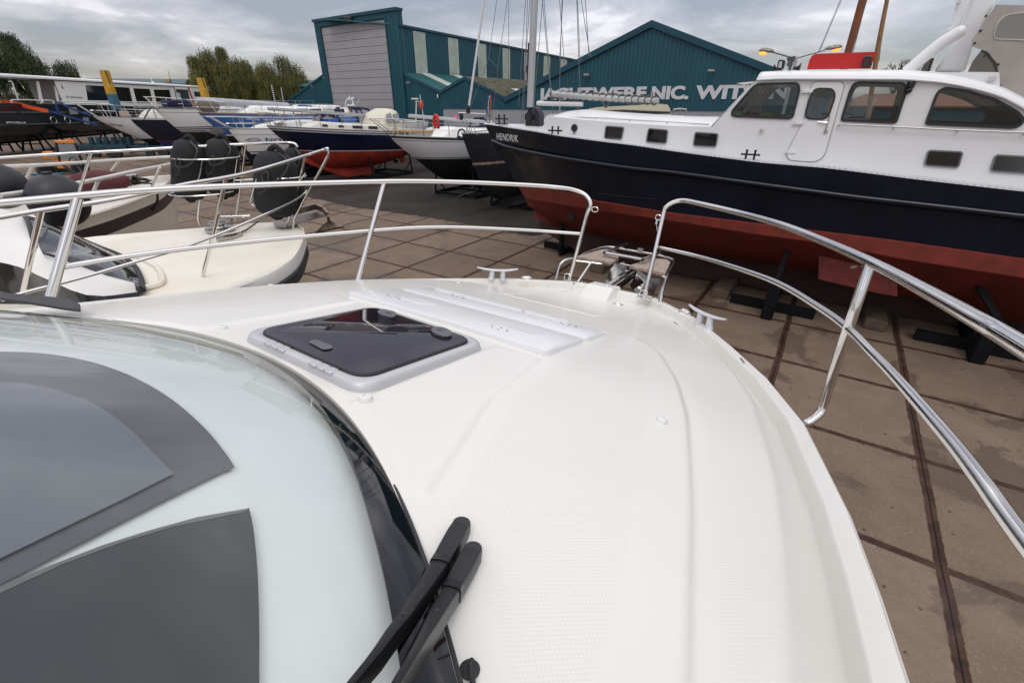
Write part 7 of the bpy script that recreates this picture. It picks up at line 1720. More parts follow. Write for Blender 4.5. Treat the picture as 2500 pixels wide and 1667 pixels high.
# 6. white motor sailer with long bow rail
def mk_panic():
    Y=yacht('motor_yacht','white flared-bow motor yacht with a long sloping white bow rail, nearest the black barge',(228,285),42.,11.0,3.9,k=.92,zwl=1.54,rake=3.4,topm=WTP,botm=BLK,sheer=.5,draft_body=.7,stripe=[(.0,.14,GRT)],cat='motor boat')
    rails(Y,.95,bowover=.9,r=.03); cabin(Y,3.6,9,.8,1.5,.7,CAB)
    q=MB(); z=Y['zs'](.2); q.box(yc(Y,.6,2.6,z+.3),(.9,.5,.45),bev=.08); q.box(yc(Y,.8,4.4,z+.25),(.7,.5,.35),bev=.08); q.build('deck_cushion',mat('tan_cushion',(.36,.28,.22),.8),Y['o'],local=True); return Y
Ypn=mk_panic()
# 7. white yacht with blue boot top
def mk_nov():
    Y=yacht('sailing_yacht','white cruiser bow with blue script letters and dark blue foot, left of the navy yacht',(558,316),29.4,9.5,3.3,zwl=1.58,rake=1.3,topm=WTP,botm=mat('navy_antifouling',(.008,.010,.06),.5),boot=[(1.66,1.72,DKB)],stripe=[(.30,.315,DKB)],sheer=.15,draft_body=.7,cat='motor boat')
    q=MB(); secs=[]
    for a,w_,h_ in((1.3,.3,.02),(2.0,.6,.28),(3.0,1.1,.42),(4.5,1.3,.5),(7,1.3,.45)):
        z0=Y['zs'](a*Y['k']/9.5); secs.append([yc(Y,x*w_,a,z0-.02+zz*h_) for x,zz in((-1,0),(-.9,.8),(0,1),(.9,.8),(1,0))])
    q.loft(secs); q.build('coachroof',WHITEG,Y['o'],local=True,smooth=50); rails(Y,.62,n=4,s1=.5,bowover=.9,r=.022)
    q=MB(); z=Y['zs'](0); q.beam(yc(Y,0,.5,z+.06),yc(Y,0,-.9,z+.12),.14,.06); q.poly([yc(Y,0,-.5,z+.15),yc(Y,0,-1.3,z-.05),yc(Y,0,-.6,z-.35),yc(Y,0,-.2,z-.1)],(.05,0,0)); q.build('bow_anchor',STEELD,Y['o'],local=True); return Y
Ynv=mk_nov()
# 8. small rusty steel yacht right behind the motor vessel bow
def mk_rust():
    RN=mat('rusty_navy_paint',(.006,.008,.020),.5,var=.85,vscale=3.2,detail=8,tint=(.016,.012,.014))
    Y=yacht('steel_yacht','small rusty navy steel yacht with a furled forestay, tucked behind the motor vessel bow',(1128,328),19.1,8.5,2.9,zwl=1.75,rake=1.2,topm=RN,botm=BLK,boot=[(2.14,2.24,mat('rusty_white_stripe',(.30,.27,.22),.7,var=.7,vscale=7,tint=(.20,.08,.03)))],sheer=.1,draft_body=.9,bilge=1.5)
    finkeel(Y,.25,.65,.15,BLK,sweep=.5,t=.3); 
    o=Y['o']; pth=lambda x,y,dy=0: D(x,y,19.2+dy)
    q=MB(); q.tube([pth(1119,276),pth(1180,279),pth(1186,283),pth(1190,300),pth(1198,322)],.022,8,smooth=3); q.tube([pth(1119,276),pth(1128,290),pth(1145,325)],.022,8); q.tube([pth(1150,325),pth(1130,278)],.018,8); q.tube([pth(1138,330),pth(1143,282),pth(1165,330)],.018,8); pu=q.build('pulpit',STEELD,o)
    q=MB(); q.tube([pth(1143,272),pth(1150,225),pth(1182,0),pth(1200,-130)],.042,10); q.build('furled_forestay',mat('white_sail_roll',(.62,.62,.63),.5),o)
    q=MB(); q.tube([pth(1143,276),pth(1143,263)],.08,10); q.tube([pth(1143,262),pth(1144,258)],.06,10); q.build('furling_drum',BLACKP,o)
    q=MB(); q.tube([pth(1127+9*math.cos(t),329+13*math.sin(t)) for t in np.linspace(0,2*math.pi,18,endpoint=False)],.03,8,closed=True); q.tube([pth(1116,333),pth(1127,338),pth(1139,334)],.05,8); q.build('bow_anchor',DARKST,o)
    q=MB(); q.box(pth(1126,285),(.14,.14,.24),bev=.03); q.build('lamp',BLACKP,o)
    q=MB(); a=pth(1195,300); q.tube([pth(1194,307),pth(1199,245)],.02,6); fp=q.build('flag_staff',WOOD,o)
    q=MB(); 
    return Y
Yr=mk_rust()
def flag(name,label,p0,hh,ww,cols):
    o=thing(name,label,'flag',p0)
    n=len(cols)
    for k,c in enumerate(cols):
        q=MB(); q.grid(lambda u,v:p0+Vector((-.02-ww*u*.5+.03*math.sin(v*9+u*5),-ww*.5*u,-hh*v*.9-u*hh*.45))+Vector((ww*(k/n)*.8*0,0,0)) ,8,10)
    return o
# Dutch tricolour hanging limply from the staff
fo=thing('tricolour_flag','limp red, white and blue flag on a varnished staff at the rusty yacht','flag',D(1199,245,19.4))
for k,(c,nm) in enumerate((((.45,.02,.03),'red_band'),((.6,.6,.6),'white_band'),((.03,.08,.35),'blue_band'))):
    x0=1193+k*2.2; q=MB(); Yd=19.4-.05*k
    q.grid(lambda u,v:D(1198.5-2.6*k-3.2*u-2.0*v*0-(6*v if k==2 else 2*v)+1.3*math.sin(v*8+k),231+4*k+(45+6*k)*v,Yd+.08*math.sin(v*7+u*3)),6,14); q.build(nm,mat('flag_'+nm,c,.8),fo,smooth=60,solid=.004)
# white letters on hulls
def side_text(Y,s,x0,y0,x1,y1,hm,m,side=-1):
    """write on the camera-facing side: the two pixels give the ends; the depth comes from the hull surface"""
    pass
def ray_hull(Y,x,y):
    """nearest hit of a photo ray with the topside"""
    Mi=Y['M'].inverted(); o=Mi@CO; d=(Mi.to_3x3()@ray(x,y)).normalized(); me=Y['hull'].data
    from mathutils.bvhtree import BVHTree
    if 'bvh' not in Y: Y['bvh']=BVHTree.FromPolygons([v.co.copy() for v in me.vertices],[tuple(p.vertices) for p in me.polygons])
    h=Y['bvh'].ray_cast(o,d); return (Y['M']@h[0]) if h[0] is not None else None
def hull_letters(Y,s,x0,y0,x1,y1,hpx,m,bold=.01,shear=0,sp=1.):
    a=ray_hull(Y,x0,y0);b_=ray_hull(Y,x1,y1);u=ray_hull(Y,x0,y0-hpx)
    if a is None or b_ is None or u is None: print('no hull hit',s); return
    n_=((b_-a).cross(u-a)).normalized(); 
    if n_.dot(CO-a)<0: n_=-n_
    M=frame(a+n_*.02,b_-a,u-a); H=(u-a).length; o=text_mesh('name_lettering',s,H,M,m,Y['o'],bold=bold*H,thick=.01,shear=shear)
    Mi=WM[Y['o'].name].inverted()@M; inv=Mi.inverted(); xs=[(inv@v.co).x for v in o.data.vertices]; ff=(b_-a).length/(max(xs)-min(xs)); o.data.transform(Mi@Matrix.Diagonal((ff,1,1,1))@Matrix.Translation((-min(xs),0,0))@inv)
LW=mat('white_lettering',(.6,.6,.62),.6); LB=mat('blue_lettering',(.015,.03,.22),.5); LK=mat('dark_lettering',(.02,.02,.03),.6)
hull_letters(Yb_,'GoodTimes',601,292,634,295,6,LW,.03,.2)
hull_letters(Yst,'/ ·',470,283,486,284,2,LK) if False else None
hull_letters(Ypn,"DON'T PANIC",268,306,301,309,3.5,LK)
hull_letters(Ynv,'NOV',649,346,702,348,10,LB,.01)
q=MB()
_e=[ray_hull(Ynv,619+15*math.cos(t),342+4.5*math.sin(t)) for t in np.linspace(0,2*math.pi,24,endpoint=False)]
if all(p is not None for p in _e): q.tube([p+(CO-p).normalized()*.01 for p in _e],.012,5,closed=True); _l=[ray_hull(Ynv,598,342),ray_hull(Ynv,637,342)]; q.tube([p+(CO-p).normalized()*.015 for p in _l],.010,5); q.build('oval_emblem',LK,Ynv['o'])
# stands and cradles
def under(Y,a,c,z,lab):
    p=Y['M']@Vector((c,Y['L']/2-a,0)); return ystand((p.x,p.y),z,lab,lean=((Y['M']@Vector((0,Y['L']/2-a,0))-p)*.22).to_2d())
def _c(Y,a): p=Y['M']@Vector((0,Y['L']/2-a,0)); return (p.x,p.y)
cradle(_c(Yn,7.2),YH,3.4,2.8,1.5,'dark cradle with tall posts under the orange-red underbody')
cradle(_c(Yw,5.5),YH,3.0,2.8,1.5,'dark cradle under the black-bottomed grey yacht')
cradle(_c(Yb_,6.5),YH,3.4,2.8,1.4,'cradle in shadow under the bright blue yacht')
cradle(_c(Ynv,5.0),YH,3.0,2.8,1.2,'cradle in shadow under the white bow with blue letters')
cradle(_c(Yst,6.0),YH,3.4,2.8,1.2,'cradle in shadow under the yacht with three dark stripes')
cradle(_c(Yr,4.5),YH,2.6,2.2,1.2,'low cradle under the small rusty steel yacht')
cradle(_c(Ypn,6.0),YH,3.4,3.0,1.2,'blue-black cradle under the flared white motor yacht bow')
# aluminium ladder lying on the asphalt
lo=thing('aluminium_ladder','aluminium ladder lying on the asphalt below the grey yacht','ladder',P(1160,475,0)); q=MB(); a=P(1118,482,.12);b_=P(1205,455,.12); s=Vector((.10,.35,0))
for e in(0,1): q.beam(a+s*e,b_+s*e,.03,.09)
for k in range(12): t=(k+.5)/12; q.beam(a.lerp(b_,t),a.lerp(b_,t)+s,.03,.03)
q.build('frame',STEELD,lo)
# --- more boats farther back between the halls and the first row
def mk_arch():
    Y=yacht('motor_yacht','white motor yacht with navy canvas top and radar arch, in front of the grey door',(835,302),37.5,8,3.2,zwl=2.0,rake=1.2,topm=WTP,botm=BLK,sheer=.1,draft_body=.6,cat='motor boat'); o=Y['o']; Yd=39.5
    q=MB(); q.loft([[D(x,y,Yd+dd) for x,y in((838,262),(848,262),(858,280),(862,302),(846,302),(842,275))] for dd in(0,.3)]); q.loft([[D(x,y,Yd+2.4+dd) for x,y in((838,262),(848,262),(858,280),(862,302),(846,302),(842,275))] for dd in(0,.3)]); q.beam(D(838,264,Yd),D(838,264,Yd+2.6),.5,.12); q.build('radar_arch',WHITEG,o)
    q=MB(); q.loft([[D(x,y,Yd+dd) for x,y in((844,263),(866,261),(900,265),(912,285),(900,302),(866,302),(856,282))] for dd in(.1,2.5)]); cvn=q.build('canvas_top',NVC,o,smooth=0)
    q=MB(); q.poly([D(x,y,Yd+.02) for x,y in((858,268),(868,270),(868,287),(862,284))],(0,.05,0)); q.poly([D(x,y,Yd+.02) for x,y in((872,269),(880,272),(890,298),(880,300))],(0,.05,0)); q.poly([D(x,y,Yd+.02) for x,y in((882,268),(898,270),(904,284),(893,298))],(0,.05,0)); q.build('vinyl_window',VIN,cvn,root=o)
    q=MB(); q.loft([[D(x,y,Yd+dd) for x,y in((815,271),(820,262),(840,260),(845,265),(842,280),(820,280))] for dd in(.3,2.0)]); q.build('canvas_top',NVC,o,smooth=0)
    q=MB(); q.tube([D(842,261,Yd+1),D(845,247,Yd+1),D(852,240,Yd+1),D(860,246,Yd+1),D(866,261,Yd+1)],.035,8,smooth=3); q.tube([D(853,246,Yd+1),D(853,234,Yd+1)],.05,8); q.tube([D(861,256,Yd+1),D(861,241,Yd+1)],.03,8); q.tube([D(858,240.5,Yd+1),D(864,240,Yd+1)],.06,8); q.box(D(856,258,Yd+1),(.55,.4,.12),bev=.04); q.tube([D(868,258,Yd+1),D(878,243,Yd+1)],.012,5); q.build('aerial_cluster',WHITEG,o)
    q=MB(); 
    for x,y in((853,283),(860,286),(798,276),(804,276)): q.sphere(D(x,y,Yd-.1),.17,(1,1,1.9 if x>820 else .8),10)
    q.build('yellow_fenders',mat('yellow_fender',(.50,.33,.06),.6),o); return Y
mk_arch()
def mk_blueawn():
    Y=yacht('sailing_yacht','white yacht far behind the blue one, only its deck and cabin showing',(655,290),50,9.5,3.3,zwl=2.2,rake=1.4,topm=WTP,botm=BLK,sheer=.1,draft_body=.6,stripe=[(.2,.26,BLU)]); o=Y['o']; Yd=43.
    cabin(Y,3,8,.4,1.2,.45,WTP,win=[(.3,.5,.3,.7)])
    return Y
mk_blueawn()
def mk_far():
    Y=yacht('sailing_yacht','white yacht with bright blue sprayhood left of the door tower, behind the blue yacht',(640,268),54,11,3.6,zwl=2.6,rake=1.4,topm=WTP,botm=BLK,sheer=.1,draft_body=.6); o=Y['o']; Yd=53.5
    q=MB(); q.loft([[D(x,y,Yd+dd) for x,y in((716,269),(722,262),(730,256),(762,258),(767,270))] for dd in(0,2.4)]); q.build('sprayhood',BLUC,o,smooth=0); cabin(Y,3,9,.4,1.2,.5,WTP); return Y
mk_far()
def mk_behind():
    Y=yacht('sailing_yacht','white yacht with navy hood behind the grey one, under the roller door',(990,322),33,9.5,3.3,zwl=2.2,rake=1.2,topm=WTP,botm=BLK,sheer=.1,draft_body=.6); o=Y['o']; Yd=36.
    q=MB(); q.loft([[D(x,y,Yd+dd) for x,y in((1035,330),(1042,313),(1060,309),(1110,310),(1180,313),(1196,320),(1196,332))] for dd in(0,2.2)]); q.build('cabin_top',WHITEG,o,smooth=0)
    q=MB(); q.loft([[D(x,y,Yd+.4+dd) for x,y in((1140,312),(1152,292),(1160,287),(1182,286),(1190,312))] for dd in(0,2.0)]); s=q.build('sprayhood',NVC,o,smooth=0); q=MB(); q.poly([D(x,y,Yd+.37) for x,y in((1149,308),(1156,292),(1172,291),(1170,308))],(0,.02,0)); q.build('vinyl_window',VIN,s,root=o)
    q=MB(); q.tube([D(1015,300,Yd),D(1017,244,Yd)],.045,8); q.box(D(1013,242,Yd),(.5,.3,.10),bev=.04); q.tube([D(1013,248,Yd),D(1031,248,Yd)],.03,6); q.tube([D(1036,300,Yd),D(1025,232,Yd)],.03,6); q.build('aerial_pole',mat('white_pole',(.55,.55,.55),.5),o)
    q=MB(); q.sphere(D(1028,257,Yd-.05),.13*1.3,(1,1,1.6),12); q.build('red_buoy',mat('red_buoy',(.45,.05,.03),.6),o); return Y
mk_behind()
# cream cabin boat behind the forward cabin of the motor vessel
def mk_cream():
    o=thing('cream_yacht','cream cabin yacht mostly hidden behind the motor vessel foredeck','sailboat',(3,19,0),az_rot(YH)); Yd=20.
    q=MB(); q.loft([[D(x,y,Yd+dd) for x,y in((1433,278),(1437,266),(1460,262),(1560,257),(1600,253),(1630,256),(1636,266),(1638,284))] for dd in(0,2.0)]); q.build('cabin_top',mat('cream_top',(.62,.57,.42),.4),o,smooth=0)
    q=MB(); q.poly([D(x,y,Yd-.03) for x,y in((1440,279),(1446,272),(1520,268),(1600,272),(1636,273),(1637,277),(1560,281))],(0,.04,0)); q.build('cabin_window',GLDK,o)
    q=MB(); q.loft([[D(x,y,Yd-.6+dd)-Vector((0,0,dz)) for x,y in((1300,300),(1700,300))] for dd,dz in((0,0),(0.2,1.2),(1.2,2.2),(2.2,1.2),(2.6,0))],closed=False); q.build('hull',WTP,o,smooth=40)
    q=MB(); q.tube([D(1643,283,Yd),D(1645,268,Yd),D(1675,268,Yd),D(1674,285,Yd)],.03,8,smooth=2); q.tube([D(1660,284,Yd),D(1661,268,Yd)],.02,6); q.build('push_pit',STEELD,o)
    q=MB(); q.loft([[D(x,y,Yd+dd) for x,y in((1322,300),(1335,283),(1345,279),(1420,279),(1430,290),(1432,300))] for dd in(0,1.8)]); q.build('cockpit_coaming',WHITEG,o,smooth=0); return o
mk_cream()
# --- rigging and masts rising above the yard
WIRE=mat('wire_grey',(.16,.16,.17),.5,.4)
def rig(label,name,lines,Yd,r=.012,m=WIRE):
    o=thing(name,label,'rigging',D(lines[0][0][0],lines[0][0][1],Yd)*1.0); q=MB()
    for l in lines: q.tube([D(x,y,Yd) for x,y in l],r,5)
    q.build('wires',m,o,local=False); return o
rg=MB()
for l in(((1294,0),(1272,300)),((1283,0),(1266,260)),((1288,0),(1277,300)),((1325,0),(1300,300)),((1324,0),(1346,240)),((1328,0),(1350,280)),((1372,0),(1364,290)),((1366,0),(1378,160)),((1374,0),(1366,150)),((1410,0),(1416,150)),((1419,0),(1441,140)),((1429,0),(1438,138)),((1408,0),(1416,240))): rg.tube([MX(*l[0])+(MX(*l[0])-MX(*l[1]))*.4,MX(*l[1])],.009,5)
rg.build('rigging_wires',WIRE,ms,root=hen)
q=MB()
for l in(((1213,0),(1196,120),(1193,143)),((1193,143),(1150,260)),((1193,143),(1215,165),(1213,200),(1200,290)),((1239,0),(1215,165)),((1242,0),(1242,200))): q.tube([D(x,y,19.6) for x,y in l],.010,5)
q.build('rigging_wires',WIRE,Yr['o'])
def mast(label,pts,Yd,r,m,stays):
    b0=D(pts[-1][0],pts[-1][1],Yd); o=thing('wooden_mast',label,'mast',(b0.x,b0.y,0),group='wooden masts behind the motor vessel'); q=MB(); P_=[D(x,y,Yd) for x,y in pts]; P_.append(Vector((b0.x-.3,b0.y,1.5))); q.tube(P_,r,12); q.build('spar',m,o)
    q=MB()
    for l in stays: q.tube([D(x,y,Yd) for x,y in l],.014,5)
    q.build('stays',WIRE,o); return o
mast('thick varnished mast rising behind the red board on the wheelhouse',[(2130,-90),(2107,0),(2071,128),(2055,190)],26,[.19,.18,.17,.16,.16],mat('varnished_mast',(.20,.065,.022),.35,var=.3,vscale=2),[((2102,0),(2065,128)),((2116,0),(2083,128)),((2055,0),(2000,128)),((2052,0),(1998,128))])
mast('thin pale wooden mast right of the red board, grey above',[(2172,-80),(2166,0),(2156,50),(2143,120),(2134,180),(2118,300)],24,[.07,.08,.09,.10,.10,.10,.10],mat('pale_mast',(.30,.16,.07),.45,var=.3,vscale=2),[((2161,0),(2140,140)),((2158,50),(2146,150))])
# --- twin street lamp, lit
sl3=thing('street_lamp','twin-armed street lamp with both heads glowing orange, seen above the wheelhouse','street lamp',(D(1941,170,30).x,30,0)); LY=30
q=MB(); b0=D(1941,160,LY); q.tube([(b0.x,LY,0),b0,D(1945,140,LY)],[.11,.08,.07],12); q.build('pole',GREYM,sl3)
for pts,hx in((((1945,140),(1936,141),(1885,127)),(1888,1854,127,124)),(((1946,141),(1958,138),(2014,122)),(2014,2055,121,115))):
    q=MB(); q.tube([D(x,y,LY) for x,y in pts],.055,8,smooth=3); arm=q.build('arm',GREYM,sl3)
    a=D(hx[0],hx[2],LY);b_=D(hx[1],hx[3],LY); d=(b_-a); q=MB(); n_=Vector((0,1,0)); up=d.normalized().cross(n_); up=up if up.z>0 else -up
    q.loft([[a+d*t+n_*w_*math.cos(k)*.18+up*math.sin(k)*h_*(.16 if math.sin(k)>0 else .07) for k in np.linspace(0,2*math.pi,12,endpoint=False)] for t,w_,h_ in((0,.5,.5),(.15,.9,.8),(.5,1,1),(.85,1,.9),(1,.4,.4))]); hd=q.build('lamp_head',mat('weathered_lamp_head',(.33,.32,.29),.8,var=.5,vscale=9,bump=.5,bscale=20),arm,root=sl3,smooth=50)
    q=MB(); c=a+d*.70-up*.12; q.sphere(c,.16,(1.35,1,.55),12,rot=Matrix((d.normalized(),n_,up)).transposed()); q.build('lit_bowl',mat('sodium_glow',(.9,.35,.05),.4,emit=(1,.36,.06),estr=1.6),hd,root=sl3)
# ------------------------------------------------------------------ black barge with white superstructure, far left
def BGp(x,y,t=None): return None
G0=D(0,250,47.0); G1=D(545,256,93.0); G0=Vector((G0.x,G0.y,0));G1=Vector((G1.x,G1.y,0)); GD=(G1-G0).normalized(); GN=Vector((GD.y,-GD.x,0)) # toward camera side
if GN.dot(-G0)<0: GN=-GN
def GX(x,y,off=0.): return PL(x,y,G0+GN*off,GN)
def gs(x,y,off=0.): p=GX(x,y,off); return (p-G0).dot(GD),p.z
def GW(s,z,off=0.): return G0+GD*s+GN*off+Vector((0,0,z))
bg=thing('black_barge','long black barge with a white superstructure and dark windows, at far left','boat',GW(20,0,-2.5))
WB_=mat('barge_white',(.82,.81,.76),.4,var=.05,vscale=.5); BKH=mat('black_hull_gloss',(.006,.010,.012),.22,coat=.25,var=.3,vscale=.8); BW=mat('barge_window',(.010,.011,.013),.06,coat=.4)
r0,zr0=gs(0,186); rE,zrE=gs(543,217); zr=(zr0+zrE)/2; print('barge',r0,zr0,rE,zrE)
roofz=lambda s:zr0+(zrE-zr0)*(s-r0)/(rE-r0)
d0,zd0=gs(141,257); d1,zd1=gs(529,264); deckz=lambda s:zd0+(zd1-zd0)*(s-d0)/(d1-d0)
sA=gs(141,220)[0]; sB=gs(533,230)[0]; sM=gs(424,215)[0]; W_=2.6
def wall2(s0,s1,wins,off=0.,nm='superstructure'):
    M=frame(GW(0,0,off),GD,(0,0,1)); outer=[(s0,deckz(s0)-.3),(s1,deckz(s1)-.3),(s1,roofz(s1)-.15),(s0,roofz(s0)-.15)]
    hs_=[]
    for pts in wins:
        hs_.append(rpoly2([gs(x,y,off) for x,y in pts],.12))
    return holed(nm,outer,hs_,M,.06,WB_,bg),hs_
wins=[[(207,208),(314,211),(325,252),(215,248)],[(272+0,212),(316,214.5),(325,252),(280,250)]]
wins=[[(207.5,208.5),(266,211),(272,250),(214,248)],[(271,212),(316,214.5),(325,252),(280,250)],[(324,216),(366,218),(374,253),(334,252)],[(374,219),(414,220),(422,253),(382,253)]]
o1,h1=wall2(sA,sM,wins); M=frame(GW(0,0,-.04),GD,(0,0,1))
def pane(pts,off,m=BW,nm='window',par=bg):
    q=MB(); q.poly([GX(x,y,off) for x,y in pts],-GN*.03); return q.build(nm,m,par,root=bg,smooth=0)
for wn_ in wins: pane([(x+(-2 if i in(0,3) else 2),y+(-2 if i<2 else 2)) for i,(x,y) in enumerate(wn_)],-.06)
o2,h2=wall2(sM,sB,[[(428,218),(459,220),(466,250),(434,249)],[(498,222),(525,223),(527,246),(502,246)]],.15)
for wn_ in([(428,218),(459,220),(466,250),(434,249)],[(498,222),(525,223),(527,246),(502,246)]): pane([(x+(-2 if i in(0,3) else 2),y+(-2 if i<2 else 2)) for i,(x,y) in enumerate(wn_)],.09,mat('teal_window',(.04,.07,.075),.08,coat=.3))
pane([(432,226),(439,228),(444,248),(436,248)],.12,mat('paper_notice',(.5,.53,.62),.8),'paper_notice'); pane([(467,220),(493,221),(498,245),(473,246)],.17,mat('brown_door',(.16,.035,.012),.5),'door'); pane([(473,224),(489,225),(493,243),(477,243)],.19,mat('teal_window',(.04,.07,.075),.08),'door_window')
q=MB(); q.poly([GW(sA,deckz(sA)-.3,-.05),GW(sA,deckz(sA)-.3,-W_),GW(sA,roofz(sA)-.1,-W_),GW(sA,roofz(sA)-.1,-.05)],GD*.08); q.poly([GW(sB,deckz(sB)-.3,.1),GW(sB,deckz(sB)-.3,-W_),GW(sB,roofz(sB)-.1,-W_),GW(sB,roofz(sB)-.1,.1)],-GD*.08); q.poly([GW(sA,deckz(sA),-W_),GW(sB,deckz(sB),-W_),GW(sB,roofz(sB)-.1,-W_),GW(sA,roofz(sA)-.1,-W_)],GN*.06)
s_a=gs(93,220)[0]; s_b=gs(100,220)[0]; 
q.build('end_wall',mat('shaded_wall_brown',(.25,.215,.20),.7),bg,smooth=0)  # shade on the end wall is put into its grey-brown colour
for pts in([(90,199),(95,199),(105,247),(99,247)],[(133,202),(137,203),(145,248),(141,248)]): q=MB(); q.poly([GX(x,y,-.1) for x,y in pts],-GN*.12); q.build('post',WB_,bg,smooth=0)
q=MB(); sL=r0-14
for off_a,off_b,dz in((.22,-W_-.4,0),): q.loft([[GW(s,roofz(s)+z,o) for o,z in((off_a,-.06),(off_a,.10),(off_a-.3,.16),(-W_/2,.30),(off_b,.10),(off_b,-.06))] for s in(sL,sB+.6)])
q.build('roof',WHITEP,bg,smooth=0)
q=MB(); q.poly([GX(385,207,.0),GX(420,207,.0),GX(545,217,.0),GX(543,222,.0),GX(424,215,.0),GX(385,211,.0)],-GN*W_*.8); q.build('wheelhouse_roof',WHITEP,bg,smooth=0)
q=MB(); q.tube([GX(22,199,.3),GX(30,203,.3),GX(45,246,.3)],.06,8); q.build('awning_pole',WHITEG,bg); q=MB(); q.tube([GX(372,208,-.5),GX(368,186,-.5)],.03,6); q.tube([GX(374,208,-.5),GX(374,200,-.5)],.12,8); q.tube([GX(210,198,-.5),GX(206,182,-.5)],.03,6); q.build('aerial',WHITEG,bg)
# hull
shp_=[(-120,236),(0,251),(60,253),(106,257),(200,261),(330,264),(500,262)]
def hullrow(zf,inset): 
    out=[]
    for s in np.linspace(sL,sB+6,46):
        t=(s-sL)/(sB+6-sL); bowk=max(0,(s-(sB-3))/9); out.append((s,zf(s),1.1-inset-2.6*bowk**2))
    return out
deck_off=1.1
q=MB()
zt=lambda s:deckz(s)+.05
rowsN=[hullrow(lambda s:zt(s),0),hullrow(lambda s:zt(s)-.7,.0),hullrow(lambda s:zt(s)-.75,-.06),hullrow(lambda s:zt(s)-.85,-.06),hullrow(lambda s:zt(s)-.9,0),hullrow(lambda s:zt(s)-1.7,.02),hullrow(lambda s:zt(s)-1.75,-.06),hullrow(lambda s:zt(s)-1.85,-.06),hullrow(lambda s:zt(s)-1.9,.02),hullrow(lambda s:zt(s)-2.6,.25),hullrow(lambda s:max(1.15,zt(s)-3.2),1.3),hullrow(lambda s:max(.95,zt(s)-3.4),3.0)]
q.loft([[GW(*r[i]) for r in rowsN] for i in range(46)],closed=False,cap=False)
mirr=lambda o:-W_-o
q.loft([[GW(r[i][0],r[i][1],mirr(r[i][2])) for r in rowsN] for i in range(46)],closed=False,cap=False); q.build('hull',BKH,bg,smooth=30)
q=MB(); q.loft([[GW(r[0],r[1]-.02,r[2]),GW(r[0],r[1]+.02,mirr(r[2]))] for r in rowsN[0]],closed=False,cap=False); q.build('deck',mat('barge_deck',(.12,.13,.13),.7),bg)
q=MB()
for x in(131,165):
    c=GX(x,294,1.18); q.tube([c+GD*.36*math.cos(t)+Vector((0,0,.30*math.sin(t))) for t in np.linspace(0,2*math.pi,20,endpoint=False)],.05,6,closed=True)
q.build('porthole_rim',STEELD,bg)
q=MB()
for x0,x1 in((30,98),(105,130),(158,325),(338,530)): q.tube([GX(x0,252,.9),GX(x0,243.5+x0*.018-.0,.9),GX(x1,244+x1*.018-.0,.9),GX(x1,253,.9)],.05,6,smooth=2)
q.build('deck_rail',WHITEG,bg)
q=MB(); q.poly([GX(168,262,1.2),GX(186,262,1.2),GX(192,279,1.2),GX(172,280,1.2)],-GN*.05); q.poly([GX(202,287,1.2),GX(216,287,1.2),GX(219,304,1.2),GX(206,303,1.2)],-GN*.05); q.build('hull_pad',mat('grey_green_pad',(.22,.24,.20),.8),bg)
def bgtext(s,x0,y0,x1,y1,hpx,off,m,bold=.01):
    a=GX(x0,y0,off);b_=GX(x1,y1,off);u=GX(x0,y0-hpx,off); M=frame(a,b_-a,(0,0,1)); H=(u-a).length; o=text_mesh('name_lettering',s,H,M,m,bg,bold=bold*H,thick=.03)
    Mi=WM[bg.name].inverted()@M; inv=Mi.inverted(); xs=[(inv@v.co).x for v in o.data.vertices]; ff=(b_-a).length/(max(xs)-min(xs)); o.data.transform(Mi@Matrix.Diagonal((ff,1,1,1))@Matrix.Translation((-min(xs),0,0))@inv)
bgtext('princedam.nl',16,301,63,302,4.5,1.16,LW,.03); bgtext('de rode haan',162,238,202,240,4,.06,mat('grey_lettering',(.34,.34,.35),.6),.02)
q=MB(); q.tube([GX(150,206,.08),GX(151,211,.08),GX(155,217,.08)],.05,6); q.build('side_fitting',STEELD,bg)
# mooring straps
def strap(label,pts,Yd,w_,m,nm):
    o=thing(nm,label,'strap',D(*pts[0],Yd)); q=MB(); P_=[D(x,y,Yd+(0 if i==0 else -.0)) for i,(x,y) in enumerate(pts)]
    for a,b_ in zip(P_,P_[1:]): q.beam(a,b_,.06,w_,bev=.0)
    q.build('webbing',m,o,smooth=0); return o
ORS=mat('orange_strap',(.80,.09,.02),.7,bump=.4,bscale=3); BLS=mat('blue_strap',(.010,.035,.18),.7,var=.2,vscale=2)
yb=GX(60,260,1.3).y
strap('bright orange strap sagging along the black barge side',[(3,248),(28,250),(70,262),(118,272)],yb,.30,ORS,'orange_strap')
strap('long blue lashing running down the barge side to the white bow',[(118,272),(145,279),(240,306)],yb,.15,BLS,'lashing_strap')
strap('short blue strap looped over the barge rail',[(136,254),(144,280)],yb,.2,BLS,'lashing_strap')
strap('blue strap running from the barge rail to the white bow rail',[(148,253),(180,268),(222,283)],yb,.15,BLS,'lashing_strap')
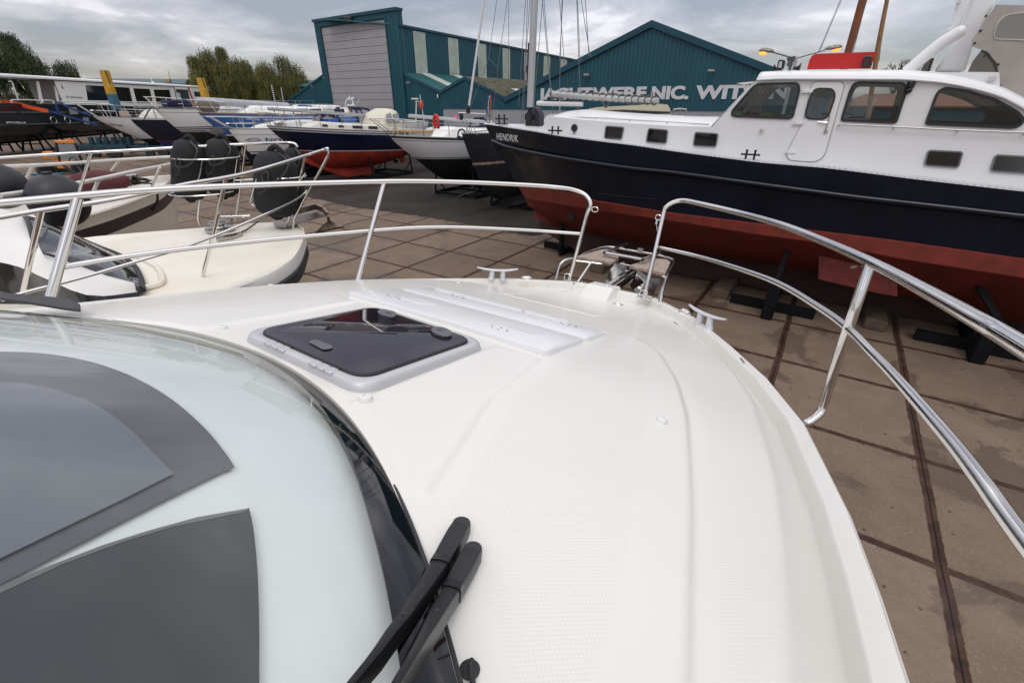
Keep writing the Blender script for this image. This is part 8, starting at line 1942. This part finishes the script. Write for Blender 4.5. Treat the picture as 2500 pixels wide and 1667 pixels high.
# lift posts of the boat trailer: yellow top, blue foot
YEL=mat('yellow_post_paint',(.50,.28,.02),.6,var=.3,vscale=1.5,detail=7); BLP=mat('blue_post_paint',(.04,.13,.20),.6,var=.2,vscale=1.5); GRP=mat('grey_post_back',(.25,.25,.22),.7)
def post(label,top,mid,bot,w0,w1,Yd,mlow=BLP):
    b0=D(*bot,Yd); o=thing('lift_post',label,'post',(b0.x,b0.y,0),group='yellow and blue trailer posts'); dz=Vector((0,.5,0))
    def quad(a,b_,wa,wb): 
        A=D(a[0]-wa/2,a[1],Yd);B=D(a[0]+wa/2,a[1],Yd);C=D(b_[0]+wb/2,b_[1],Yd);D_=D(b_[0]-wb/2,b_[1],Yd); return [A,B,C,D_]
    q=MB(); q.poly(quad(top,mid,w0,(w0+w1)/2),dz); q.build('upper_post',YEL,o,smooth=0)
    q=MB(); q.poly(quad(mid,bot,(w0+w1)/2,w1),dz); e=D(*bot,Yd); q.build('lower_post',mlow,o,smooth=0); q=MB(); q.beam(e+Vector((0,.25,0)),Vector((e.x+.1,e.y+.25,0.1)),.6,.4); q.build('trailer_leg',STD,o,smooth=0)
    q=MB(); a=D(top[0]+w0/2,top[1],Yd); q.tube([a,D(top[0]+w0/2+8,top[1]+20,Yd),D(mid[0]+2,mid[1]-25,Yd)],.04,5,smooth=3); q.build('cable',BLACKP,o); return o
post('tall yellow and blue post standing in front of the barge windows',(249,172),(267,230),(281,268),14,18,47)
post('yellow post in front of the brown door of the barge wheelhouse',(485,190),(499,241),(502,248),13,16,52)
post('short yellow-topped post behind the barge roof beside the dark willow',(179,177),(181,183),(185,200),14,14,100,GRP)
post('short yellow-topped post behind the barge roof, right of the aerial',(407,194),(408,198),(410,208),13,13,110,GRP)
# --- orange compact loader
lY=33.0
ld_=thing('compact_loader','orange compact loader with a glazed cab parked on the slabs, far left','loader',(D(160,430,lY).x,lY,0))
OR=mat('orange_machine_paint',(.62,.20,.015),.45,var=.2,vscale=4); 
def LDp(x,y,d=0): return D(x,y,lY+d)
AW=Vector((-.67,.74,0))
q=MB(); q.poly([LDp(103,373),(LDp(128,372)),LDp(136,380),LDp(136,392),LDp(104,388)],AW*1.2); q.poly([LDp(135,392),LDp(200,396),LDp(196,412),LDp(140,412)],AW*1.2); bdy=q.build('body',OR,ld_,bevel=.03)
q=MB()
for a,b_ in(((137,349),(146,395)),((183,350),(200,395))): 
    for d in(0,1.2): q=MB(); q.beam(LDp(*a,d),LDp(*b_,d),.10,.10); q.build('cab_pillar',BLACKP,ld_)
q=MB(); q.poly([LDp(134,345),LDp(181,345),LDp(184,350),LDp(135,350)],AW*1.3); q.box(LDp(171,343.5,.6),(.3,.3,.14),bev=.04); q.build('cab_roof',OR,ld_)
q=MB(); q.sphere(LDp(172,342,.5),.10,n=10); q.build('beacon',mat('red_orange_beacon',(.8,.08,.02),.4),ld_)
q=MB(); q.poly([LDp(141,353),LDp(181,353),LDp(192,391),LDp(150,391)],AW*.03); q.build('windscreen',mat('pale_cab_glass',(.20,.23,.24),.1,coat=.5),ld_)
for x,y,r,d in((112,416,.50,.1),(196,410,.50,.1),(150,412,.42,1.3)):
    q=MB(); c=LDp(x,y,d); q.lathe([(.001,-.16),(r*.55,-.18),(r*.95,-.17),(r,-.08),(r,.08),(r*.95,.17),(r*.55,.18),(.001,.16)],c,rot=Matrix.Rotation(R(70),3,'Z')@Matrix.Rotation(R(90),3,'X'),n=22); q.build('wheel',RUBBER,ld_,smooth=40)
q=MB(); q.beam(LDp(150,400,-.3),LDp(185,425,-1.2),.10,.16); q.beam(LDp(180,395,-.3),LDp(205,428,-1.2),.10,.16); q.tube([LDp(172,402,-.4),LDp(170,388,-.4),LDp(182,384,-.5),LDp(188,400,-.6)],.035,6,smooth=3); q.build('lift_arm',BLACKP,ld_)
q=MB(); q.poly([LDp(118,378,-.02),LDp(128,378,-.02),LDp(130,386,-.02),LDp(119,386,-.02)],AW*.02); q.build('headlamp',STEELD,bdy,root=ld_)
q=MB(); q.tube([P(46,427,.06),P(155,424,.06)],.06,6); tag(q.build('blue_pipe',mat('blue_pipe_paint',(.02,.13,.22),.5)),'blue bar lying on the slabs left of the orange loader','pipe')
TRB=mat('dark_teal_trailer_paint',(.012,.05,.075),.6,var=.4,vscale=2)
for k,(x0,x1,y,Yt,lab) in enumerate(((205,320,384,40.,'low dark teal boat trailer under the flared white motor yacht'),(330,560,386,37.5,'low dark teal boat trailer under the striped and the dark yachts'))):
    a=P(x0,y);b_=P(x1,y); o=thing('boat_trailer',lab,'trailer',(a+b_)/2,group='low boat trailers'); q=MB()
    for dz_ in(0,2.2): q.beam(a+Vector((0,dz_,.75)),b_+Vector((0,dz_,.75)),.3,.5)
    for t in np.linspace(.1,.9,6): p=a.lerp(b_,t); q.beam(p+Vector((0,-.1,.7)),p+Vector((0,2.3,.7)),.25,.3); q.beam(p+Vector((0,1,.8)),p+Vector((0,1,1.6)),.3,.3)
    q.build('chassis',TRB,o,smooth=0)
    for t in(.2,.35,.65,.8):
        p=a.lerp(b_,t)+Vector((0,-.25,.38)); q=MB(); q.lathe([(.001,-.13),(.22,-.14),(.36,-.13),(.38,-.06),(.38,.06),(.36,.13),(.22,.14),(.001,.13)],p,rot=Matrix.Rotation(R(90),3,'X'),n=18); q.build('wheel',RUBBER,o,smooth=40)
# stands below the barge
for k,x in enumerate((20,95,175,280)):
    p=P(x,372-k*3,0); o=thing('trestle',['trestle under the barge, nearest the left frame edge','trestle under the barge, left of the loader cab','trestle under the barge, right behind the loader cab','trestle under the barge bow beyond the blue strap'][k],'trestle',p,group='dark trestles under the barge'); q=MB()
    for s in(-1,1):
        for t in(-1,1): q.beam(p+Vector((s*1.1,t*.5,.05)),p+Vector((s*.6,t*.2,1.7)),.14,.14)
    q.beam(p+Vector((-1.3,0,1.75)),p+Vector((1.3,0,1.75)),.3,.25); q.beam(p+Vector((-1.0,-.5,.7)),p+Vector((1.0,-.5,.7)),.1,.1); q.build('frame',STD,o)
# white marker staffs
for x0,y0,x1,y1,lab in((663,208,672,250,'black and white striped staff standing left of the door tower'),(686,214,692,250,'thin grey lamp post left of the door tower')):
    a=D(x0,y0,50);b_=D(x1,y1,50); o=thing('striped_staff' if x0<680 else 'lamp_post',lab,'pole',(b_.x,b_.y,0)); q=MB(); q.tube([a,b_,Vector((b_.x,b_.y,0))],.05 if x0>680 else .08,8); q.build('pole',mat('staff_white',(.6,.6,.6),.6) if x0<680 else GREYM,o)
    if x0<680:
        for k in range(9): q=MB(); t=k/9+.03; q.tube([a.lerp(b_,t),a.lerp(b_,t+.05)],.085,8); q.build('black_band',BLACKP,o)
